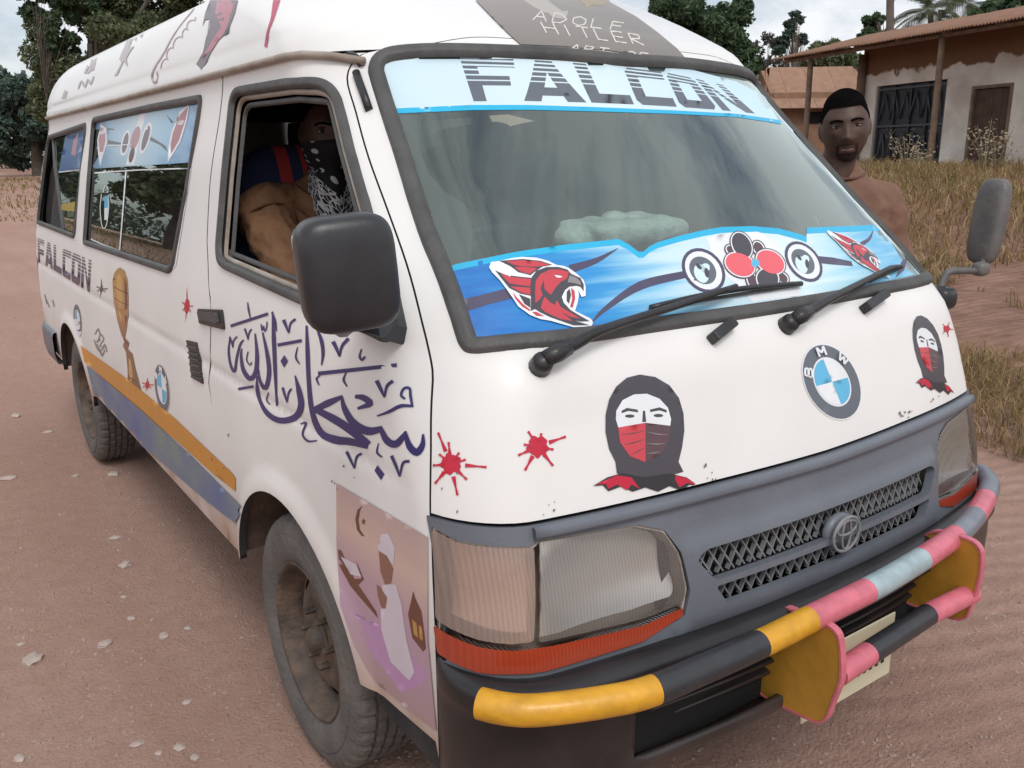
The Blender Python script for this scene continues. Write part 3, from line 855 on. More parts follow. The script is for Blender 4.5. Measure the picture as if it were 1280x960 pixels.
# number plate low on the bumper, half hidden by the bar
PLATE = pm('plate_cream', (.62, .58, .42), .5, var=.05)
pl = empty('number_plate', (-.02, -.062, .475)); pl.parent = VAN
bm = bmesh.new(); box(bm, (0, 0, 0), (.31, .004, .15), bev=.002)
npl = bm_obj('plate', bm, PLATE, pl)
PLI = pm('plate_ink', (.03, .03, .03), .6)
bm = bmesh.new()
for k in range(6):      # unreadable bar strokes: only their lower ends show behind the rung
    x = -.135+k*.044+(.012 if k > 2 else 0)
    box(bm, (x, -.0035, 0), (.009, .002, .07)); box(bm, (x+.022, -.0035, 0), (.009, .002, .07)); box(bm, (x+.011, -.0035, .031 if k % 2 else 0), (.0125, .002, .009))
bm_obj('plate_lettering', bm, PLI, pl)

# ---- bull bar: painted tube with two bracket plates and a lower rung
def paint(n, c): return pm(n, c, .42, var=.16, vscale=26, bump=.10, bscale=70, coat=.15, chip=((.07, .055, .05), .655, 16))
YEL = paint('bar_yellow', (.62, .31, .018)); PNK = paint('bar_pink', (.60, .15, .20)); BLU = paint('bar_pale_blue', (.33, .42, .45)); BLK = paint('bar_black', (.025, .027, .032)); BGR = paint('bar_grey', (.17, .19, .23)); OCH = pm('bracket_ochre', (.46, .24, .03), .5, var=.1, vscale=12, bump=.08)
ZB = .665
barpx = [(600, 879), (625, 885), (655, 888), (690, 886), (750, 878), (810, 865), (880, 836), (950, 805), (1030, 765), (1090, 735), (1140, 706), (1180, 680), (1205, 660), (1222, 640), (1234, 618), (1236, 603), (1226, 592), (1210, 588)]
bp = [onz(x, y, ZB) for x, y in barpx]
bp.append(bp[-1]+(bp[-1]-bp[-2]).normalized()*.05)
bpx = [p[0] for p in barpx]+[1195]
path = catmull(bp, 8); ppx = np.interp(np.arange(len(path))/8, np.arange(len(bpx)), bpx)
order = np.arange(len(path))
BAR = empty('bull_bar'); BAR.parent = VAN
# arclength breaks found from where the paint changes
def brk(x): return int(np.argmax(ppx[:17*8] >= x))
cuts = [0, brk(815), brk(945), brk(1008), brk(1080), brk(1150), brk(1190), brk(1216), brk(1231), len(path)-1]
cols = [YEL, BLK, YEL, PNK, BLU, PNK, BGR, PNK, BGR]
for i, m in enumerate(cols):
    a, b = cuts[i], cuts[i+1]
    if b-a < 1: continue
    v, f = tube(path[a:b+1], .0255, 20); o = mk('tube_section', v, f, m, BAR); o.data.set_sharp_from_angle(angle=R(50))
lo = [onz(x, y, .545) for x, y in [(1046, 843), (1085, 817), (1160, 768), (1214, 741)]]
for i, m in enumerate((PNK, BLK, PNK)):
    v, f = tube([lo[i], lo[i+1]], .0235, 20); o = mk('lower_rung', v, f, m, BAR); o.data.set_sharp_from_angle(angle=R(50))
def bracket(px, x0):
    P = [onx(x, y, x0) for x, y in px]; P = [Vector((0, p.y, p.z)) for p in P]
    q = rounded([(p.y, p.z) for p in P], .03, 5)
    bm = bmesh.new(); vs = [bm.verts.new((x0, y, z)) for y, z in q]; fc = bm.faces.new(vs)
    r_ = bmesh.ops.extrude_face_region(bm, geom=[fc]); 
    for g_ in r_['geom']:
        if isinstance(g_, bmesh.types.BMVert): g_.co.x += .006
    bm_obj('bracket', bm, OCH, BAR)
    # pink lip folded round the edge
    loop = [Vector((x0+.018, y, z)) for y, z in q]; v = []; f = []; n = len(loop)
    for p in loop: v += [p-Vector((.020, 0, 0)), p-Vector((.004, 0, 0))]
    cen = sum(loop, Vector())/n
    v += [(p+(p-cen).normalized()*.005)+Vector((s, 0, 0)) for p in loop for s in (-.020, -.004)]
    for i in range(n):
        j = (i+1) % n; f += [(2*i, 2*j, 2*j+1, 2*i+1), (2*n+2*i, 2*n+2*i+1, 2*n+2*j+1, 2*n+2*j), (2*i, 2*n+2*i, 2*n+2*j, 2*j), (2*i+1, 2*j+1, 2*n+2*j+1, 2*n+2*i+1)]
    mk('bracket_lip', v, f, PNK, BAR, False)
bracket([(972, 757), (1000, 768), (1046, 788), (1050, 815), (1050, 850), (1042, 868), (1030, 905), (1005, 895), (945, 865)], -.20)
bracket([(1160, 664), (1190, 668), (1226, 682), (1224, 720), (1216, 745), (1206, 777), (1160, 762), (1125, 750), (1140, 700)], .33)
# ---- mirrors
def superq(c, s, e, rot=None, nu=32, nv=20):
    v = []; f = []
    sg = lambda t, p: math.copysign(abs(t)**p, t)
    for i in range(nv+1):
        ph = -math.pi/2+math.pi*i/nv
        for k in range(nu):
            th = 2*math.pi*k/nu
            p = Vector((s[0]*sg(math.cos(ph), e[0])*sg(math.cos(th), e[1]), s[1]*sg(math.cos(ph), e[0])*sg(math.sin(th), e[1]), s[2]*sg(math.sin(ph), e[0])))
            if rot is not None: p = rot @ p
            v.append(p+Vector(c))
    for i in range(nv):
        for k in range(nu): f.append((i*nu+k, i*nu+(k+1) % nu, (i+1)*nu+(k+1) % nu, (i+1)*nu+k))
    return v, f
MIRG = pm('mirror_glass', (.75, .77, .78), .03, metal=1, var=.02)
MB = pm('mirror_shell', (.016, .017, .021), .38, var=.5, vscale=12, bump=.03, bscale=140, col2=(.035, .037, .042))
ME = empty('wing_mirror'); ME.parent = VAN; ME['label'] = 'broad black driver side mirror on a wedge foot'
mc = onx(434, 341, -.955)
rt = Matrix.Rotation(R(-12), 3, 'Z') @ Matrix.Rotation(R(-4), 3, 'Y')
v, f = superq(mc, (.076, .048, .090), (.45, .5), rt)
v = [Vector(p) for p in v]
o = mk('shell', v, f, MB, ME)
bm = bmesh.new(); box(bm, (0, 0, 0), (.135, .006, .150), bev=.02)
for q in bm.verts: q.co = rt @ (q.co+Vector((0, .05, 0)))+mc
bm_obj('mirror_glass', bm, MIRG, ME)
base = [SH(*p)[0] for p in [(452, 412), (508, 404), (509, 428), (497, 445), (455, 436)]]
# wedge foot on the door corner
h0 = [SH(462, 425)[0], SH(507, 418)[0], SH(493, 330)[0], SH(480, 345)[0]]
n0 = SH(490, 420)[1]
bot = [SH(x, y)[0] for x, y in [(453, 414), (505, 432), (509, 410), (492, 325), (484, 345)]]
v = [p-n0*.004 for p in bot]+[bot[0]+n0*.075, bot[1]+n0*.06, bot[2]+n0*.03, bot[3]+n0*.012, bot[4]+n0*.04]
f = [(0, 1, 6, 5), (1, 2, 7, 6), (2, 3, 8, 7), (3, 4, 9, 8), (4, 0, 5, 9), (5, 6, 7, 8, 9)]
o = mk('foot', v, f, MB, ME, False)
bv = o.modifiers.new('b', 'BEVEL'); bv.width = .007; bv.segments = 3
v, f = tube([bot[0]+n0*.05, (bot[0]+n0*.05+mc)/2+Vector((0, 0, -.02)), mc+Vector((.02, 0, -.05))], .022, 10); mk('arm', v, f, MB, ME)

ML = empty('wing_mirror'); ML.parent = VAN; ML['label'] = 'tall grey passenger side mirror on a bent arm'
MBG = pm('mirror_grey', (.10, .10, .10), .5, var=.3, vscale=14, bump=.15, bscale=60, col2=(.16, .15, .14))
c2 = at(1236, 277, 3.0-.35)
print('MIRL', c2)
rt = Matrix.Rotation(R(70), 3, 'Z') @ Matrix.Rotation(R(6), 3, 'X')
v, f = superq(c2, (.058, .026, .128), (.55, .6), rt); mk('shell', v, f, MBG, ML)
v, f = superq(c2+Vector((.018, .008, 0)), (.054, .018, .122), (.5, .5), rt); mk('mirror_glass', v, f, MIRG, ML)
arm = [at(1172, 372, 2.62), at(1178, 352, 2.62), at(1186, 340, 2.62), at(1205, 338, 2.63), at(1226, 336, 2.65), at(1232, 310, 2.65)]
v, f = tube(catmull(arm, 6), .011, 10); mk('arm', v, f, MBG, ML)
v, f = superq(at(1226, 336, 2.65), (.028, .022, .022), (.7, .7)); mk('clamp', v, f, MBG, ML)
fc = at(1172, 372, 2.62)
v, f = superq(fc, (.04, .05, .035), (.6, .6)); mk('foot', v, f, MB, ML)

# ---- wipers
def lift(px, py, d): p, n = SH(px, py); return p+n*d
def wiper(piv, mid, tip, b0, b1):
    W = empty('wiper'); W.parent = VAN
    p0, n = SH(*piv)
    v, f = tube([p0-n*.004, p0+n*.02, p0+n*.03], [.021, .019, .014], 14); mk('pivot', v, f, BLACKP, W)
    A = [lift(*piv, .027), lift(*mid, .036), lift(*tip, .028)]
    pts = catmull([A[0], A[0].lerp(A[1], .5), A[1], A[1].lerp(A[2], .5), A[2]], 5)
    k = len(pts); v, f = tube(pts, [.013-.007*i/(k-1) for i in range(k)], 8); mk('arm', v, f, BLACKP, W)
    h0 = lift(*piv, .028); h1 = h0.lerp(A[1], .38)
    v, f = tube([h0, h0.lerp(h1, .5), h1], [.015, .017, .014], 8); mk('hinge', v, f, BLACKP, W)
    nb = 14; pts = [lift(b0[0]+(b1[0]-b0[0])*i/nb, b0[1]+(b1[1]-b0[1])*i/nb-3*math.sin(math.pi*i/nb), .004+.009*math.sin(math.pi*i/nb)) for i in range(nb+1)]
    v, f = tube(pts, .006, 8); mk('blade', v, f, BLACKP, W)
    pts = [lift(b0[0]+(b1[0]-b0[0])*i/nb, b0[1]+(b1[1]-b0[1])*i/nb, .001) for i in range(nb+1)]
    v, f = tube(pts, .004, 6); mk('blade_rubber', v, f, RUBBER, W)
wiper((675, 458), (745, 424), (910, 368), (812, 386), (1000, 356))
wiper((982, 408), (1025, 384), (1103, 343), (1085, 352), (1125, 335))
for (x, y, x2, y2) in ((886, 427, 911, 407), (1076, 389, 1101, 371)):
    p, n = SH(x, y); q, n2 = SH(x2, y2)
    bm = bmesh.new(); d = (q-p); L_ = d.length; ex_ = d.normalized(); ez_ = n; ey_ = ez_.cross(ex_)
    rot = Matrix((ex_, ey_, ez_)).transposed()
    box(bm, (p+q)/2+n*.012, (L_, .022, .026), rot, bev=.004)
    bm_obj('washer_nozzle', bm, BLACKP, VAN)
# rubber catches on the pillar
for l in ([(446, 92), (450, 104), (456, 120), (462, 138)], [(436, 70), (443, 72), (450, 77), (453, 82)]):
    pts = [lift(x, y, .004) for x, y in l]; v, f = tube(pts, .009, 8); mk('pillar_clip', v, f, BLACKP, VAN)
# door handle and vent
D = DOORS[-1]
def plate_px(name, px, off, th, mat, par, r=.006, res=.03): return panel(name, rounded(SAZ(px), r, 4), [], [mat, mat], par, off, th, res)
hd = plate_px('handle_bezel', [(249, 386), (279, 387), (282, 412), (251, 404)], .006, .008, BLACKP, D, .008)
plate_px('handle', [(252, 389), (275, 391), (277, 404), (254, 399)], .014, .008, RUBBER, hd, .006)
vt = plate_px('air_vent', [(234, 425), (247, 428), (255, 480), (241, 472)], .004, .006, BLACKP, SIDES[-1], .004)
for k in range(6):
    y0 = 431+k*7.6
    plate_px('slat', [(236.5+k*1.1, y0), (248.5+k*1.2, y0+3), (249+k*1.2, y0+5.5), (237+k*1.1, y0+2.5)], .009, .005, RUBBER, vt, 0, .05)
# bottom edge of the door corner hides a splash guard
GUARD = pm('splash_guard', (.03, .03, .032), .8, var=.4, bump=.5, bscale=40)
for sgn in (-1, 1):
    bm = bmesh.new(); box(bm, (sgn*.76, .40, .42), (.10, .30, .12)); bm_obj('splash_guard', bm, GUARD, VAN)
build_body_lookup([nose, glass, DOORS[-1], SIDES[-1], roof, W1G, W2G])
# ------------------------------------------------------------------ stickers and lettering (flat prints that follow the body)
def ink(n, c, rough=.4): return pm(n, c, rough, var=.04, vscale=12, coat=.15)
def grad(name, axis, stops, rough=.35, streak=0.):
    """printed colour gradient along a body axis; stops = [(coordinate, colour)]"""
    m = bpy.data.materials.new(name); m.use_nodes = True; nt = m.node_tree; N = nt.nodes; L = nt.links; b = N['Principled BSDF']; b.inputs['Roughness'].default_value = rough; b.inputs['Coat Weight'].default_value = .2
    tc = N.new('ShaderNodeTexCoord'); sx = N.new('ShaderNodeSeparateXYZ'); L.new(tc.outputs['Object'], sx.inputs[0])
    mr = N.new('ShaderNodeMapRange'); lo, hi = stops[0][0], stops[-1][0]; mr.inputs[1].default_value = lo; mr.inputs[2].default_value = hi
    src = sx.outputs[axis]
    if streak:
        mp = N.new('ShaderNodeMapping'); mp.inputs['Scale'].default_value = (1.2, 8, 26); L.new(tc.outputs['Object'], mp.inputs[0])
        nz = N.new('ShaderNodeTexNoise'); nz.inputs['Scale'].default_value = 2.2; nz.inputs['Detail'].default_value = 3; L.new(mp.outputs[0], nz.inputs[0])
        ad = N.new('ShaderNodeMath'); ad.operation = 'MULTIPLY_ADD'; ad.inputs[1].default_value = streak; L.new(nz.outputs[0], ad.inputs[0])
        ad2 = N.new('ShaderNodeMath'); ad2.operation = 'SUBTRACT'; ad2.inputs[1].default_value = streak*.5; L.new(src, ad2.inputs[0]); L.new(ad2.outputs[0], ad.inputs[2]); src = ad.outputs[0]
    L.new(src, mr.inputs[0]); cr = N.new('ShaderNodeValToRGB'); e = cr.color_ramp.elements
    while len(e) < len(stops): e.new(.5)
    for i, (x, c) in enumerate(stops): e[i].position = (x-lo)/(hi-lo); e[i].color = lin(c)
    L.new(mr.outputs[0], cr.inputs[0]); L.new(cr.outputs[0], b.inputs['Base Color']); MATS[name] = m; return m
K_DARK = ink('ink_charcoal', '#45424a'); K_SLATE = ink('ink_slate', '#57586a'); K_WHITE = ink('ink_white', '#e4e8ec'); K_RED = ink('ink_hawk_red', '#c2404c'); K_RED2 = ink('ink_crimson', '#c01838')
K_CYAN = ink('ink_cyan', '#1fb0dc'); K_NAVY = ink('ink_navy', '#2a2868'); K_PURP = ink('ink_plum', '#4a4560'); K_GREY = ink('ink_grey', '#8a8788'); K_BLACK = ink('ink_black', '#2a282c'); K_PALE = ink('ink_ice', '#cfe6ee')
K_CORAL = ink('ink_coral', '#e2606a'); K_MAROON = ink('ink_maroon', '#5a4248'); K_SKY = ink('ink_sky', '#5cb4dc'); K_STEEL = ink('ink_steel', '#5f6670')
GW = .0007      # stickers on the windscreen lie on the glass, just below the rubber

def Z(l, ox, oy, s): return [(ox+x/s, oy+y/s) for x, y in l]
def aff(l, o, eu, ev, box):
    x0, y0, x1, y1 = box; out = []
    for x, y in l:
        u = (x-x0)/(x1-x0); v_ = (y-y0)/(y1-y0); out.append((o[0]+u*eu[0]+v_*ev[0], o[1]+u*eu[1]+v_*ev[1]))
    return out
def clip_band(poly, v0, v1):
    def half(p, lim, up):
        out = []; n = len(p)
        for i in range(n):
            a, b = p[i], p[(i+1) % n]; ia = (a[1] >= lim) if up else (a[1] <= lim); ib = (b[1] >= lim) if up else (b[1] <= lim)
            if ia: out.append(a)
            if ia != ib: t = (lim-a[1])/(b[1]-a[1]); out.append((a[0]+(b[0]-a[0])*t, lim))
        return out
    p = half(poly, v0, True)
    return half(p, v1, False) if len(p) > 2 else []
GLY = {'F': [[(0, 0), (.26, 0), (.26, 1), (0, 1)], [(.26, .78), (.92, .78), (.92, 1), (.26, 1)], [(.26, .36), (.80, .36), (.80, .58), (.26, .58)]],
 'A': [[(0, 0), (.26, 0), (.56, 1), (.32, 1)], [(.66, 0), (.94, 0), (.62, 1), (.40, 1)], [(.2, .14), (.74, .14), (.68, .34), (.28, .34)]],
 'L': [[(.02, 0), (.28, 0), (.28, 1), (.02, 1)], [(.28, 0), (.92, 0), (.92, .24), (.28, .24)]],
 'C': [[(.02, .12), (.28, .12), (.28, .88), (.02, .88)], [(.02, .12), (.12, 0), (.92, 0), (.92, .24), (.28, .24)], [(.02, .88), (.28, .76), (.92, .76), (.92, 1), (.12, 1)]],
 'O': [[(.02, .12), (.28, .12), (.28, .88), (.02, .88)], [(.66, .12), (.92, .12), (.92, .88), (.66, .88)], [(.02, .12), (.12, 0), (.82, 0), (.92, .12), (.66, .24), (.28, .24)], [(.02, .88), (.28, .76), (.66, .76), (.92, .88), (.82, 1), (.12, 1)]],
 'N': [[(.02, 0), (.26, 0), (.26, 1), (.02, 1)], [(.68, 0), (.92, 0), (.92, 1), (.68, 1)], [(.26, 1), (.22, .82), (.68, 0), (.72, .2)]]}
BANDS = [(0, .46), (.49, .58), (.615, .695), (.735, .80), (.845, .90), (.945, .985)]
def falcon(T, B):
    """striped capitals between a top and a bottom curve (7 anchors each)"""
    polys = []
    for i, ch in enumerate('FALCON'):
        for p in GLY[ch]:
            for (v0, v1) in BANDS:
                c = clip_band(p, v0, v1)
                if len(c) < 3: continue
                q = []
                for (x, y) in dens(c, .25):
                    u = i+x; k = min(int(u), 5); t = u-k
                    tx = T[k][0]+(T[k+1][0]-T[k][0])*t; ty = T[k][1]+(T[k+1][1]-T[k][1])*t; bx_ = B[k][0]+(B[k+1][0]-B[k][0])*t; by = B[k][1]+(B[k+1][1]-B[k][1])*t
                    q.append((bx_+(tx-bx_)*y, by+(ty-by)*y))
                polys.append(q)
    return polys
# windscreen top banner
BAN = grad('banner_print', 0, [(-.7, '#c4dde8'), (-.2, '#d3e6ee'), (.6, '#bfe2ee')])
banner = [(470, 70), (490, 62), (605, 62), (700, 66), (780, 74), (860, 86), (920, 102), (960, 122), (988, 146), (998, 157), (980, 153.5), (935, 147), (860, 140), (740, 135.5), (640, 133), (590, 133.5), (494, 137.5), (484, 112)]
strip_up = [(490, 136), (590, 131.5), (660, 131.5), (740, 134), (840, 138), (920, 142.5), (960, 148), (1000, 155)]
strip_lo = [(490, 142.5), (590, 138), (660, 137.5), (740, 139.5), (840, 142.5), (920, 146.5), (960, 152.5), (1000, 160)]
decal('windscreen_banner', [([banner], BAN), ([strip_up+strip_lo[::-1]], K_CYAN),
      (falcon([(574, 71), (647, 73.5), (714, 78), (777, 83.5), (830, 90), (868, 98), (906, 107)], [(592, 127), (655, 126.5), (738, 128.5), (797, 131), (850, 134), (902, 138), (947, 142.5)]), K_STEEL)], glass, GW, 9)
# hawk artwork, drawn once in its own frame
HB = (90, 100, 1125, 800)
HAWK = [([[(90, 205), (110, 150), (170, 145), (330, 110), (420, 100), (560, 108), (680, 140), (760, 180), (830, 190), (890, 215), (960, 265), (1030, 330), (1052, 400), (1050, 490), (1010, 500), (975, 430), (985, 480), (970, 560), (945, 640), (1100, 715), (1125, 750), (1110, 792), (930, 802), (700, 738), (600, 722), (500, 682), (380, 595), (320, 505), (270, 430), (200, 335), (120, 255)]], K_WHITE),
 ([[(190, 140), (420, 122), (600, 140), (720, 180), (620, 200), (530, 260), (500, 285), (380, 255), (300, 195)], [(150, 235), (260, 282), (420, 302), (515, 310), (505, 400), (512, 492), (400, 470), (290, 410), (220, 325)]], K_DARK),
 ([[(260, 145), (420, 132), (600, 150), (690, 182), (600, 196), (520, 200), (400, 195), (330, 180)], [(340, 205), (420, 200), (570, 215), (520, 250), (490, 272), (390, 240)], [(200, 265), (300, 300), (430, 315), (505, 322), (500, 395), (400, 385), (290, 365)], [(300, 395), (400, 402), (500, 410), (500, 480), (400, 455)], [(320, 450), (360, 500), (430, 575), (495, 625), (495, 645), (420, 600), (350, 520)], [(515, 650), (560, 650), (640, 695), (560, 690)]], K_RED),
 ([[(515, 300), (560, 240), (660, 202), (780, 202), (870, 228), (905, 270), (1000, 312), (1032, 380), (1030, 445), (1000, 402), (960, 390), (890, 398), (845, 432), (812, 500), (832, 560), (900, 632), (1000, 692), (1090, 742), (1000, 747), (935, 735), (1090, 783), (930, 785), (700, 705), (590, 652), (545, 622), (502, 642), (505, 530), (500, 420)], [(385, 475), (500, 520), (500, 610), (440, 570)], [(862, 450), (890, 420), (905, 480), (885, 570), (860, 540)]], K_DARK),
 ([[(548, 560), (545, 450), (552, 340), (600, 272), (700, 228), (800, 228), (884, 252), (862, 322), (800, 352), (742, 420), (704, 482), (640, 425), (632, 330), (600, 420), (622, 482), (580, 540)], [(640, 500), (700, 560), (742, 582), (762, 532), (800, 600), (900, 660), (1000, 718), (900, 702), (800, 645), (920, 742), (800, 722), (650, 655), (600, 612), (622, 540)], [(905, 410), (940, 440), (945, 520), (920, 610), (895, 600), (915, 520)]], K_RED),
 ([[(890, 285), (960, 310), (1000, 350), (1005, 385), (940, 365), (870, 355)]], K_GREY),
 ([[(738, 283), (790, 290), (822, 300), (790, 312), (758, 306)]], K_WHITE)]
def hawk(o, eu, ev): return [([aff(p, o, eu, ev, HB) for p in ps], m) for ps, m in HAWK]
# lower windscreen sticker
low_top = [(559, 334), (572, 330), (587, 327), (645, 315), (707, 306), (773, 299), (786, 306), (798, 315), (804, 315), (812, 308), (822, 303), (851, 294.5), (879, 288), (902, 284), (940, 283), (972, 285.5), (1000, 293), (1008, 296), (1008, 285), (1052, 283), (1101, 281)]
low_bot = [(1127, 307), (1152, 342), (1100, 353), (1052, 362), (1000, 371), (940, 381), (840, 393), (801, 398), (707, 416), (645, 423), (592, 425), (580, 415)]
LOWP = grad('sticker_print', 0, [(-.72, '#1c6fbe'), (-.45, '#2f93d2'), (-.3, '#8cc6e2'), (-.18, '#c4e0ec'), (.1, '#d8eaf0'), (.32, '#a8d8e8'), (.5, '#63b4de'), (.66, '#9fd0e6')], streak=.5)
up2 = [(x, y+7.5) for x, y in low_top]
Q = lambda l: Z(l, 840, 270, 4)
flower_bg = Q([(170, 110), (280, 85), (430, 80), (530, 130), (560, 200), (600, 300), (640, 345), (630, 400), (400, 430), (330, 350), (270, 300), (200, 190)])
flower_ol = Q([(285, 100), (320, 84), (360, 90), (400, 125), (440, 130), (462, 180), (520, 195), (555, 230), (562, 290), (545, 302), (572, 332), (480, 362), (400, 365), (365, 312), (300, 302), (268, 260), (256, 205), (278, 188), (250, 140), (292, 140)])
def ring(cx, cy, a, b, rot):
    return [([ell(cx, cy, a, b, rot)], K_PURP), ([ell(cx, cy, a*.86, b*.84, rot)], K_WHITE), ([ell(cx-1, cy, a*.62, b*.62, rot)], K_STEEL), ([ell(cx-3, cy+4, a*.40, b*.34, rot+15), ell(cx+2, cy-3, a*.18, b*.25, rot)], K_PALE), ([ell(cx+4, cy+3, a*.2, b*.12, rot+30), ell(cx-6, cy-5, a*.16, b*.1, rot)], K_DARK)]
sw = [[(572, 376), (610, 367), (650, 356), (650, 371), (610, 381), (579, 391)], stroke([(712, 337), (745, 326), (772, 311)], [11, 7, 1]), stroke([(740, 403), (757, 386), (801, 357), (862, 342)], [2, 6, 11, 9]),
      [(1018, 320), (1040, 322), (1064, 327), (1066, 333), (1040, 331), (1022, 329)], [(1136, 318), (1126, 328), (1119, 348), (1130, 338)], stroke([(1076, 306), (1086, 299), (1091, 289)], [6, 4, 1])]
lay = [([low_top+low_bot], LOWP), ([low_top+up2[::-1]], K_CYAN), (sw, K_PURP), ([flower_bg], K_WHITE)]
lay += ring(879, 338.5, 31, 24, 48)+ring(1004, 327.5, 29, 19, 50)
PET = [(345, 150, 44, 66, -28), (474, 318, 54, 50, 25), (336, 247, 76, 54, 26), (488, 234, 74, 52, 32)]
SIDEP = [(300, 178, 34, 20, 35), (430, 165, 34, 22, 60), (395, 322, 42, 20, 75), (548, 312, 30, 20, 40)]
def fl(lst, g): return [Q(ell(x, y, a_+g, b_+g, r_)) for x, y, a_, b_, r_ in lst]
lay += [(fl(SIDEP, 12), K_DARK), (fl(SIDEP, 6), K_WHITE), (fl(SIDEP, 0), K_MAROON), (fl(PET, 11), K_DARK), (fl(PET, 6), K_WHITE), (fl(PET[:2], 0), K_DARK), (fl(PET[2:], 0), K_CORAL), ([Q(ell(412, 240, 21, 20))], K_SKY)]
lay += hawk((611, 322.5), (129.4, 0), (0, 87.5))
lay += hawk((1030, 286), (64, 24), (18, 40))
decal('windscreen_sticker', lay, glass, GW, 10, .00012)

# nose splashes
def splat(cx, cy, r, ends, sc=1., mat=K_RED2):
    pts = []; n = 40
    for k in range(n):
        t = 2*math.pi*k/n; rr = r*(1+.10*math.sin(5*t+cx)+.07*math.sin(9*t)); pts.append((cx+rr*math.cos(t), cy+rr*math.sin(t)))
    sh = [pts]+[stroke([(cx+(x-cx)*.4, cy+(y-cy)*.4), (cx+(x-cx)*.75, cy+(y-cy)*.75), (x, y)], [r*.42, r*.16, r*.26]) for x, y in ends]
    return [(sh[:1], mat)]+[([s], mat) for s in sh[1:]]
decal('splash_sticker', splat(564, 580, 12.5, Z([(90, 322), (132, 360), (200, 430), (283, 460), (205, 510), (168, 572), (78, 526), (70, 453), (95, 408), (175, 402)], 520, 440, 3.2)), nose)
decal('splash_sticker', splat(672, 558, 13, Z([(448, 317), (598, 338), (547, 455), (435, 473), (408, 413), (548, 390), (500, 325), (430, 370)], 520, 440, 3.2)), nose)
decal('splash_sticker', splat(1183, 411, 4, [(1178, 405), (1191, 412), (1185, 421), (1178, 417), (1186, 403)]), nose)
# badge roundel: affine frame (ex = right on the panel, ey = up on the panel), outer radius 1
def roundel(c, ex, ey, letters=True):
    T = lambda l: [(c[0]+x*ex[0]+y*ey[0], c[1]+x*ex[1]+y*ey[1]) for x, y in l]
    circ = lambda r, n=36: [(r*math.cos(2*math.pi*k/n), r*math.sin(2*math.pi*k/n)) for k in range(n)]
    q = lambda t0: [(0, 0)]+[(.60*math.cos(R(t0+90*k/10)), .60*math.sin(R(t0+90*k/10))) for k in range(11)]
    out = [([T(circ(1))], K_WHITE), ([T(circ(.965))], K_STEEL), ([T(circ(.645))], K_WHITE), ([T(q(90)), T(q(270))], K_SKY), ([T(q(0)), T(q(180))], K_WHITE)]
    if letters:
        G = {'B': [[(0, 0), (0, 1), (.7, .95), (.7, .58), (.1, .52), (.8, .45), (.8, .05), (0, 0)]], 'M': [[(0, 0), (0, 1), (.45, .35), (.9, 1), (.9, 0)]], 'W': [[(0, 1), (.22, 0), (.5, .8), (.78, 0), (1, 1)]]}
        for ch, an in (('B', 150), ('M', 90), ('W', 38)):
            a = R(an); ux, uy = math.sin(a), -math.cos(a); rx, ry_ = math.cos(a), math.sin(a)
            for ln in G[ch]:
                pts = [(rx*.80+(x-.45)*.27*ux+(y-.5)*.23*rx, ry_*.80+(x-.45)*.27*uy+(y-.5)*.23*ry_) for x, y in ln]
                p2 = T(pts); wd = .05*math.hypot(*ey)
                for i in range(len(p2)-1): out.append(([stroke([p2[i], p2[i+1]], wd)], K_WHITE))
    return out
decal('roundel_sticker', roundel((1039, 477.5), (32.5, -9), (-18.5, -47)), nose, res=7, step=.0003)
# portrait stickers: plain hooded head with a red scarf over the face
PB = (50, 70, 810, 900)
PORT = [([[(390, 75), (500, 92), (600, 150), (668, 240), (700, 350), (706, 470), (690, 590), (665, 690), (700, 760), (560, 800), (330, 800), (230, 770), (220, 690), (175, 600), (150, 480), (150, 360), (175, 250), (225, 160), (300, 98)]], K_DARK),
 ([[(225, 330), (270, 255), (350, 215), (440, 210), (530, 245), (590, 310), (612, 390), (605, 440), (430, 420), (240, 450), (222, 390)]], K_WHITE),
 ([[(262, 330), (300, 310), (375, 322), (380, 342), (310, 332), (262, 348)], [(462, 322), (530, 306), (580, 325), (580, 344), (530, 328), (464, 340)], ell(320, 368, 34, 12, 0), ell(522, 364, 34, 12, 0), [(412, 330), (428, 330), (436, 410), (408, 410)]], K_DARK),
 ([[(430, 415), (606, 436), (600, 540), (540, 640), (430, 690)]], K_MAROON),
 ([[(430, 415), (238, 448), (250, 550), (320, 650), (430, 692)]], ink('ink_scarf', '#c8424e')),
 ([stroke([(260, 500), (340, 490), (425, 470)], [2, 8, 2]), stroke([(280, 570), (350, 555), (425, 530)], [2, 9, 2]), stroke([(330, 640), (380, 615), (425, 590)], [2, 8, 2])], K_MAROON),
 ([stroke([(440, 480), (520, 495), (590, 500)], [2, 7, 2]), stroke([(440, 560), (510, 565), (570, 560)], [2, 8, 2]), stroke([(440, 630), (490, 628), (530, 618)], [2, 7, 2])], K_GREY),
 ([[(60, 860), (160, 800), (260, 770), (430, 800), (600, 772), (720, 800), (805, 860), (740, 850), (690, 895), (600, 860), (520, 900), (430, 870), (340, 900), (260, 862), (170, 897), (130, 855)]], K_BLACK),
 ([[(75, 850), (230, 785), (330, 800), (390, 880), (330, 850), (300, 890), (230, 850), (165, 880), (150, 845)], [(640, 785), (720, 805), (790, 850), (720, 840), (670, 870), (640, 820)]], K_RED2)]
def portrait(o, eu, ev): return [([aff(p, o, eu, ev, PB) for p in ps], m) for ps, m in PORT]
decal('portrait_sticker', portrait((738.8, 467.4), (134.5, 0), (0, 147)), nose)
decal('portrait_sticker', portrait((1129, 388), (49, 13), (15, 95)), nose, res=7)

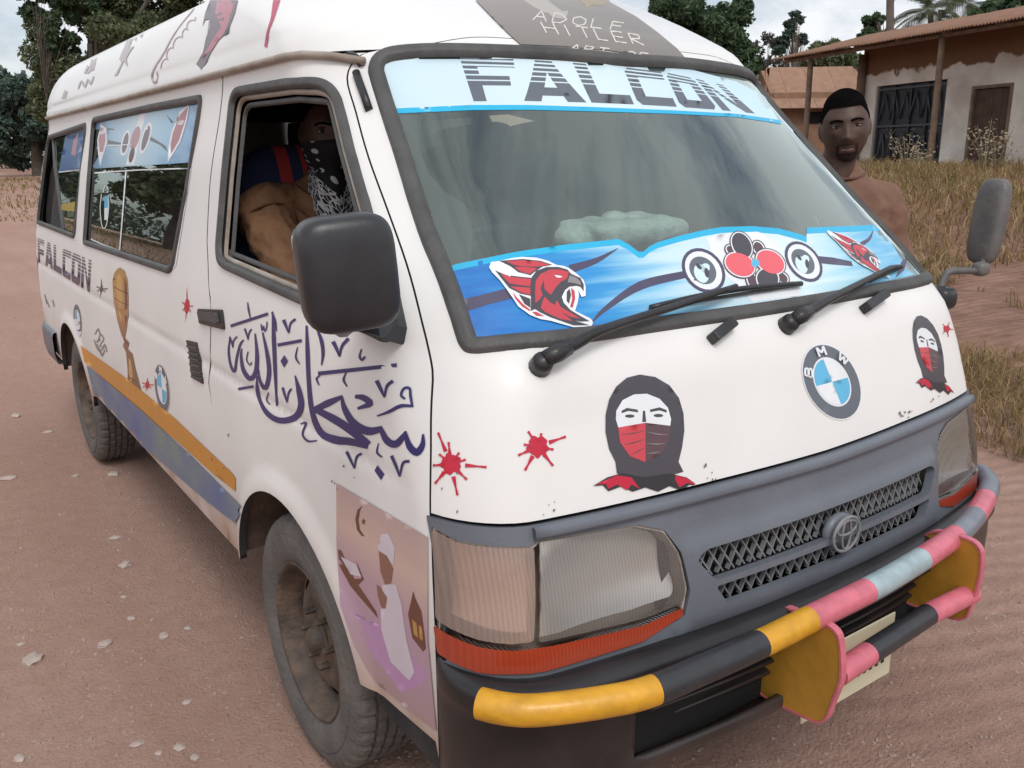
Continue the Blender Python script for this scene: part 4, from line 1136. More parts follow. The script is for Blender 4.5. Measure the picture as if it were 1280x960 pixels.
# door calligraphy
S5 = lambda l: Z(l, 220, 320, 3.2)
def cal(pts, wd): 
    w_ = [x/3.2 for x in (wd if isinstance(wd, (list, tuple)) else [wd])]
    return strip(S5(pts), w_*len(pts) if len(w_) == 1 else w_, 4)
AR = []
for pts, wd in [([(288, 185), (292, 215), (299, 248)], [4, 8, 4]), ([(220, 280), (370, 231)], 12), ([(388, 222), (393, 330), (398, 450), (405, 600)], [6, 17, 15, 7]), ([(386, 225), (398, 262), (404, 302)], [8, 10, 4]),
 ([(432, 255), (444, 285), (453, 308)], [14, 10, 6]), ([(453, 308), (460, 270), (480, 252)], [6, 8, 10]), ([(408, 356), (505, 338)], 13), ([(488, 364), (481, 405), (496, 432)], [4, 8, 5]),
 ([(478, 478), (494, 540), (502, 600), (478, 645), (420, 658), (370, 632), (338, 578), (326, 500)], [5, 22, 26, 26, 24, 20, 12, 6]), ([(428, 525), (438, 560), (446, 585)], [10, 9, 5]), ([(446, 585), (452, 548), (464, 530)], [5, 8, 8]),
 ([(524, 278), (528, 380), (533, 500), (546, 620), (580, 705), (640, 735), (700, 742), (770, 762)], [8, 17, 17, 20, 26, 34, 30, 20]), ([(772, 755), (700, 695), (630, 650), (556, 612)], [30, 34, 32, 22]), ([(554, 615), (610, 588), (668, 562)], [22, 28, 14]),
 ([(664, 560), (676, 610), (712, 668), (770, 700), (828, 690)], [8, 22, 30, 34, 22]), ([(820, 690), (846, 738), (880, 752), (908, 725), (922, 700)], [18, 28, 30, 22, 8]), ([(918, 705), (936, 760), (965, 785), (988, 755), (990, 712)], [14, 26, 30, 22, 8]),
 ([(566, 290), (584, 340), (590, 390), (584, 436)], [8, 15, 13, 5]), ([(630, 342), (645, 372), (656, 402)], [16, 13, 7]), ([(656, 402), (666, 360), (692, 330)], [7, 11, 14]), ([(744, 372), (736, 400), (745, 416), (758, 402)], [5, 8, 9, 9]),
 ([(570, 470), (885, 437)], 16), ([(578, 478), (564, 490), (574, 516)], [5, 8, 5]), ([(683, 464), (672, 495), (686, 522)], [5, 9, 5]), ([(804, 498), (822, 535), (836, 565)], [16, 13, 7]), ([(836, 565), (846, 520), (870, 500)], [7, 12, 14]),
 ([(918, 572), (902, 556), (914, 530), (936, 530), (940, 560), (948, 604)], [9, 10, 11, 11, 12, 9]), ([(950, 600), (900, 600), (855, 622), (806, 640)], [10, 15, 13, 6]), ([(718, 562), (750, 566), (778, 590), (728, 610)], [14, 24, 26, 10]),
 ([(684, 782), (700, 815), (716, 850)], [12, 11, 6]), ([(716, 850), (724, 805), (744, 790)], [6, 10, 11]), ([(864, 798), (882, 840), (897, 882)], [13, 12, 6]), ([(897, 882), (910, 828), (936, 820)], [6, 11, 12]), ([(812, 748), (806, 785), (826, 804)], [4, 8, 7]),
 ([(318, 310), (326, 400), (320, 465), (298, 490), (272, 458), (262, 405), (264, 370)], [6, 16, 18, 20, 16, 11, 5]), ([(348, 305), (368, 400), (374, 470), (360, 528), (338, 500), (330, 450)], [6, 16, 18, 18, 12, 6]), ([(218, 322), (212, 380), (220, 435), (236, 462), (244, 410), (258, 355), (272, 335)], [5, 9, 10, 11, 10, 9, 6]),
 ([(216, 325), (224, 345), (229, 366)], [8, 7, 4]), ([(229, 366), (232, 338), (246, 322)], [4, 6, 7]), ([(276, 290), (284, 312), (290, 335)], [8, 7, 4]), ([(290, 335), (294, 308), (304, 292)], [4, 6, 7]), ([(342, 272), (346, 298), (352, 280), (357, 302), (364, 286), (366, 262)], 5), ([(250, 532), (312, 521)], 10),
 ([(290, 382), (284, 415), (298, 436), (304, 424)], 5), ([(326, 480), (324, 540), (345, 600), (385, 650)], [6, 8, 9, 6]), ([(372, 545), (364, 575), (378, 594)], 5), ([(500, 672), (522, 668), (508, 712), (530, 740), (566, 738)], [5, 9, 8, 9, 5])]:
    AR += cal(pts, wd)
AR += [S5([(435, 396), (450, 420), (434, 446), (420, 420)]), S5([(808, 836), (836, 872), (822, 896), (796, 858)])]
decal('calligraphy', [(AR, K_NAVY)], DOORS[-1], .0014, 30)

# picture sticker on the door foot
S8 = lambda l: Z(l, 400, 600, 3.)
PIC = grad('picture_print', 2, [(.46, '#a88e90'), (.60, '#b294a6'), (.70, '#b89aa4'), (.78, '#cbb0a4'), (.88, '#b8a09e')], .3)
RUG = ink('ink_rug', '#b78db6'); BRN = ink('ink_brown', '#6b4030'); SKIN_P = ink('ink_skin', '#8a6152'); ROBE = ink('ink_robe', '#cfc6d0'); LANT = ink('ink_gold', '#b98a4a')
cres = S8([(165, 95), (145, 110), (137, 145), (143, 185), (160, 208), (172, 210), (155, 185), (150, 150), (155, 115)])
decal('picture_sticker', [([S8([(65, 12), (408, 214), (408, 600), (440, 940), (330, 856), (215, 757), (185, 717), (130, 617), (80, 470), (66, 250)])], PIC), ([S8([(235, 545), (300, 590), (400, 720), (394, 760), (312, 796), (232, 690)]), S8([(130, 500), (235, 545), (250, 690), (190, 660)])], RUG),
 ([cres, S8([(168, 140), (171, 150), (178, 152), (172, 158), (174, 168), (167, 162), (160, 165), (164, 156), (160, 148), (166, 149)])], BRN), ([S8([(72, 258), (84, 262), (135, 372), (215, 490), (222, 516), (160, 445), (110, 385), (78, 320)]), S8([(140, 300), (170, 370), (150, 392), (128, 370), (160, 368)])], BRN), ([S8([(82, 285), (140, 315), (160, 362), (120, 352)])], ROBE),
 ([S8([(222, 250), (235, 200), (262, 200), (286, 250), (280, 320), (255, 280), (225, 262)]), S8([(240, 390), (290, 390), (310, 460), (330, 600), (360, 720), (340, 750), (270, 680), (235, 560), (232, 450)])], ROBE), ([S8([(226, 265), (256, 285), (280, 330), (272, 385), (250, 392), (232, 340)]), S8([(218, 390), (232, 400), (258, 440), (252, 480), (236, 480), (222, 430)])], SKIN_P),
 ([S8([(355, 415), (362, 440), (385, 490), (395, 560), (402, 630), (392, 640), (352, 590), (336, 500), (348, 450)])], BRN), ([S8([(352, 520), (368, 535), (374, 590), (358, 575)]), S8([(376, 540), (388, 550), (392, 600), (380, 592)])], LANT)], DOORS[-1], .0026, 7)

# side stripe, scenic band, lettering and small stickers
SP = SIDES[-1]
STR = ink('ink_amber', '#c98a2c')
decal('stripe', [([[(101, 432), (128, 451), (156, 471), (187, 496), (219, 522.5), (256, 558), (290, 590), (295, 597), (295, 614), (266, 591), (225, 554), (187, 522), (156, 495), (131, 474), (106, 452)]], STR)], SP, .002, 6)
BANDP = pm('scenic_print', '#55669a', .4, var=.1, vscale=4.5, col2='#7a8a86', detail=6)
decal('scenic_band', [([[(109, 457), (125, 469), (175, 510), (240, 570), (304, 634), (304, 660), (262, 628), (219, 591), (185, 562), (156, 541), (140, 528), (124, 508), (117, 488)]], BANDP)], SP, .004, 5)
decal('side_lettering', [(falcon([(47, 297), (56, 300.5), (67, 305), (78.5, 310), (90.5, 315), (102.5, 320), (115.5, 325.5)], [(48, 327.5), (57, 331.5), (67, 337), (78, 344), (89, 351), (101, 358.5), (113.5, 366)]), K_PURP)], SP, .0014, 6)
GOLD = grad('gold_print', 2, [(.66, '#6d5232'), (.85, '#8a5a3c'), (1.0, '#b98a54'), (1.13, '#a98438')]); GOLD2 = ink('gold_shade', '#6b3f2a')
decal('trophy_sticker', [([[(141, 352), (143, 342), (147, 336), (151, 334.5), (156, 338), (160, 350), (161, 375), (160.5, 398), (158, 414), (156.5, 422), (162, 428), (160, 436), (166, 442), (170, 462), (174, 476), (179, 497), (160, 487), (160, 462), (158, 440), (154, 432), (156, 426), (152, 418), (147, 400), (142.5, 376)]], GOLD),
 ([[(146, 346), (150, 341), (153, 350), (153.5, 380), (152.5, 404), (149, 392), (146.5, 368)], [(161.5, 448), (164, 450), (167, 470), (164, 478), (161.5, 466)]], ink('gold_light', '#c8a05c')),
 ([[(156, 345), (159, 355), (160, 378), (159, 398), (157, 410), (156.5, 380)], stroke([(142.5, 358), (151, 363), (160.5, 367)], 1.2), stroke([(143, 372), (152, 378), (161, 381)], 1.0), stroke([(155, 424), (161, 431)], 1.6), stroke([(160.5, 470), (172, 478)], 1.2), [(161, 480), (176, 489), (178.5, 496), (160.5, 486)]], GOLD2)], SP, .0016, 5)
decal('roundel_sticker', roundel((203, 485.5), (9.5, 7), (-1.5, -30), True), SP, .0014, 6, .00012)
decal('roundel_sticker', roundel((97.3, 400.5), (5.2, 4), (-.8, -20.5), False), SP, .0014, 6, .00012)
def flat_splat(cx, cy, sx, sy, up, dn, m): return [([ell(cx, cy, sx, sy, 5)], m), ([[(cx-.6, cy-sy*.8), (cx+.1, cy-up), (cx+.9, cy-sy*.8)]], m), ([[(cx-2.5, cy+dn), (cx-.8, cy+sy*.8), (cx+.2, cy+sy*.8)]], m), ([stroke([(cx-6, cy-sy*.55), (cx, cy)], 1.3), stroke([(cx+8, cy), (cx, cy)], 1.3), stroke([(cx-5.5, cy+sy*.6), (cx, cy)], 1.1), stroke([(cx+5, cy+sy*.8), (cx, cy)], 1.1)], m)]
decal('splash_sticker', flat_splat(234, 382.5, 3.1, 9, 25, 22, K_RED2), SP, .0014, 6, .0001)
decal('splash_sticker', flat_splat(127, 361, 1.6, 5, 14, 13, K_MAROON), SP, .0014, 6, .0001)
decal('splash_sticker', flat_splat(184.5, 481, 2.2, 5, 10, 9, K_RED2), SP, .0014, 6, .0001)
scr = []
for l in ([(119, 418), (123, 411), (125, 420), (121, 428), (126, 424)], [(126, 417), (130, 424), (125, 432), (131, 434)], [(121, 430), (127, 438), (131, 430), (134, 440)], [(124, 436), (128, 445), (131, 437)], [(118, 425), (122, 436), (129, 443)]): scr += strip(l, 1.5, 3)
decal('script_sticker', [(scr, K_GREY)], SP, .0014, 20)
decal('script_sticker', [(strip([(56, 368), (59, 380), (57, 372), (62, 384)], 1.5, 3)+strip([(66, 375), (68, 383)], 1.6), K_GREY)], SP, .0014, 20)
# roof prints, sun faded
S4 = lambda l: Z(l, 60, 0, 3.5556)
F1 = ink('faded_grey', '#b3aeb0', .5); F2 = ink('faded_pink', '#b97f8b', .5); F3 = ink('faded_slate', '#7c747c', .5); F4 = ink('faded_crimson', '#b34a64', .5); F5 = ink('faded_mauve', '#b59fa8', .5)
def keep(l): return [(x, max(y, .5)) for x, y in l]
decal('roof_sticker', [([S4([(722, 2), (700, 60), (688, 120), (700, 90), (718, 86), (720, 120), (700, 190), (690, 235), (660, 285), (682, 308), (700, 290), (722, 240), (760, 180), (800, 142), (832, 60), (846, 2)])], F3), ([S4([(752, 4), (745, 60), (772, 120), (720, 200), (684, 262), (730, 222), (790, 140), (818, 60), (832, 4)])], F2), ([S4([(704, 96), (716, 100), (712, 150), (698, 190)])], K_WHITE), ([S4([(790, 140), (808, 120), (806, 148), (786, 160)])], K_BLACK)], roof, .0016, 8)
decal('roof_drip', [([S4([(1002, 2), (992, 80), (972, 150), (963, 208), (975, 214), (985, 140), (1005, 90), (1034, 2)])], F4)], roof, .0016, 8)
sc = strip(S4([(682, 2), (640, 52), (590, 112), (550, 172), (515, 238), (480, 292), (464, 330), (466, 358), (478, 368), (488, 345), (486, 318)]), [1.2, 1.3, 1.2, 1.4, 1.6, 2, 2.2, 2.4, 2.2, 1.6, 1], 4)
cur = []
for k in range(64):
    t = k/63; bx0 = 492+t*168; by0 = 300-t*232; cur.append((bx0+7*math.cos(t*34)+6*math.sin(t*13), by0+10*math.sin(t*34)+6*math.sin(t*9)))
sc += strip(S4(cur), 1.0, 2)
decal('roof_script', [(sc, F5)], roof, .0016, 30)
decal('roof_sticker', [([S4([(318, 262), (352, 180), (380, 172), (362, 215), (386, 205), (362, 238), (350, 262), (356, 300), (338, 272), (310, 335), (296, 338), (328, 280)])], F1), (strip(S4([(345, 170), (360, 195), (375, 150), (390, 180), (402, 135), (415, 165), (430, 125)]), 1.8, 3), F1)], roof, .0016, 8)
decal('roof_sticker', [([S4([(175, 330), (195, 262), (205, 270), (188, 322)]), S4([(192, 318), (212, 240), (226, 232), (206, 310)]), S4([(160, 325), (176, 290), (184, 296), (170, 328)])], F1), (strip(S4([(135, 395), (150, 360), (165, 388), (178, 352), (190, 375), (204, 340)]), 2, 3), F1)], roof, .0016, 8)
decal('roof_sticker', [([S4([(60, 440), (75, 400), (88, 408), (80, 436)])], F1)], roof, .0016, 8)
# grey poster on the front of the roof
POST = grad('poster_print', 2, [(1.74, '#7c7874'), (1.86, '#8d8884'), (1.98, '#a09a94')], .55)
LET = pm('poster_letter', '#d5d0c8', .6, var=.05)
FT = {'A': [[(0, 0), (.5, 1), (1, 0)], [(.2, .4), (.8, .4)]], 'D': [[(0, 0), (0, 1), (.6, .95), (1, .5), (.6, .05), (0, 0)]], 'O': [[(.5, 0), (.05, .25), (.05, .75), (.5, 1), (.95, .75), (.95, .25), (.5, 0)]], 'L': [[(0, 1), (0, 0), (.8, 0)]], 'F': [[(0, 0), (0, 1), (.8, 1)], [(0, .55), (.7, .55)]],
 'H': [[(0, 0), (0, 1)], [(1, 0), (1, 1)], [(0, .5), (1, .5)]], 'I': [[(.5, 0), (.5, 1)]], 'T': [[(.5, 0), (.5, 1)], [(0, 1), (1, 1)]], 'E': [[(.9, 0), (0, 0), (0, 1), (.9, 1)], [(0, .5), (.8, .5)]], 'R': [[(0, 0), (0, 1), (.8, .95), (.8, .6), (0, .5), (.9, 0)]], ' ': []}
def word(t, q, wd):
    TL, TR, BR, BL = [Vector(p) for p in q]; n = len(t); out = []
    for i, ch in enumerate(t):
        for ln in FT[ch]:
            pp_ = []
            for x, y in ln:
                u = (i+.12+x*.70)/n; top = TL.lerp(TR, u); bot = BL.lerp(BR, u); pp_.append(tuple(bot.lerp(top, y)))
            for k in range(len(pp_)-1): out.append(stroke([pp_[k], pp_[k+1]], wd))
    return out
S2 = lambda l: Z(l, 440, 0, 2.6667)
decal('roof_poster', [([[(594, 1), (612, 20), (634, 42), (650, 56.5), (700, 58.5), (760, 64), (820, 72), (861, 79.5), (846, 62), (822, 42), (795, 22), (757, 1)]], POST),
 ([S2([(570, 4), (650, 4), (700, 42), (720, 40), (712, 66), (680, 64), (610, 30)])], ink('poster_light', '#b0aaa2')), ([S2([(760, 4), (860, 4), (838, 22), (800, 20), (780, 30)])], ink('poster_warm', '#a8987c')),
 (word('ADOLF', S2([(600, 36), (925, 84), (915, 110), (594, 70)]), 1.5), LET), (word('HITLER', S2([(620, 76), (970, 122), (985, 156), (640, 113)]), 1.6), LET), (word('ART OF', S2([(728, 150), (1000, 184), (990, 200), (714, 172)]), 1.5), LET)], nose, .003, 6, look=SH)
# side window film: printed top strip, tape lines and a roundel
SG = .0007
W5 = lambda l: Z(l, 90, 110, 4)
FILM = grad('window_film', 1, [(1.6, '#3f74a8'), (2.0, '#86b4d2'), (2.5, '#b8d2de'), (3.0, '#7fa8c8'), (3.3, '#46699a')], .3)
wl = [([W5([(118, 176), (330, 132), (500, 96), (648, 62), (600, 372), (350, 388), (86, 405)])], FILM)]
wl += [([W5([(180, 200), (215, 205), (180, 235)]), W5([(180, 260), (250, 275), (250, 285), (180, 280)]), W5([(390, 240), (470, 290), (480, 320), (440, 285), (390, 262)]), W5([(470, 130), (510, 170), (500, 180)])], K_STEEL), ([W5([(270, 385), (340, 128), (370, 125), (312, 384)])], K_WHITE)]
wl += [([W5(ell(268, 275, 66, 20, -78)), W5(ell(370, 250, 82, 22, -74))], K_WHITE), ([W5(ell(268, 275, 52, 13, -78)), W5(ell(370, 250, 66, 14, -74))], F3), ([W5(ell(318, 250, 60, 20, -74))], ink('film_rose', '#b08890')), ([W5(ell(300, 335, 40, 12, -78))], K_MAROON)]
wl += [([W5([(145, 180), (172, 200), (178, 270), (160, 330), (142, 395), (132, 330), (128, 260)])], K_WHITE), ([W5([(148, 195), (168, 212), (170, 265), (156, 320), (140, 320), (134, 260)])], ink('film_rose', '#b08890')), ([W5([(592, 78), (578, 160), (545, 270), (480, 376), (486, 290), (500, 220), (540, 120)])], K_WHITE), ([W5([(584, 92), (570, 160), (538, 262), (498, 330), (496, 280), (508, 222), (546, 130)])], ink('film_rose2', '#a8707a'))]
def wline(l, wd=1.6): return strip(W5(l), wd, 3)
wl += [(wline([(86, 428), (340, 410), (596, 402)])+wline([(272, 412), (258, 600), (240, 815)])+wline([(86, 432), (78, 590), (70, 740)])+wline([(70, 742), (150, 780), (236, 812)])+wline([(252, 822), (380, 862), (500, 895), (520, 885)])+wline([(520, 888), (560, 640), (596, 404)], 1.2)+wline([(160, 292), (300, 282)], 1.2), K_WHITE)]
wl += [(wline([(160, 520), (165, 495), (175, 490), (183, 505), (180, 525)], 1)+wline([(150, 530), (143, 600), (150, 680), (162, 702), (176, 680), (186, 600), (184, 540)], 1), K_WHITE), ([W5([(165, 540), (184, 545), (184, 600), (164, 600)])], K_SKY), ([W5([(164, 600), (184, 600), (178, 660), (165, 660)])], K_WHITE)]
decal('window_film', wl, W1G, SG, 9, .0001)
S1 = lambda l: Z(l, 0, 0, 2.6667)
decal('window_film', [([S1([(222, 434), (288, 412), (268, 562), (196, 572)])], FILM), ([S1([(248, 450), (262, 445), (252, 520), (238, 515)])], ink('film_rose', '#b08890')), (strip(S1([(196, 574), (268, 566)]), 1.4)+strip(S1([(190, 780), (258, 800)]), 1.2), K_WHITE), ([S1([(206, 680), (252, 672), (248, 705), (204, 700)])], ink('flag_yellow', '#a8923a')), ([S1([(204, 705), (248, 708), (246, 725), (204, 720)])], ink('flag_green', '#3f5a3a'))], W2G, .0007, 9, .0001)

# chipped paint above the grille and rust spots
CHIP = pm('paint_chip', (.16, .13, .11), .8, var=.3, vscale=60)
rc = random.Random(21)
for (cx, cy, n_, sp_) in ((888, 592, 9, 7), (1131, 516, 8, 5), (700, 640, 4, 12), (1165, 500, 4, 8), (560, 610, 3, 20), (430, 590, 4, 14), (300, 560, 4, 25)):
    ps = []
    for k in range(n_):
        x, y = cx+rc.gauss(0, sp_), cy+rc.gauss(0, sp_*.8); s = rc.uniform(.5, 1.3); ps.append([(x+s*rc.uniform(.6, 1.3)*math.cos(t), y+s*1.8*rc.uniform(.6, 1.3)*math.sin(t)) for t in [2*math.pi*q/7 for q in range(7)]])
    o = decal('paint_chips', [(ps, CHIP)], nose if cx > 545 else DOORS[-1], .0026, 7); o['kind'] = 'stuff'
# ------------------------------------------------------------------ cab interior
TRIM = pm('dash_grey', (.09, .095, .09), .7, var=.15, vscale=10, bump=.1)
SEATN = pm('seat_black', (.03, .03, .035), .85, var=.2, bump=.2, bscale=80)
bm = bmesh.new()
prof = [(.26, 1.10), (.36, 1.155), (.62, 1.16), (.70, 1.13), (.72, 1.0), (.70, .75), (.30, .75), (.24, .95)]
def dash_bm(prof, x0, x1):
    bm = bmesh.new(); a = [bm.verts.new((x0, y, z)) for y, z in prof]; b = [bm.verts.new((x1, y, z)) for y, z in prof]
    n = len(prof)
    for i in range(n): bm.faces.new((a[i], a[(i+1) % n], b[(i+1) % n], b[i]))
    bm.faces.new(a); bm.faces.new(b[::-1]); return bm
dsh = bm_obj('dashboard', dash_bm(prof, -.66, .62), TRIM, VAN)
bvm = dsh.modifiers.new('b', 'BEVEL'); bvm.width = .02; bvm.segments = 3
SWM = pm('wheel_rim_plastic', (.02, .02, .022), .5, var=.1)
sc_ = Vector((-.41, .83, 1.25)); ax = Vector((0, .55, .83)).normalized(); e1 = Vector((1, 0, 0)); e2 = ax.cross(e1)
v, f = join(tube([sc_+(e1*math.cos(t)+e2*math.sin(t))*.195 for t in [2*math.pi*k/40 for k in range(40)]], .013, 8, closed=True), tube([sc_+e1*-.19, sc_, sc_+e1*.19], .014, 8), tube([sc_, sc_-ax*.3], .02, 8), tube([sc_, sc_-e2*.19], .013, 8))
mk('steering_wheel', v, f, SWM, VAN)
def strip_mat(name, base, red, x0, wid):
    """woven cloth with a pair of red stripes at fixed places across it"""
    m = bpy.data.materials.new(name); m.use_nodes = True; nt = m.node_tree; N = nt.nodes; L = nt.links; b = N['Principled BSDF']; b.inputs['Roughness'].default_value = .9
    tc = N.new('ShaderNodeTexCoord'); sx = N.new('ShaderNodeSeparateXYZ'); L.new(tc.outputs['Object'], sx.inputs[0])
    cr = N.new('ShaderNodeValToRGB'); cr.color_ramp.interpolation = 'CONSTANT'; e = cr.color_ramp.elements
    st = [(0, base), (.26, red), (.34, base), (.42, red), (.46, base), (.78, red)]
    while len(e) < len(st): e.new(.5)
    for i, (p, c) in enumerate(st): e[i].position = p; e[i].color = lin(c)
    mr = N.new('ShaderNodeMapRange'); mr.inputs[1].default_value = x0; mr.inputs[2].default_value = x0+wid
    L.new(sx.outputs[0], mr.inputs[0]); L.new(mr.outputs[0], cr.inputs[0]); L.new(cr.outputs[0], b.inputs['Base Color']); return m
CLOTH = strip_mat('striped_cloth', (.03, .042, .11), (.55, .05, .05), -.68, .46)
def seat(x, y, wd, cover=None, z=.78):
    s = empty('seat'); s.parent = VAN
    v, f = superq((x, y-.22, z), (wd/2, .26, .09), (.5, .5)); mk('seat_cushion', v, f, SEATN, s)
    rot = Matrix.Rotation(R(-12), 3, 'X')
    v, f = superq((x, y+.06, z+.36), (wd/2, .075, .36), (.45, .45), rot); mk('seat_back', v, f, SEATN, s)
    if cover:
        v, f = superq((x, y+.055, z+.40), (wd/2+.018, .095, .36), (.5, .5), rot); o = mk('seat_cover', v, f, cover, s)
    return s
def capsule(p0, p1, r0, r1, seg=16, cap=5):
    p0, p1 = Vector(p0), Vector(p1); d = (p1-p0).normalized(); pts = []; rr = []
    for k in range(cap): a = math.pi/2*(1-k/cap); pts.append(p0-d*r0*math.sin(a)); rr.append(max(.0005, r0*math.cos(a)))
    for k in range(5): t = k/4; pts.append(p0.lerp(p1, t)); rr.append(r0+(r1-r0)*t)
    for k in range(1, cap+1): a = math.pi/2*k/cap; pts.append(p1+d*r1*math.sin(a)); rr.append(max(.0005, r1*math.cos(a)))
    return tube(pts, rr, seg)
def ellipsoid(c, s, rot=None, nu=24, nv=16): return superq(c, s, (1, 1), rot, nu, nv)
def remesh(name, parts, voxel, mat, parent=None, smooth=4, factor=.5):
    v, f = join(*parts); o = mk('tmp', v, f, mat)
    r_ = o.modifiers.new('r', 'REMESH'); r_.mode = 'VOXEL'; r_.voxel_size = voxel; r_.use_smooth_shade = True
    if smooth: s = o.modifiers.new('s', 'SMOOTH'); s.iterations = smooth; s.factor = factor
    dg = bpy.context.evaluated_depsgraph_get(); me = bpy.data.meshes.new_from_object(o.evaluated_get(dg)); me.name = name
    if not me.materials: me.materials.append(mat)
    old = o.data; bpy.data.objects.remove(o); bpy.data.meshes.remove(old)
    me.polygons.foreach_set('use_smooth', [True]*len(me.polygons))
    o = bpy.data.objects.new(name, me); COL.objects.link(o)
    if parent: o.parent = parent
    return o
from mathutils import noise as mnoise
def wrinkle(o, amp, sc, stretch=(1, 1, 1), seed=0.):
    """cloth folds: ridged noise pushed along the normals"""
    me = o.data; off = Vector((seed, seed*1.7, -seed))
    cs = []
    for v_ in me.vertices:
        q = Vector((v_.co.x*stretch[0], v_.co.y*stretch[1], v_.co.z*stretch[2]))*sc+off
        n1 = 1-abs(mnoise.noise(q)*2.0); n2 = 1-abs(mnoise.noise(q*2.3)*2.0); cs.append(v_.co+v_.normal*amp*(n1*.8+n2*.3-.4))
    for v_, c in zip(me.vertices, cs): v_.co = c
    me.update(); return o
def g2(x, z, cx, cz, sx, sz): return math.exp(-((x-cx)/sx)**2-((z-cz)/sz)**2)
def head_pt(d, k=1.):
    """head surface in the direction d (unit), face looking along -y; metres from the head centre"""
    x, y, z = d.x*.079, d.y*.098, d.z*.119
    if z < 0: t = min(1, -z/.12); x *= 1-.20*t*t; y *= 1-.10*t if y > 0 else 1.0
    if z > .03: x *= 1.02
    fr = max(0, -d.y); fr = fr**.7
    ax_ = abs(x); o = 0
    o += .019*g2(x, z, 0, -.030, .015, .016)+.012*g2(x, z, 0, -.008, .009, .022)+.011*g2(ax_, z, .016, -.034, .010, .009)
    o -= .008*g2(ax_, z, .032, .010, .017, .011)
    o += .005*g2(ax_, z, .028, .034, .030, .010)+.005*g2(ax_, z, .046, -.018, .018, .018)
    o += .008*g2(x, z, 0, -.058, .022, .007)+.009*g2(x, z, 0, -.072, .018, .007)-.006*g2(x, z, 0, -.065, .024, .0035)
    o += .007*g2(x, z, 0, -.103, .022, .014)-.003*g2(x, z, 0, -.088, .022, .006)
    y -= o*fr
    return Vector((x, y, z))
def head_parts(c, rot):
    v = []; f = []; nu, nv = 96, 72
    for i in range(nv+1):
        ph = -math.pi/2+math.pi*i/nv
        for k in range(nu):
            th = 2*math.pi*k/nu; d = Vector((math.cos(ph)*math.cos(th), math.cos(ph)*math.sin(th), math.sin(ph)))
            v.append(rot @ head_pt(d)+c)
    for i in range(nv):
        for k in range(nu): f.append((i*nu+k, i*nu+(k+1) % nu, (i+1)*nu+(k+1) % nu, (i+1)*nu+k))
    P = [(v, f)]
    for s in (-1, 1):
        P.append(ellipsoid(rot @ Vector((s*.078, .012, -.004))+c, (.009, .018, .031), rot @ Matrix.Rotation(R(s*-14), 3, 'Z')))
    P.append(capsule(c+rot @ Vector((0, .028, -.04)), c+Vector((0, .04, -.20)), .056, .062))
    return P
def patch(c, rot, fn, off, mat, name, parent, nu=80, nv=60, jit=0):
    """shell over part of the head; fn(d, p) -> keep"""
    v = []; idx = {}; f = []
    rnd = random.Random(3)
    for i in range(nv+1):
        ph = -math.pi/2+math.pi*i/nv
        for k in range(nu):
            th = 2*math.pi*k/nu; d = Vector((math.cos(ph)*math.cos(th), math.cos(ph)*math.sin(th), math.sin(ph))); p = head_pt(d)
            oo = off(d, p) if callable(off) else off
            v.append(rot @ (p+d*(oo+rnd.uniform(-jit, jit)))+c); idx[(i, k)] = fn(d, p)
    for i in range(nv):
        for k in range(nu):
            q = [(i, k), (i, (k+1) % nu), (i+1, (k+1) % nu), (i+1, k)]
            if all(idx[a] for a in q): f.append(tuple(a[0]*nu+a[1] for a in q))
    return mk(name, v, f, mat, parent)
SKIN = pm('skin', (.078, .042, .030), .55, var=.18, vscale=30, bump=.08, bscale=160)
LIP = pm('lip_skin', (.12, .055, .05), .45, var=.1)
HAIR = pm('hair', (.006, .005, .005), 1.0, var=.3, vscale=60, bump=.8, bscale=260, spec=.05)
EYEW = pm('eye_white', (.42, .38, .34), .25, var=.03); EYED = pm('eye_iris', (.008, .006, .005), .15, var=.02)
TEE = pm('brown_tee', (.20, .108, .074), .9, var=.12, vscale=9, bump=.3, bscale=30)
SHIRT = pm('tan_shirt', (.20, .100, .050), .85, var=.15, vscale=9, bump=.3, bscale=30)
TROU = pm('dark_trousers', (.03, .032, .04), .9, var=.15, bump=.2, bscale=30)
SHOE = pm('shoe_black', (.02, .02, .02), .6)
def eyes(c, rot, parent, lookx=0.):
    for s in (-1, 1):
        ec_ = Vector((s*.032, -.0775, .0095))
        v, f = ellipsoid(ec_, (.0135, .0085, .0052), None, 20, 12); mk('eye', [rot @ Vector(p)+c for p in v], f, EYEW, parent)
        v, f = ellipsoid(ec_+Vector((lookx, -.0052, 0)), (.0066, .0054, .0056), None, 16, 10); mk('iris', [rot @ Vector(p)+c for p in v], f, EYED, parent)
        # lids and brow
        pts = [ec_+Vector((.0165*math.cos(t), -.0065-.003*math.sin(t), .0075*math.sin(t)+.001)) for t in [math.pi*k/8 for k in range(9)]]
        v, f = tube(pts, .0030, 8); mk('eyelid', [rot @ Vector(p)+c for p in v], f, SKIN, parent)
        pts = [Vector((s*x, y, z)) for x, y, z in ((.013, -.0955, .026), (.028, -.0945, .030), (.042, -.086, .030), (.053, -.075, .025))]
        v, f = tube(catmull(pts, 4), [.0036]*6+[.0028]*7, 8); mk('eyebrow', [rot @ Vector(p)+c for p in v], f, HAIR, parent)
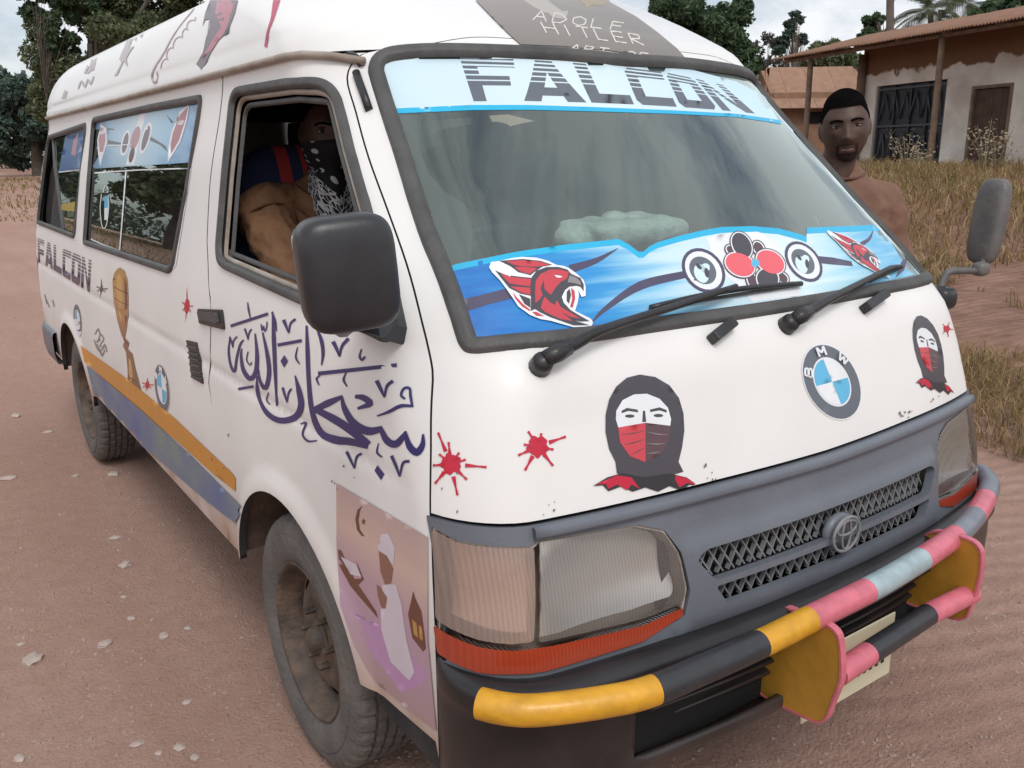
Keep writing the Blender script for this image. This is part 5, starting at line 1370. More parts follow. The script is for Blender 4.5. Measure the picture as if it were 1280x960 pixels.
def hand(w, d, up, mat_parts, curl=.5, side=1):
    """palm and five bent fingers from wrist w along d; palm normal -up. returns parts"""
    d = d.normalized(); s = d.cross(up).normalized()*side; up = s.cross(d)*side; P = []
    pc = w+d*.05; rot = Matrix((s, d, up)).transposed()
    P.append(ellipsoid(pc, (.040, .055, .017), rot))
    for i, (o_, L_) in enumerate(((-.030, .066), (-.010, .078), (.010, .072), (.029, .055))):
        b = w+d*.092+s*o_; p = [b]; dirv = d.copy(); seg = (L_*.45, L_*.32, L_*.25)
        for q in seg:
            dirv = (dirv-up*curl).normalized(); p.append(p[-1]+dirv*q)
        P.append(tube(catmull(p, 3), [.0095]*4+[.0085]*3+[.0075]*2+[.006], 8))
    b = w+d*.03-s*.034; p = [b, b+(d*.6-s*.7-up*.3).normalized()*.035, b+(d*.6-s*.7-up*.3).normalized()*.035+(d-up*.6).normalized()*.03]
    P.append(tube(catmull(p, 4), [.012]*5+[.009]*4, 8))
    return P

# ------------------------------------------------------------------ bystander by the far front door
hc = at(1056, 163, 3.0); hc.z = 1.600
fac = Vector((CAM.x-hc.x, CAM.y-hc.y, 0)).normalized()
phi = math.atan2(fac.x, -fac.y)+R(4)
HR = Matrix.Rotation(phi, 3, 'Z') @ Matrix.Rotation(R(-6), 3, 'Y') @ Matrix.Rotation(R(4), 3, 'X')
BR_ = Matrix.Rotation(phi+R(14), 3, 'Z')
base = Vector((hc.x, hc.y, 0))+Vector((-fac.x, -fac.y, 0))*.035
def B(x, y, z): return BR_ @ Vector((x, y, 0))+base+Vector((0, 0, z))
PER = empty('person', (0, 0, 0)); tag(PER, 'smiling man in a brown t-shirt standing beyond the windscreen', 'person')
parts = head_parts(hc, HR)
SHW = .172; shz = 1.352
for s in (-1, 1):
    parts += [capsule(B(s*(SHW-.012), .02, shz-.012), B(s*.235, .03, 1.09), .034, .036), capsule(B(s*.235, .03, 1.09), B(s*.225, -.03, .84), .037, .026)]
    parts += hand(B(s*.225, -.03, .83), Vector((0, 0, -1)), BR_ @ Vector((s, 0, 0)), None, .22, s)
    parts += [capsule(B(s*.09, .01, .92), B(s*.10, .0, .50), .085, .055), capsule(B(s*.10, .0, .50), B(s*.105, .03, .10), .055, .038), capsule(B(s*.105, .04, .05), B(s*.115, -.13, .035), .035, .032)]
parts += [ellipsoid(B(0, .02, 1.22), (.145, .09, .20), BR_), ellipsoid(B(0, .02, 1.0), (.145, .10, .20), BR_), capsule(B(-.09, .02, 1.36), B(.09, .02, 1.36), .040, .040)]
body = remesh('body', parts, .0062, SKIN, PER, 3, .4)
eyes(hc, HR, PER)
patch(hc, HR, lambda d, p: p.z > (.068 if d.y < -.55 else (.068-.16*(d.y+.55) if d.y < .1 else -.04)) and not (abs(p.x) > .068 and p.z < .02 and d.y < .2), (lambda d, p: .0015+.009*min(1, max(0, (p.z-.055)/.04)) if d.y < .2 else .006), HAIR, 'hair', PER, 150, 120, .0016)
STUB = pm('stubble', (.018, .011, .009), .8, var=.3, vscale=60)
patch(hc, HR, lambda d, p: d.y < -.25 and ((abs(p.x) < .028 and -.056 < p.z < -.046) or (abs(p.x) < .030 and -.118 < p.z < -.079) or (abs(abs(p.x)-.030) < .006 and -.09 < p.z < -.048)), .0012, STUB, 'beard', PER, 160, 130)
patch(hc, HR, lambda d, p: d.y < -.3 and abs(p.x) < .027 and -.0785 < p.z < -.0525, .0008, LIP, 'lips', PER, 160, 130)
patch(hc, HR, lambda d, p: d.y < -.3 and abs(p.x) < .019 and -.0675 < p.z < -.0615, .0034, EYEW, 'teeth', PER, 240, 260)
# t-shirt
tp = [ellipsoid(B(0, .02, 1.24), (.190, .125, .24), BR_), ellipsoid(B(0, .02, .98), (.185, .130, .22), BR_), capsule(B(0, .02, 1.40), B(.15, .02, 1.365), .070, .058), capsule(B(0, .02, 1.40), B(-.15, .02, 1.365), .070, .058), capsule(B(0, .02, 1.42), B(0, .025, 1.448), .075, .064)]
for s in (-1, 1): tp += [capsule(B(s*(SHW-.005), .02, shz+.005), B(s*.228, .03, 1.12), .058, .066)]
wrinkle(remesh('t_shirt', tp, .009, TEE, PER, 4), .016, 9, (1, 1, .5), 3)
nk = [B(.079*math.cos(t), .010+.072*math.sin(t), 1.452+.022*math.sin(t)) for t in [2*math.pi*k/28 for k in range(28)]]
v, f = tube(nk, .0055, 8, closed=True); mk('collar', v, f, pm('tee_rib', (.13, .062, .042), .9, var=.1, bump=.3, bscale=80), PER)
tp = []
for s in (-1, 1): tp += [capsule(B(s*.09, .01, .93), B(s*.10, .0, .50), .098, .072), capsule(B(s*.10, .0, .50), B(s*.105, .03, .09), .072, .058)]
tp += [ellipsoid(B(0, .01, .96), (.165, .115, .10), BR_)]
wrinkle(remesh('trousers', tp, .011, TROU, PER, 5), .008, 9, (1, 1, .6), 5)
for s in (-1, 1): 
    v, f = superq(B(s*.11, -.05, .045), (.05, .14, .045), (.6, .6), BR_); mk('shoe', v, f, SHOE, PER)

# ------------------------------------------------------------------ driver
dh = onx(412, 168, -.46); dh.z = min(dh.z, 1.585)
print('DRIVER', dh)
DR = Matrix.Rotation(R(-14), 3, 'Z') @ Matrix.Rotation(R(2), 3, 'X'); DB = Matrix.Rotation(R(-6), 3, 'Z')
db = Vector((dh.x, dh.y+.04, 0))
def D_(x, y, z): return DB @ Vector((x, y, 0))+db+Vector((0, 0, z))
DRV = empty('person'); tag(DRV, 'driver in a tan shirt with a black patterned bandana over the face', 'person')
z0 = dh.z-.215
parts = head_parts(dh, DR)
shR = D_(-.185, .02, z0); elR = onx(372, 330, -.64); wrR = Vector((-.57, .92, 1.24))
shL = D_(.185, .02, z0); elL = D_(.24, -.22, z0-.20); wrL = Vector((-.36, .93, 1.38))
elR = Vector((-.63, dh.y-.16, z0-.22))
parts += [capsule(shR, elR, .05, .04), capsule(elR, wrR, .038, .027), capsule(shL, elL, .05, .04), capsule(elL, wrL, .038, .027)]
parts += hand(wrL, Vector((-.15, -1, .0)), Vector((0, -.2, 1)), None, .5, 1)+hand(wrR, Vector((.25, -1, .1)), Vector((0, -.2, 1)), None, .5, -1)
parts += [ellipsoid(D_(0, .03, z0-.16), (.165, .105, .24), DB), ellipsoid(D_(0, .03, z0-.40), (.16, .12, .18), DB), capsule(D_(-.13, .02, z0+.015), D_(.13, .02, z0+.015), .052, .052)]
for s in (-1, 1): parts += [capsule(D_(s*.10, 0, z0-.50), D_(s*.14, -.42, z0-.48), .08, .058), capsule(D_(s*.14, -.42, z0-.48), D_(s*.14, -.50, z0-.85), .055, .04), capsule(D_(s*.14, -.50, z0-.88), D_(s*.14, -.66, z0-.90), .035, .03)]
remesh('body', parts, .0075, SKIN, DRV, 3, .4)
eyes(dh, DR, DRV, -.002)
patch(dh, DR, lambda d, p: p.z > (.070 if d.y < -.55 else (.07-.17*(d.y+.55) if d.y < .1 else -.05)) and not (abs(p.x) > .068 and p.z < .03 and d.y < .25), .005, HAIR, 'hair', DRV, 110, 90, .001)
tp = [ellipsoid(D_(0, .03, z0-.16), (.195, .130, .27), DB), ellipsoid(D_(0, .03, z0-.42), (.19, .15, .2), DB), capsule(D_(-.15, .02, z0+.015), D_(.15, .02, z0+.015), .066, .066), capsule(shR, elR, .074, .066), capsule(elR, elR.lerp(wrR, .8), .064, .05), capsule(shL, elL, .074, .062), capsule(elL, elL.lerp(wrL, .8), .06, .05), capsule(D_(0, .02, z0+.03), D_(0, .03, z0+.06), .085, .072)]
wrinkle(wrinkle(remesh('shirt', tp, .006, SHIRT, DRV, 5), .012, 8, (1, .8, 1.0), 8), .009, 19, (1, .55, 1.2), 2)
SEAM = pm('shirt_seam', (.11, .05, .022), .9)
for (a_, b_) in ((shR, elR), (shL, elL)):
    ax_ = (b_-a_).normalized(); q1 = ax_.orthogonal().normalized(); q2 = ax_.cross(q1); cc_ = a_.lerp(b_, .12)
    v, f = tube([cc_+(q1*math.cos(t)+q2*math.sin(t))*.0765 for t in [2*math.pi*k/32 for k in range(32)]], .0035, 6, closed=True); mk('sleeve_seam', v, f, SEAM, DRV)
# collar wings
for s in (-1, 1):
    pts = [D_(s*.01, -.095, z0-.03), D_(s*.06, -.075, z0+.04), D_(s*.085, -.01, z0+.075), D_(s*.06, .06, z0+.085), D_(0, .085, z0+.088)]
    up_ = catmull(pts, 5); v = []; f = []
    for i, p in enumerate(up_):
        o_ = Vector((p.x-dh.x, p.y-dh.y, 0)).normalized(); v += [p+o_*.004, p+o_*.034-Vector((0, 0, .042)), p+o_*.037-Vector((0, 0, .042)), p+o_*.009]
    for i in range(len(up_)-1):
        a, b = i*4, i*4+4; f += [(a, b, b+1, a+1), (a+1, b+1, b+2, a+2), (a+2, b+2, b+3, a+3), (a+3, b+3, b, a)]
    mk('collar', v, f, SHIRT, DRV)
# bandana: over nose and cheeks, hanging to a point on the chest
def bandana_mat():
    m = bpy.data.materials.new('bandana'); m.use_nodes = True; nt = m.node_tree; N = nt.nodes; L = nt.links; b = N['Principled BSDF']; b.inputs['Roughness'].default_value = .9
    tc = N.new('ShaderNodeTexCoord'); mp = N.new('ShaderNodeMapping'); L.new(tc.outputs['UV'], mp.inputs[0])
    vo = N.new('ShaderNodeTexVoronoi'); vo.inputs['Scale'].default_value = 7; vo.inputs['Randomness'].default_value = .25; L.new(mp.outputs[0], vo.inputs['Vector'])
    r1 = N.new('ShaderNodeValToRGB'); r1.color_ramp.interpolation = 'CONSTANT'; r1.color_ramp.elements[0].color = (1, 1, 1, 1); r1.color_ramp.elements[1].position = .24; r1.color_ramp.elements[1].color = (0, 0, 0, 1)
    L.new(vo.outputs['Distance'], r1.inputs[0])
    v2 = N.new('ShaderNodeTexVoronoi'); v2.feature = 'DISTANCE_TO_EDGE'; v2.inputs['Scale'].default_value = 22; L.new(mp.outputs[0], v2.inputs['Vector'])
    r2 = N.new('ShaderNodeValToRGB'); r2.color_ramp.interpolation = 'CONSTANT'; r2.color_ramp.elements[0].color = (1, 1, 1, 1); r2.color_ramp.elements[1].position = .09; r2.color_ramp.elements[1].color = (0, 0, 0, 1); L.new(v2.outputs[0], r2.inputs[0])
    sx = N.new('ShaderNodeSeparateXYZ'); L.new(tc.outputs['UV'], sx.inputs[0])
    gt = N.new('ShaderNodeValToRGB'); gt.color_ramp.interpolation = 'CONSTANT'; e = gt.color_ramp.elements; e[0].color = (1, 1, 1, 1); e[1].position = .47; e[1].color = (0, 0, 0, 1)
    L.new(sx.outputs[1], gt.inputs[0])
    mx_ = N.new('ShaderNodeMix'); mx_.data_type = 'RGBA'; L.new(gt.outputs[0], mx_.inputs[0]); L.new(r1.outputs[0], mx_.inputs[6]); L.new(r2.outputs[0], mx_.inputs[7])
    m2 = N.new('ShaderNodeMix'); m2.data_type = 'RGBA'; L.new(mx_.outputs[2], m2.inputs[0]); m2.inputs[6].default_value = (.008, .008, .011, 1); m2.inputs[7].default_value = (.5, .5, .52, 1)
    L.new(m2.outputs[2], b.inputs['Base Color']); return m
BAND = bandana_mat(); v = []; f = []; uv = []; nu, nv = 40, 26
for i in range(nv+1):
    t = i/nv
    for k in range(nu+1):
        u = -1+2*k/nu; th = u*R(118)
        d = Vector((math.sin(th), -math.cos(th), 0))
        zt_ = -.012-.020*abs(u)**1.5; zb_ = -.30+.21*abs(u)**.9           # top edge, pointed lower hem
        z = zt_+(zb_-zt_)*t
        if z > -.10:
            ph = math.asin(max(-.95, min(.95, z/.120))); dd = Vector((d.x*math.cos(ph), d.y*math.cos(ph), math.sin(ph))); p = head_pt(dd)
            p = Vector((p.x, p.y, z))+Vector((d.x, d.y, 0))*.006
        else:
            q = min(1, (-.10-z)/.2); p = Vector((d.x*(.062+.045*q), d.y*(.088+.075*q)+.02*q, z))
        p += Vector((d.x, d.y, 0))*(.0035*math.sin(9*u+5*t)+.003*math.sin(17*u-7*t))*min(1, t*2)
        v.append(DR @ p+dh); uv.append((.5+u*.5, 1-t))
for i in range(nv):
    for k in range(nu): f.append((i*(nu+1)+k, i*(nu+1)+k+1, (i+1)*(nu+1)+k+1, (i+1)*(nu+1)+k))
o = mk('bandana', v, f, BAND, DRV); ul = o.data.uv_layers.new(name='UVMap')
for lp in o.data.loops: ul.data[lp.index].uv = uv[lp.vertex_index]
sm_ = o.modifiers.new('t', 'SOLIDIFY'); sm_.thickness = .002
# seats
seat(-.43, dh.y+.12, .50, CLOTH, .80); seat(.02, dh.y+.20, .36, None, .72); seat(.42, dh.y+.20, .46, None, .72)
for yy in (2.5, 3.3, 4.1):
    for xx in (-.4, .4): seat(xx, yy, .62, None, .70)
# flat dark grey patch on the inside of the windscreen and things on the dashboard
PATCHD = pm('patch_grey', (.055, .053, .058), .6, var=.1)
dk = decal('dark_patch', [([[(497, 142), (528, 141), (524, 165), (526, 190), (536, 215), (556, 238), (580, 252), (590, 266), (591, 300), (588, 324), (566, 332), (548, 290), (522, 215)]], PATCHD)], glass, -.004, 9)
BAG = pm('plastic_bag', (.80, .80, .78), .45, var=.06, vscale=20, bump=.8, bscale=22)
bc = ony(782, 290, .46); print('BAG', bc); v, f = superq((0, 0, 0), (.175, .08, .036), (.7, .8), None, 48, 28)
rnd = random.Random(5); vv = []
for p in v:
    n_ = .005*math.sin(p.x*40+p.y*23)+.006*math.sin(p.y*61-p.z*40+1)+.006*math.sin(p.x*97+p.z*70); q = p+p.normalized()*n_; q.z = max(q.z, -.045); vv.append(q+bc)
BG = mk('plastic_bag', vv, f, BAG); tag(BG, 'crumpled pale plastic bag lying on the dashboard behind the windscreen', 'bag')
# ------------------------------------------------------------------ ground
def sstep(x): x = np.clip(x, 0, 1); return x*x*(3-2*x)
def wob(x, y, s, seed=0):
    return (np.sin(x*s*1.0+1.3+seed)*np.sin(y*s*1.1+.7*seed)+.5*np.sin(x*s*2.3-y*s*1.7+seed*2.1)+.33*np.sin(x*s*4.1+y*s*3.3+seed))/1.8
def H(x, y):
    x = np.asarray(x, float); y = np.asarray(y, float)
    edge = 2.75+.25*np.sin(y*.5)
    h = 1.15*sstep((x-edge-.4)/12.5)+.10*sstep((x-edge)/.5)*(1-sstep((x-edge-1)/4))
    far = sstep((y-20.5-.25*x)/9)*(1-sstep((x-6)/6)); h = np.maximum(h, .95*far)
    left = sstep((-x-5.5)/6); h = np.maximum(h, .8*left)
    amp = .012+.06*sstep((x-edge)/1.5)+.06*left+.05*far
    return h+amp*wob(x, y, .9)+.35*amp*wob(x, y, 3.1, 2)
def ground_mat():
    m = bpy.data.materials.new('red_dirt'); m.use_nodes = True; nt = m.node_tree; N = nt.nodes; L = nt.links; b = N['Principled BSDF']; b.inputs['Roughness'].default_value = .95; b.inputs['Specular IOR Level'].default_value = .15
    geo = N.new('ShaderNodeNewGeometry'); pos = geo.outputs['Position']
    def noise(s, d=6, rough=.6):
        n = N.new('ShaderNodeTexNoise'); n.inputs['Scale'].default_value = s; n.inputs['Detail'].default_value = d; n.inputs['Roughness'].default_value = rough; L.new(pos, n.inputs['Vector']); return n.outputs[0]
    def ramp(src, a, b_, ca, cb):
        r_ = N.new('ShaderNodeValToRGB'); r_.color_ramp.elements[0].position = a; r_.color_ramp.elements[1].position = b_; r_.color_ramp.elements[0].color = lin(ca); r_.color_ramp.elements[1].color = lin(cb); L.new(src, r_.inputs[0]); return r_.outputs[0]
    def mix(fac, a, b_, mode='MIX'):
        m_ = N.new('ShaderNodeMix'); m_.data_type = 'RGBA'; m_.blend_type = mode
        if isinstance(fac, float): m_.inputs[0].default_value = fac
        else: L.new(fac, m_.inputs[0])
        for k, s in ((6, a), (7, b_)):
            if isinstance(s, tuple): m_.inputs[k].default_value = lin(s)
            else: L.new(s, m_.inputs[k])
        return m_.outputs[2]
    c1 = ramp(noise(.55, 5), .3, .7, (.40, .245, .192), (.51, .345, .282))
    c2 = ramp(noise(14, 6, .7), .35, .65, (.32, .19, .148), (.48, .322, .262))
    col = mix(.4, c1, c2)
    # pale worn patches and dark grit
    col = mix(ramp(noise(3.1, 7, .75), .60, .74, (0, 0, 0), (.55, .55, .55)), col, (.53, .385, .32))
    col = mix(ramp(noise(55, 3), .62, .72, (0, 0, 0), (.7, .7, .7)), col, (.25, .15, .118))
    col = mix(ramp(noise(38, 2), .68, .74, (0, 0, 0), (.7, .7, .7)), col, (.52, .44, .39))
    # long soft wheel tracks
    m5 = N.new('ShaderNodeMapping'); m5.inputs['Scale'].default_value = (2.2, .10, 1); m5.inputs['Rotation'].default_value = (0, 0, R(4)); L.new(pos, m5.inputs[0])
    n5 = N.new('ShaderNodeTexNoise'); n5.inputs['Scale'].default_value = 1.0; n5.inputs['Detail'].default_value = 5; L.new(m5.outputs[0], n5.inputs['Vector'])
    col = mix(ramp(n5.outputs[0], .42, .62, (0, 0, 0), (.42, .42, .42)), col, (.37, .222, .172))
    # redder, darker soil on the bank
    sx = N.new('ShaderNodeSeparateXYZ'); L.new(pos, sx.inputs[0]); mr = N.new('ShaderNodeMapRange'); mr.inputs[1].default_value = 2.6; mr.inputs[2].default_value = 4.2; L.new(sx.outputs[0], mr.inputs[0])
    soil = ramp(noise(4, 7, .7), .3, .7, (.19, .105, .075), (.36, .215, .165))
    col = mix(mr.outputs[0], col, soil)
    L.new(col, b.inputs['Base Color'])
    # tyre ripples + grit relief
    mp = N.new('ShaderNodeMapping'); mp.inputs['Rotation'].default_value = (0, 0, R(-68)); L.new(pos, mp.inputs[0])
    wv = N.new('ShaderNodeTexWave'); wv.inputs['Scale'].default_value = 3.0; wv.inputs['Distortion'].default_value = 3.5; wv.inputs['Detail'].default_value = 3; wv.inputs['Detail Scale'].default_value = 1.6; L.new(mp.outputs[0], wv.inputs['Vector'])
    mk_ = N.new('ShaderNodeMapRange'); mk_.inputs[1].default_value = .2; mk_.inputs[2].default_value = 1.4; mk_.inputs[3].default_value = .06; mk_.inputs[4].default_value = .9; L.new(sx.outputs[0], mk_.inputs[0])
    wm = N.new('ShaderNodeMath'); wm.operation = 'MULTIPLY'; L.new(wv.outputs[0], wm.inputs[0]); L.new(mk_.outputs[0], wm.inputs[1])
    ad = N.new('ShaderNodeMath'); ad.operation = 'MULTIPLY_ADD'; ad.inputs[1].default_value = .8; L.new(noise(22, 8, .7), ad.inputs[0]); L.new(wm.outputs[0], ad.inputs[2])
    a2 = N.new('ShaderNodeMath'); a2.operation = 'MULTIPLY_ADD'; a2.inputs[1].default_value = .9; L.new(noise(90, 5, .7), a2.inputs[0]); L.new(ad.outputs[0], a2.inputs[2])
    bp = N.new('ShaderNodeBump'); bp.inputs['Strength'].default_value = .75; bp.inputs['Distance'].default_value = .022; L.new(a2.outputs[0], bp.inputs['Height']); L.new(bp.outputs[0], b.inputs['Normal'])
    return m
GM = ground_mat()
rs = np.concatenate([[0], np.geomspace(.25, 900, 230)]); nt_ = 300
th = np.linspace(0, 2*np.pi, nt_, endpoint=False)
X = CAM.x+rs[:, None]*np.cos(th)[None]; Y = CAM.y+rs[:, None]*np.sin(th)[None]
Zg = H(X, Y); fade = 1-sstep((rs-60)/60); Zg = Zg*fade[:, None]+(1-fade[:, None])*.8
V = np.stack([X, Y, Zg], 2).reshape(-1, 3)
F = [(i*nt_+k, i*nt_+(k+1) % nt_, (i+1)*nt_+(k+1) % nt_, (i+1)*nt_+k) for i in range(len(rs)-1) for k in range(nt_)]
F = [(a, d, c, b) for a, b, c, d in F] if False else F
gr = mk('ground', V, F, GM); tag(gr, kind='structure')
def gpt(px, py):
    z = 0.
    for _ in range(30):
        p = onz(px, py, z); z2 = float(H(p.x, p.y)); z = z*.5+z2*.5
    p.z = z2; return p
# pale stones pressed in the road
STM = pm('pale_stone', (.42, .34, .30), .9, var=.15, vscale=20, bump=.4, bscale=40)
rnd = random.Random(11)
for (px, py, wpx) in [(157, 706, 13), (42, 825, 20), (132, 805, 14), (164, 773, 9), (235, 877, 9), (172, 930, 10), (155, 746, 6), (27, 805, 7), (199, 941, 8), (225, 934, 11), (244, 947, 9), (25, 948, 11), (144, 672, 9), (142, 593, 12), (235, 785, 8), (205, 795, 11), (10, 598, 13), (95, 595, 7), (60, 540, 9), (20, 520, 10)]:
    p = gpt(px, py); d = (p-CAM).length; r_ = wpx*d/FPX/2
    bm = bmesh.new(); bmesh.ops.create_icosphere(bm, subdivisions=2, radius=1)
    an = rnd.uniform(0, 3); el = rnd.uniform(1.0, 1.5); s1 = rnd.uniform(0, 9)
    for v_ in bm.verts:
        q = v_.co*(1+.28*math.sin(v_.co.x*4+s1)*math.cos(v_.co.y*5+s1)+.15*math.sin(v_.co.z*7+s1)); v_.co = Vector((q.x*r_*el, q.y*r_, q.z*r_*.32))
    bmesh.ops.rotate(bm, verts=bm.verts[:], cent=(0, 0, 0), matrix=Matrix.Rotation(an, 3, 'Z'))
    o = bm_obj('stone', bm, STM, None, True, 40); o.location = p+Vector((0, 0, r_*.10)); tag(o, 'pale flat stone pressed into the dirt road left of the minibus', 'stone', 'pale stones in the road')
# loose grit
def scatter_grit(n):
    base = [(-.5, -.4, 0), (.5, -.5, 0), (.6, .4, 0), (-.4, .6, 0), (-.25, -.2, .45), (.3, -.25, .5), (.3, .25, .4), (-.2, .3, .5)]
    fc = [(4, 5, 6, 7), (0, 1, 5, 4), (1, 2, 6, 5), (2, 3, 7, 6), (3, 0, 4, 7)]
    v = []; f = []
    while n:
        px = rnd.uniform(-40, 1320); py = 300+660*rnd.random()**.7
        p = onz(px, py, 0)
        if p.x > 2.7 or (p-CAM).length > 14: n -= 1; continue
        s = rnd.choice([.004, .006, .006, .009, .013])*(.6+.12*(p-CAM).length); a = rnd.uniform(0, 6.3); c, s_ = math.cos(a), math.sin(a); o = len(v); z = float(H(p.x, p.y))-.002
        v += [(p.x+s*(q[0]*c-q[1]*s_), p.y+s*(q[0]*s_+q[1]*c), z+s*q[2]*.9) for q in base]; f += [tuple(i+o for i in q) for q in fc]; n -= 1
    return v, f
v, f = scatter_grit(5000); o = mk('grit', v, f, pm('grit', (.24, .165, .135), .95, var=.5, vscale=6, col2=(.42, .33, .28)), None, False); tag(o, 'loose grit strewn over the dirt road', 'grit', kind='stuff')

# ------------------------------------------------------------------ foliage helpers
def attr_mat(name, rough=.7, trans=.0):
    """colour from a per-leaf attribute (each leaf its own tint)"""
    m = bpy.data.materials.new(name); m.use_nodes = True; nt = m.node_tree; N = nt.nodes; L = nt.links; b = N['Principled BSDF']; b.inputs['Roughness'].default_value = rough; b.inputs['Specular IOR Level'].default_value = .25
    at_ = N.new('ShaderNodeAttribute'); at_.attribute_name = 'tint'; L.new(at_.outputs['Color'], b.inputs['Base Color'])
    if trans:
        tr = N.new('ShaderNodeBsdfTranslucent'); L.new(at_.outputs['Color'], tr.inputs[0]); mx_ = N.new('ShaderNodeMixShader'); mx_.inputs[0].default_value = trans
        L.new(b.outputs[0], mx_.inputs[1]); L.new(tr.outputs[0], mx_.inputs[2]); L.new(mx_.outputs[0], N['Material Output'].inputs[0])
    return m
LEAFM = attr_mat('leaf', .6, .35); GRASSM = attr_mat('dry_grass', .85, .2)
def quads_np(name, V, nv, tint, mat, parent=None):
    """V: (n, nv, 3) polygons, tint (n,3)"""
    n = len(V); me = bpy.data.meshes.new(name); me.vertices.add(n*nv); me.vertices.foreach_set('co', V.reshape(-1).astype(np.float32))
    me.loops.add(n*nv); me.loops.foreach_set('vertex_index', np.arange(n*nv, dtype=np.int32)); me.polygons.add(n)
    me.polygons.foreach_set('loop_start', np.arange(0, n*nv, nv, dtype=np.int32)); me.polygons.foreach_set('loop_total', np.full(n, nv, dtype=np.int32))
    me.update(calc_edges=True)
    at_ = me.attributes.new('tint', 'FLOAT_COLOR', 'POINT'); c = np.concatenate([np.repeat(tint, nv, 0), np.ones((n*nv, 1))], 1); at_.data.foreach_set('color', c.reshape(-1).astype(np.float32))
    me.materials.append(mat); o = bpy.data.objects.new(name, me); COL.objects.link(o)
    if parent: o.parent = parent
    return o
BARK = pm('bark', (.10, .08, .065), .95, var=.3, vscale=6, bump=.6, bscale=18)
rg = np.random.default_rng(4)
def leaves(centres, radii, n, size, cols, flat=.8, droop=.0):
    """leaf quads spread in clumps: most near the clump surface, inside gaps left open"""
    w_ = radii**2; w_ = w_/w_.sum(); k = rg.choice(len(centres), n, p=w_)
    d = rg.normal(size=(n, 3)); d /= np.linalg.norm(d, axis=1)[:, None]; r_ = radii[k]*(rg.random(n)**.35)
    P = centres[k]+d*r_[:, None]*np.array([1, 1, flat])
    nrm = rg.normal(size=(n, 3))+d*.6+np.array([0, 0, .5]); nrm /= np.linalg.norm(nrm, axis=1)[:, None]
    t = np.cross(nrm, rg.normal(size=(n, 3))); t /= np.linalg.norm(t, axis=1)[:, None]; b_ = np.cross(nrm, t)
    s = size*(.6+.8*rg.random(n))[:, None]
    V = np.stack([P-t*s, P+b_*s*.45, P+t*s, P-b_*s*.45], 1)
    c = np.array(cols)[rg.integers(0, len(cols), n)]*(.7+.6*rg.random((n, 1)))
    return V, c
def tree(name, base, h, blobs, nleaf, size, cols, label, group=None, trunk=.18, nclump=26, seed=1, cat='tree'):
    """blobs: list of (dx,dy,z,r) in metres relative to base: the crown's big masses, each broken into clumps"""
    rr = np.random.default_rng(seed); T = empty(name, base); tag(T, label, cat, group)
    C = []; Rr = []
    for (dx, dy, z, r_) in blobs:
        for _ in range(nclump):
            d = rr.normal(size=3); d /= np.linalg.norm(d); C.append(np.array([dx, dy, z])+d*r_*rr.uniform(.45, 1.0)*np.array([1, 1, .85])); Rr.append(r_*rr.uniform(.24, .46))
    C = np.array(C); Rr = np.array(Rr)
    V, c = leaves(C, Rr, nleaf, size, cols); quads_np('crown', V, 4, c, LEAFM, T)
    top = max(b_[2] for b_ in blobs); parts = [tube(catmull([(0, 0, -.2), (.05, .03, h*.25), (-.05, .04, h*.5), (0, 0, h*.8)], 5), [trunk*(1-.7*i/15) for i in range(16)], 10)]
    for i in range(0, len(C), max(1, len(C)//26)):
        p = Vector(C[i]); s_ = Vector((0, 0, h*rr.uniform(.3, .7))); m_ = s_.lerp(p, .5)+Vector((0, 0, .15*h*rr.random()))
        parts.append(tube(catmull([s_, m_, p], 4), [trunk*.4*(1-.85*k/8) for k in range(9)], 6))
    v, f = join(*parts); mk('trunk', v, f, BARK, T)
    return T
def tb(px, d, py=None):
    """ground point under photo column px at depth d"""
    p = at(px, 200, d); return Vector((p.x, p.y, float(H(p.x, p.y))-.05))
def blob(px, py, d, rpx, base): p = at(px, py, d); return (p.x-base.x, p.y-base.y, p.z-base.z, rpx*d/FPX)
DK = [(0.062, 0.105, 0.055), (0.086, 0.137, 0.066), (0.109, 0.156, 0.078), (0.055, 0.09, 0.055)]
OL = [(0.124, 0.149, 0.076), (0.154, 0.173, 0.09), (0.094, 0.124, 0.061), (0.173, 0.181, 0.105)]
BL = [(0.087, 0.138, 0.108), (0.112, 0.159, 0.125), (0.075, 0.117, 0.096)]
g_ = 'trees behind the minibus'
b0 = tb(130, 27); tree('broadleaf_tree', b0, 5, [blob(130, 60, 27, 75, b0), blob(190, 10, 27, 60, b0), blob(95, 110, 27, 55, b0), blob(210, 70, 27.5, 60, b0), blob(150, 150, 27, 50, b0), blob(130, -20, 27, 60, b0), blob(250, -20, 27, 60, b0)], 105000, .078, OL, 'tall olive green tree towering behind the back of the minibus', None, .25, 26, 2)
b0 = tb(45, 34); tree('broadleaf_tree', b0, 5, [blob(35, 140, 34, 48, b0), blob(0, 120, 34, 38, b0), blob(70, 165, 34, 40, b0), blob(-30, 140, 34, 45, b0), blob(15, 175, 34, 35, b0)], 36000, .115, BL, 'dark bluish tree low at the far left edge beside the road', None, .25, 24, 3)
b0 = tb(70, 25.5); tree('broadleaf_tree', b0, 6, [blob(55, 15, 25.5, 26, b0), blob(75, 50, 25.5, 24, b0), blob(45, -15, 25.5, 30, b0), blob(90, 5, 25.5, 26, b0), blob(60, 75, 25.5, 14, b0)], 16000, .08, DK, 'thin branched tree with sky gaps at the top left corner', None, .02, 14, 5)
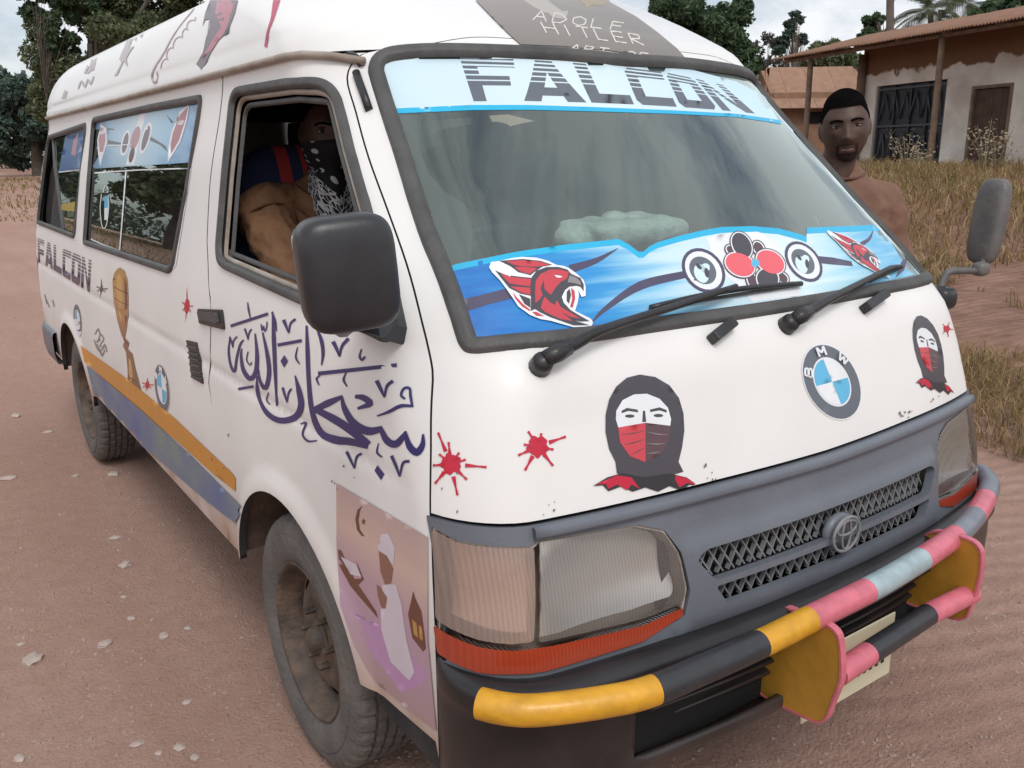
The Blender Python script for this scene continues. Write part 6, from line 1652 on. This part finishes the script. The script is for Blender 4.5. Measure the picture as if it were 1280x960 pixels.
b0 = tb(870, 33); tree('mango_tree', b0, 5, [blob(868, 42, 33, 46, b0), blob(905, 62, 33, 36, b0), blob(845, 8, 33, 34, b0), blob(905, 25, 33, 34, b0), blob(870, 90, 33, 46, b0), blob(925, 85, 33, 26, b0)], 42000, .105, DK, 'dense rounded dark green tree right of the minibus roof', None, .25, 28, 7)
b0 = tb(985, 40); tree('slender_tree', b0, 5, [blob(985, 38, 40, 15, b0), blob(975, 58, 40, 14, b0), blob(995, 22, 40, 9, b0), blob(1000, 50, 40, 9, b0)], 2600, .13, BL, 'slender airy tree between the dark tree and the house', None, .10, 9, 8)
b0 = tb(955, 38); tree('leafless_bush', b0, 3, [blob(955, 60, 38, 22, b0), blob(940, 85, 38, 22, b0), blob(965, 90, 38, 22, b0)], 1500, .10, [(.09, .08, .065), (.07, .065, .05)], 'grey twiggy half bare tree beside the rusty roofed hut', None, .07, 10, 9)
b0 = tb(1035, 60); tree('broadleaf_tree', b0, 4, [blob(1030, 70, 60, 24, b0), blob(1050, 62, 60, 16, b0), blob(1010, 82, 60, 20, b0), blob(1060, 85, 60, 25, b0)], 8000, .2, OL, 'far rounded tree seen above the hut roof', None, .2, 16, 10)
b0 = tb(1092, 32); tree('dark_tree', b0, 5, [blob(1090, 35, 32, 14, b0), blob(1085, 50, 32, 14, b0), blob(1097, 22, 32, 9, b0), blob(1105, 45, 32, 10, b0)], 4500, .09, DK, 'small dark pointed tree left of the bare pole', None, .1, 12, 12)
b0 = tb(1262, 36); tree('broadleaf_tree', b0, 5, [blob(1262, 8, 36, 28, b0), blob(1290, 0, 36, 32, b0), blob(1235, 20, 36, 18, b0)], 9000, .11, DK, 'dark tree rising behind the right end of the house roof', None, .2, 18, 13)
# tree line on the other side of the road, seen in the side windows
for i, (x, y, s) in enumerate(((-7.5, 27, 1.0), (-10.5, 33, 1.25), (-13, 41, 1.3), (-5.2, 37, 1.0), (-10, 21, .9), (-16, 30, 1.3))):
    b0 = Vector((x, y, float(H(x, y))-.1)); tree('roadside_tree', b0, 3.5*s, [(0, 0, 3.0*s, 1.6*s), (1.2*s, .8, 2.4*s, 1.2*s), (-.8*s, 1.4*s, 2.6*s, 1.3*s), (.3, -1.5*s, 2.3*s, 1.2*s)], 6000, .16, DK if i % 2 else OL, 'bushy green tree on the near side of the road, mirrored in the side windows', 'trees mirrored in the side windows', .2, 16, 30+i)
# palms
def palm(base, top, n, ln, label, seed):
    rr = random.Random(seed); T = empty('palm_tree', base); tag(T, label, 'palm tree')
    tp = Vector(top)-Vector(base); v, f = tube(catmull([(0, 0, -.2), tp*.5+Vector((.1, 0, 0)), tp], 6), [.16-.06*i/12 for i in range(13)], 10); mk('trunk', v, f, BARK, T)
    V = []; c = []
    for k in range(n):
        a = 2*math.pi*k/n+rr.uniform(-.2, .2); el = rr.uniform(-.1, 1.1); d = Vector((math.cos(a)*math.cos(el), math.sin(a)*math.cos(el), math.sin(el))); p = Vector(tp); rib = [p.copy()]
        for s in range(14): d = (d-Vector((0, 0, .085+.02*s*.3))).normalized(); p = p+d*ln/14; rib.append(p.copy())
        side = d.cross(Vector((0, 0, 1))).normalized()
        for s in range(2, 14):
            t = (rib[s+1]-rib[s]).normalized(); lw = ln*.22*math.sin(math.pi*(s/15)**.8)
            for q in (-1, 1):
                for e in (0, .5):
                    o = rib[s].lerp(rib[s+1], e); tip = o+(side*q*.8+t*.6-Vector((0, 0, .35))).normalized()*lw; w_ = t*.03
                    V.append([o-w_, o+w_, tip+w_*.3, tip-w_*.3]); c.append(np.array(rr.choice([(.05, .07, .028), (.07, .085, .035), (.04, .055, .022)]))*rr.uniform(.8, 1.2))
    quads_np('crown', np.array([[tuple(x) for x in q] for q in V]), 4, np.array(c), LEAFM, T)
b0 = tb(1165, 34); palm(b0, at(1163, 14, 34), 22, 2.2, 'palm with drooping fronds just above the middle of the house roof', 1)
b0 = tb(1212, 38); palm(b0, at(1212, 6, 38), 22, 2.4, 'palm behind the house roof, right of the other palm', 2)
b0 = tb(1113, 30); tp = at(1113, -45, 30); v, f = tube([Vector((b0.x, b0.y, b0.z-.2)), tp], [.15, .12], 12); o = mk('wooden_pole', v, f, pm('pole_wood', (.09, .07, .055), .9, var=.2, bump=.3, bscale=20)); tag(o, 'bare dark wooden pole rising behind the house roof', 'pole')

# ------------------------------------------------------------------ house on the bank
E0 = at(975, 80, 24.5); E1 = at(1292, 26, 17.2); u_ = Vector((E1.x-E0.x, E1.y-E0.y, 0)); LEN = u_.length; u_.normalize(); n_ = Vector((u_.y, -u_.x, 0))
if n_.dot(CAM-E0) < 0: n_ = -n_
def onpl(px, py, off):
    """photo pixel to (along, height) on the vertical plane off metres behind the eave line"""
    o = E0-n_*off; d = ray(px, py); t = (o-CAM).dot(n_)/d.dot(n_); p = CAM+d*t; return (p-o).dot(u_), p.z
def HP(s, off, z): p = E0-n_*off+u_*s; return Vector((p.x, p.y, z))
WO = 1.45
HS = empty('house'); tag(HS, 'low plastered house with rusty tin roof, grille gate and wooden door', 'house')
MUD = (.20, .105, .062)
def plaster():
    m = bpy.data.materials.new('flaking_plaster'); m.use_nodes = True; nt = m.node_tree; N = nt.nodes; L = nt.links; b = N['Principled BSDF']; b.inputs['Roughness'].default_value = .95
    geo = N.new('ShaderNodeNewGeometry'); sx = N.new('ShaderNodeSeparateXYZ'); L.new(geo.outputs['Position'], sx.inputs[0])
    def nz(s, d): n = N.new('ShaderNodeTexNoise'); n.inputs['Scale'].default_value = s; n.inputs['Detail'].default_value = d; L.new(geo.outputs['Position'], n.inputs['Vector']); return n.outputs[0]
    ma = N.new('ShaderNodeMath'); ma.operation = 'MULTIPLY_ADD'; ma.inputs[1].default_value = 1.1; L.new(nz(1.6, 8), ma.inputs[0]); L.new(sx.outputs[2], ma.inputs[2])
    r1 = N.new('ShaderNodeMapRange'); r1.inputs[1].default_value = 4.08; r1.inputs[2].default_value = 4.15; L.new(ma.outputs[0], r1.inputs[0])
    r2 = N.new('ShaderNodeValToRGB'); r2.color_ramp.elements[0].position = .35; r2.color_ramp.elements[1].position = .62; r2.color_ramp.elements[0].color = lin((.56, .49, .43)); r2.color_ramp.elements[1].color = lin((.80, .77, .71)); L.new(nz(1.1, 8), r2.inputs[0])
    mx_ = N.new('ShaderNodeMix'); mx_.data_type = 'RGBA'; L.new(r1.outputs[0], mx_.inputs[0]); L.new(r2.outputs[0], mx_.inputs[6]); mx_.inputs[7].default_value = lin(MUD)
    L.new(mx_.outputs[2], b.inputs['Base Color']); bp = N.new('ShaderNodeBump'); bp.inputs['Strength'].default_value = .5; bp.inputs['Distance'].default_value = .03; L.new(nz(9, 6), bp.inputs['Height']); L.new(bp.outputs[0], b.inputs['Normal']); return m
PLA = plaster(); WOOD = pm('post_wood', (.20, .14, .10), .9, var=.25, vscale=5, bump=.4, bscale=25); DOORM = pm('door_wood', (.085, .05, .036), .8, var=.25, vscale=4, bump=.4, bscale=20); IRON = pm('gate_iron', (.018, .02, .026), .55, var=.3); IRON2 = pm('gate_bars', (.06, .065, .075), .5, var=.2); RUST = pm('rusty_tin', (.30, .16, .10), .7, metal=.2, var=.25, vscale=4, col2=(.22, .12, .08), bump=.2)
gz = float(H(HP(3, WO, 0).x, HP(3, WO, 0).y)); zb0 = min(onpl(1140, 213, WO)[1], gz+.3)
sL = onpl(1073, 150, WO)[0]; sR = LEN+3.5; zt = E0.z+.25
gA = onpl(1096, 108, WO); gB = onpl(1184, 105, WO); dA = onpl(1216, 108, WO); dB = onpl(1268, 103, WO)
print('HOUSE', LEN, sL, gA, gB, dA, dB, zb0, gz, E0.z)
g0, g1, gz1 = gA[0], gB[0], gA[1]; d0, d1, dz1 = dA[0], dB[0], (dA[1]+dB[1])/2; zf = zb0
def hbox(name, s0, s1, o0, o1, z0, z1, mat, par=HS):
    c = HP((s0+s1)/2, (o0+o1)/2, (z0+z1)/2); rot = Matrix((u_, -n_, Vector((0, 0, 1)))).transposed(); bm = bmesh.new(); box(bm, c, (abs(s1-s0), abs(o1-o0), z1-z0), rot); return bm_obj(name, bm, mat, par)
# wall in pieces round the openings, butted end to end
wl_ = hbox('wall', sL, g0, WO, WO+.25, gz-.6, zt, PLA); hbox('wall', g1, d0, WO, WO+.25, gz-.6, zt, PLA); hbox('wall', d1, sR, WO, WO+.25, gz-.6, zt, PLA); hbox('lintel', g0, g1, WO, WO+.25, gz1, zt, PLA); hbox('lintel', d0, d1, WO, WO+.25, dz1, zt, PLA)
hbox('side_wall', sL, sL+.25, WO+.26, WO+5, gz-.6, zt+.3, PLA); hbox('back_wall', sL+.26, sR, WO+4.8, WO+5, gz-.6, zt+.3, PLA)
hbox('plinth', sL-.6, sR, -.1, WO-.003, gz-1.0, zf, pm('mud_floor', (.24, .17, .12), .95, var=.2, bump=.4, bscale=12))
hbox('side_wall', sR-.25, sR, WO+.26, WO+4.79, gz-.6, zt+.3, PLA)
# grille gate
G_ = empty('gate'); G_.parent = HS
hbox('gate_sheet', g0+.04, g1-.04, WO+.10, WO+.13, zf, gz1-.03, IRON, G_)
for k in range(5): s = g0+.06+(g1-g0-.12)*k/4; hbox('gate_post', s-.025, s+.025, WO+.05, WO+.095, zf, gz1-.03, IRON2 if k in (0, 4) else IRON, G_)
for z in (zf+.06, zf+(gz1-zf)*.52, gz1-.10): hbox('gate_rail', g0+.06, g1-.06, WO+.045, WO+.085, z-.025, z+.025, IRON2, G_)
for zz0, zz1 in ((zf+.12, zf+(gz1-zf)*.44), (zf+(gz1-zf)*.60, gz1-.2)):
    for k in range(6):
        for q in (0, 1):
            s = g0+.12+(g1-g0-.24)*k/6; s2 = s+(g1-g0-.24)/12
            a, b = (HP(s, WO+.06, zz0), HP(s2, WO+.06, zz1)) if q == 0 else (HP(s2, WO+.055, zz1), HP(s2*2-s, WO+.055, zz0))
            v, f = tube([a, b], .022, 6); mk('gate_bar', v, f, IRON2, G_)
# wooden door with frame and planks
Dr = empty('door'); Dr.parent = HS
fw = .07
hbox('door_frame', d0, d0+fw, WO-.02, WO+.2, zf, dz1, WOOD, Dr); hbox('door_frame', d1-fw, d1, WO-.02, WO+.2, zf, dz1, WOOD, Dr); hbox('door_frame', d0+fw, d1-fw, WO-.02, WO+.2, dz1-fw, dz1, WOOD, Dr)
for k in range(4): a = d0+fw+(d1-d0-2*fw)*k/4; hbox('plank', a+.004, a+(d1-d0-2*fw)/4-.004, WO+.06, WO+.10+.008*(k % 2), zf+.02, dz1-fw-.01, DOORM, Dr)
# veranda posts and beams
for px in (1009, 1169):
    s = onpl(px, 120, .25)[0]; p0 = HP(s, .25, gz-1.0); p1 = HP(s+.04, .25, E0.z+.05); v, f = tube(catmull([p0, p0.lerp(p1, .5)+u_*.03, p1], 4), .075, 10); mk('veranda_post', v, f, WOOD, HS)
s = onpl(1075, 120, WO-.1)[0]; v, f = tube([HP(s, WO-.1, gz-.6), HP(s, WO-.1, E0.z+.1)], .11, 10); mk('veranda_post', v, f, WOOD, HS)
v, f = tube([HP(-.1, .25, E0.z+.09), HP(LEN/2, .25, E0.z+.10), HP(sR, .25, E0.z+.09)], .06, 8); mk('eave_beam', v, f, WOOD, HS)
for k in range(9): s = .2+k*(sR-.4)/8; v, f = tube([HP(s, .0, E0.z+.12), HP(s, 3.0, E0.z+.80)], .045, 8); mk('rafter', v, f, WOOD, HS)
# corrugated sheets
sw_ = .85; k = 0; s = -.15
while s < sR:
    v = []; f = []; nn = 44
    for j, (off, z) in enumerate(((-.12, E0.z+.13), (1.4, E0.z+.48), (3.1, E0.z+.88), (3.2, E0.z+.90), (6.6, E0.z+.4))):
        for i in range(nn+1):
            ss = s+(sw_+.04)*i/nn; v.append(HP(ss, off+.03*math.sin(k*1.7), z+.022*math.sin(2*math.pi*ss/.085)+.006*(k % 2)))
    for j in range(4):
        for i in range(nn): f.append((j*(nn+1)+i, j*(nn+1)+i+1, (j+1)*(nn+1)+i+1, (j+1)*(nn+1)+i))
    o = mk('roof_sheet', v, f, RUST, HS); md = o.modifiers.new('t', 'SOLIDIFY'); md.thickness = .006
    s += sw_; k += 1
# rusty hut behind
b0 = tb(1000, 31); hu = Vector((.80, -.60, 0)).normalized(); hn = Vector((-hu.y, hu.x, 0))
if hn.dot(CAM-b0) > 0: hn = -hn
def QP(s, o, z): p = b0+hu*s+hn*o; return Vector((p.x, p.y, z))
HU = empty('hut'); tag(HU, 'small mud walled hut with a steep rusty roof behind the house', 'hut')
zl = at(1000, 160, 31).z; ze = at(1000, 128, 31).z; zr = at(995, 82, 31).z
MUDM = pm('mud_wall', (.26, .15, .095), .95, var=.15, vscale=3, bump=.4, bscale=8)
HUTR = pm('hut_roof', (.29, .17, .115), .85, var=.15, vscale=4, bump=.2, bscale=14)
s0, s1 = -1.1, 2.6
def quadm(name, pts, mat, par, th=.05):
    o = mk(name, pts, [tuple(range(len(pts)))], mat, par, False); md = o.modifiers.new('t', 'SOLIDIFY'); md.thickness = th; md.offset = 0; return o
quadm('wall', [QP(s0, 0, b0.z-.5), QP(s1, 0, b0.z-.5), QP(s1, 0, ze+.3), QP(s0, 0, ze+.3)], MUDM, HU, .2); quadm('wall', [QP(s0, 0, b0.z-.5), QP(s0, 3, b0.z-.5), QP(s0, 3, ze+.3), QP(s0, 1.5, zr-.1), QP(s0, 0, ze+.3)], MUDM, HU, .2); quadm('wall', [QP(s1, 0, b0.z-.5), QP(s1, 3, b0.z-.5), QP(s1, 3, ze+.3), QP(s1, 0, ze+.3)], MUDM, HU, .2)
for k in range(5):
    a = s0-.35+(s1-s0+.7)*k/5; b = s0-.35+(s1-s0+.7)*(k+1)/5-.01; hip = .55
    quadm('roof_sheet', [QP(a, -.55, ze-.25), QP(b, -.55, ze-.25), QP(min(b, s1-hip) if k == 4 else b, 1.5, zr), QP(max(a, s0+hip*.4) if k == 0 else a, 1.5, zr)], HUTR, HU, .03)
quadm('roof_sheet', [QP(s0-.35, -.55, ze-.25), QP(s0-.35, 3.5, ze-.25), QP(s0+.1, 1.5, zr)], HUTR, HU, .03); quadm('roof_sheet', [QP(s1+.35, -.55, ze-.25), QP(s1+.35, 3.5, ze-.25), QP(s1-hip, 1.5, zr)], HUTR, HU, .03); quadm('roof_sheet', [QP(s0-.35, 3.5, ze-.25), QP(s1+.35, 3.5, ze-.25), QP(s1-hip, 1.5, zr), QP(s0+.1, 1.5, zr)], HUTR, HU, .03)
quadm('window', [QP(.2, -.12, ze-.75), QP(1.0, -.12, ze-.75), QP(1.0, -.12, ze-.35), QP(.2, -.12, ze-.35)], DARK, HU, .02)

# ------------------------------------------------------------------ dry grass on the bank
bare = [tuple(gpt(x, y)[:2]) for x, y in [(1128, 452), (1150, 405), (1195, 350), (1240, 335), (1330, 318), (1330, 440), (1225, 432), (1180, 462)]]
GC = np.array([(.33, .22, .105), (.39, .27, .14), (.27, .18, .085), (.22, .165, .07), (.17, .15, .055), (.42, .31, .175), (.28, .165, .085)])
def grass(n, xr, yr, ln, wd, keepf, seed, cl=.5):
    r_ = np.random.default_rng(seed); P = np.stack([r_.uniform(*xr, n), r_.uniform(*yr, n)], 1)
    P = P[keepf(P)]; n = len(P); z = H(P[:, 0], P[:, 1]); a = r_.uniform(0, 2*np.pi, n); d = np.stack([np.cos(a), np.sin(a), np.zeros(n)], 1)
    L_ = ln*(.4+.9*r_.random(n))*(.75+.5*wob(P[:, 0], P[:, 1], 2.2)); lean = (.35+1.3*r_.random(n))*.9
    s = np.stack([-np.sin(a), np.cos(a), np.zeros(n)], 1)*(wd*(.6+.8*r_.random(n)))[:, None]
    b_ = np.stack([P[:, 0], P[:, 1], z-.01], 1); up = np.array([0, 0, 1.])
    m_ = b_+(up*.62+d*(lean*.30)[:, None])*L_[:, None]; t_ = b_+(up*.85+d*(lean*.95)[:, None])*L_[:, None]
    V = np.concatenate([np.stack([b_-s, b_+s, m_+s*.7, m_-s*.7], 1), np.stack([m_-s*.7, m_+s*.7, t_+s*.15, t_-s*.15], 1)], 0)
    k = r_.integers(0, len(GC), n); g = np.clip(.5+.5*wob(P[:, 0], P[:, 1], .8, 3), 0, 1)[:, None]
    c = GC[k]*(1-.2*g)+np.array([(.13, .135, .045)])*.2*g; c = c*(.75+.5*r_.random((n, 1)))
    return V, np.concatenate([c, c], 0)
def edge_ok(P):
    e = 2.75+.25*np.sin(P[:, 1]*.5); k = P[:, 0] > e+.10+.25*wob(P[:, 0], P[:, 1], 4.)
    return k & ~(inpoly(P, bare) & (wob(P[:, 0], P[:, 1], 6.) > -.75))
def near(P): return edge_ok(P) & (np.random.default_rng(1).random(len(P)) < .35+.65*(wob(P[:, 0], P[:, 1], 3.) > -.15))
hp = [tuple(HP(a, b, 0)[:2]) for a, b in ((sL-.6, -.1), (sR, -.1), (sR, 6.6), (sL-.6, 6.6))]
def farf(P): return edge_ok(P) & ~inpoly(P, hp)
V1, c1 = grass(52000, (2.8, 7.2), (-.5, 5.5), .17, .0026, near, 1); V2, c2 = grass(60000, (5.5, 19), (1.0, 14.5), .27, .006, farf, 2); V3, c3 = grass(12000, (-9, 10), (23, 33), .17, .012, lambda P: P[:, 1] > 21+.25*P[:, 0], 3)
quads = quads_np('dry_grass', np.concatenate([V1, V2, V3]), 4, np.concatenate([c1, c2, c3]), GRASSM); tag(quads, 'tangled dry yellow grass covering the bank', 'grass', kind='stuff')
# tall dead weeds in front of the house
def weed(px, py, d, hgt, seed, label):
    rr = random.Random(seed); p = gpt(px, py); p = tb(px, d); T = empty('dead_weed', p); tag(T, label, 'plant', 'dead weeds by the house'); pr = []; V = []; c = []
    for k in range(7):
        a = rr.uniform(0, 6.3); e = rr.uniform(.1, .55); tip = Vector((math.cos(a)*e*hgt, math.sin(a)*e*hgt, hgt*rr.uniform(.6, 1.1))); pr.append(tube(catmull([(0, 0, 0), tip*.5+Vector((0, 0, .1)), tip], 4), [.012-.001*i for i in range(9)], 5))
        for q in range(26):
            o = tip*rr.uniform(.55, 1.05)+Vector((rr.gauss(0, .07), rr.gauss(0, .07), rr.gauss(0, .07))); s = rr.uniform(.015, .04); t = Vector((rr.gauss(0, 1), rr.gauss(0, 1), rr.gauss(0, 1))).normalized(); b = t.orthogonal().normalized()
            V.append([tuple(o-t*s), tuple(o+b*s*.6), tuple(o+t*s), tuple(o-b*s*.6)]); c.append(np.array((.36, .29, .2))*rr.uniform(.6, 1.2))
    v, f = join(*pr); mk('stalk', v, f, pm('weed_stalk', (.22, .17, .11), .95), T); tag(quads_np('seed_head', np.array(V), 4, np.array(c), GRASSM, T), kind='stuff')
weed(1133, 212, 18.6, .75, 1, 'spreading dead weed in front of the grille gate')
weed(1148, 214, 18.0, .55, 2, 'low dead weed near the foot of the middle veranda post')
weed(1232, 214, 16.2, 1.0, 3, 'tall pale dead weed in front of the wooden door')
weed(1246, 216, 15.8, .7, 4, 'bushy dead weed right of the tall one by the wooden door')

# far-off wood that closes the horizon, one mass
C = []; Rr = []; wr_ = np.random.default_rng(77)
for k in range(420):
    an = wr_.uniform(0, 2*np.pi); d = wr_.uniform(85, 125); hh = wr_.uniform(2.0, 6.5)*(.75+.45*math.sin(an*7)+.25*math.sin(an*17+1))
    for q in range(2): C.append((CAM.x+d*math.cos(an)+wr_.normal()*2, CAM.y+d*math.sin(an)+wr_.normal()*2, .8+max(.8, hh)*wr_.uniform(.3, 1))); Rr.append(wr_.uniform(1.6, 3.6))
Vw, cw = leaves(np.array(C), np.array(Rr), 52000, .42, [(.06, .085, .05), (.075, .095, .055), (.05, .07, .045)])
tag(quads_np('woodland', Vw, 4, cw, LEAFM), 'distant belt of green woodland along the horizon', 'woodland', kind='stuff')
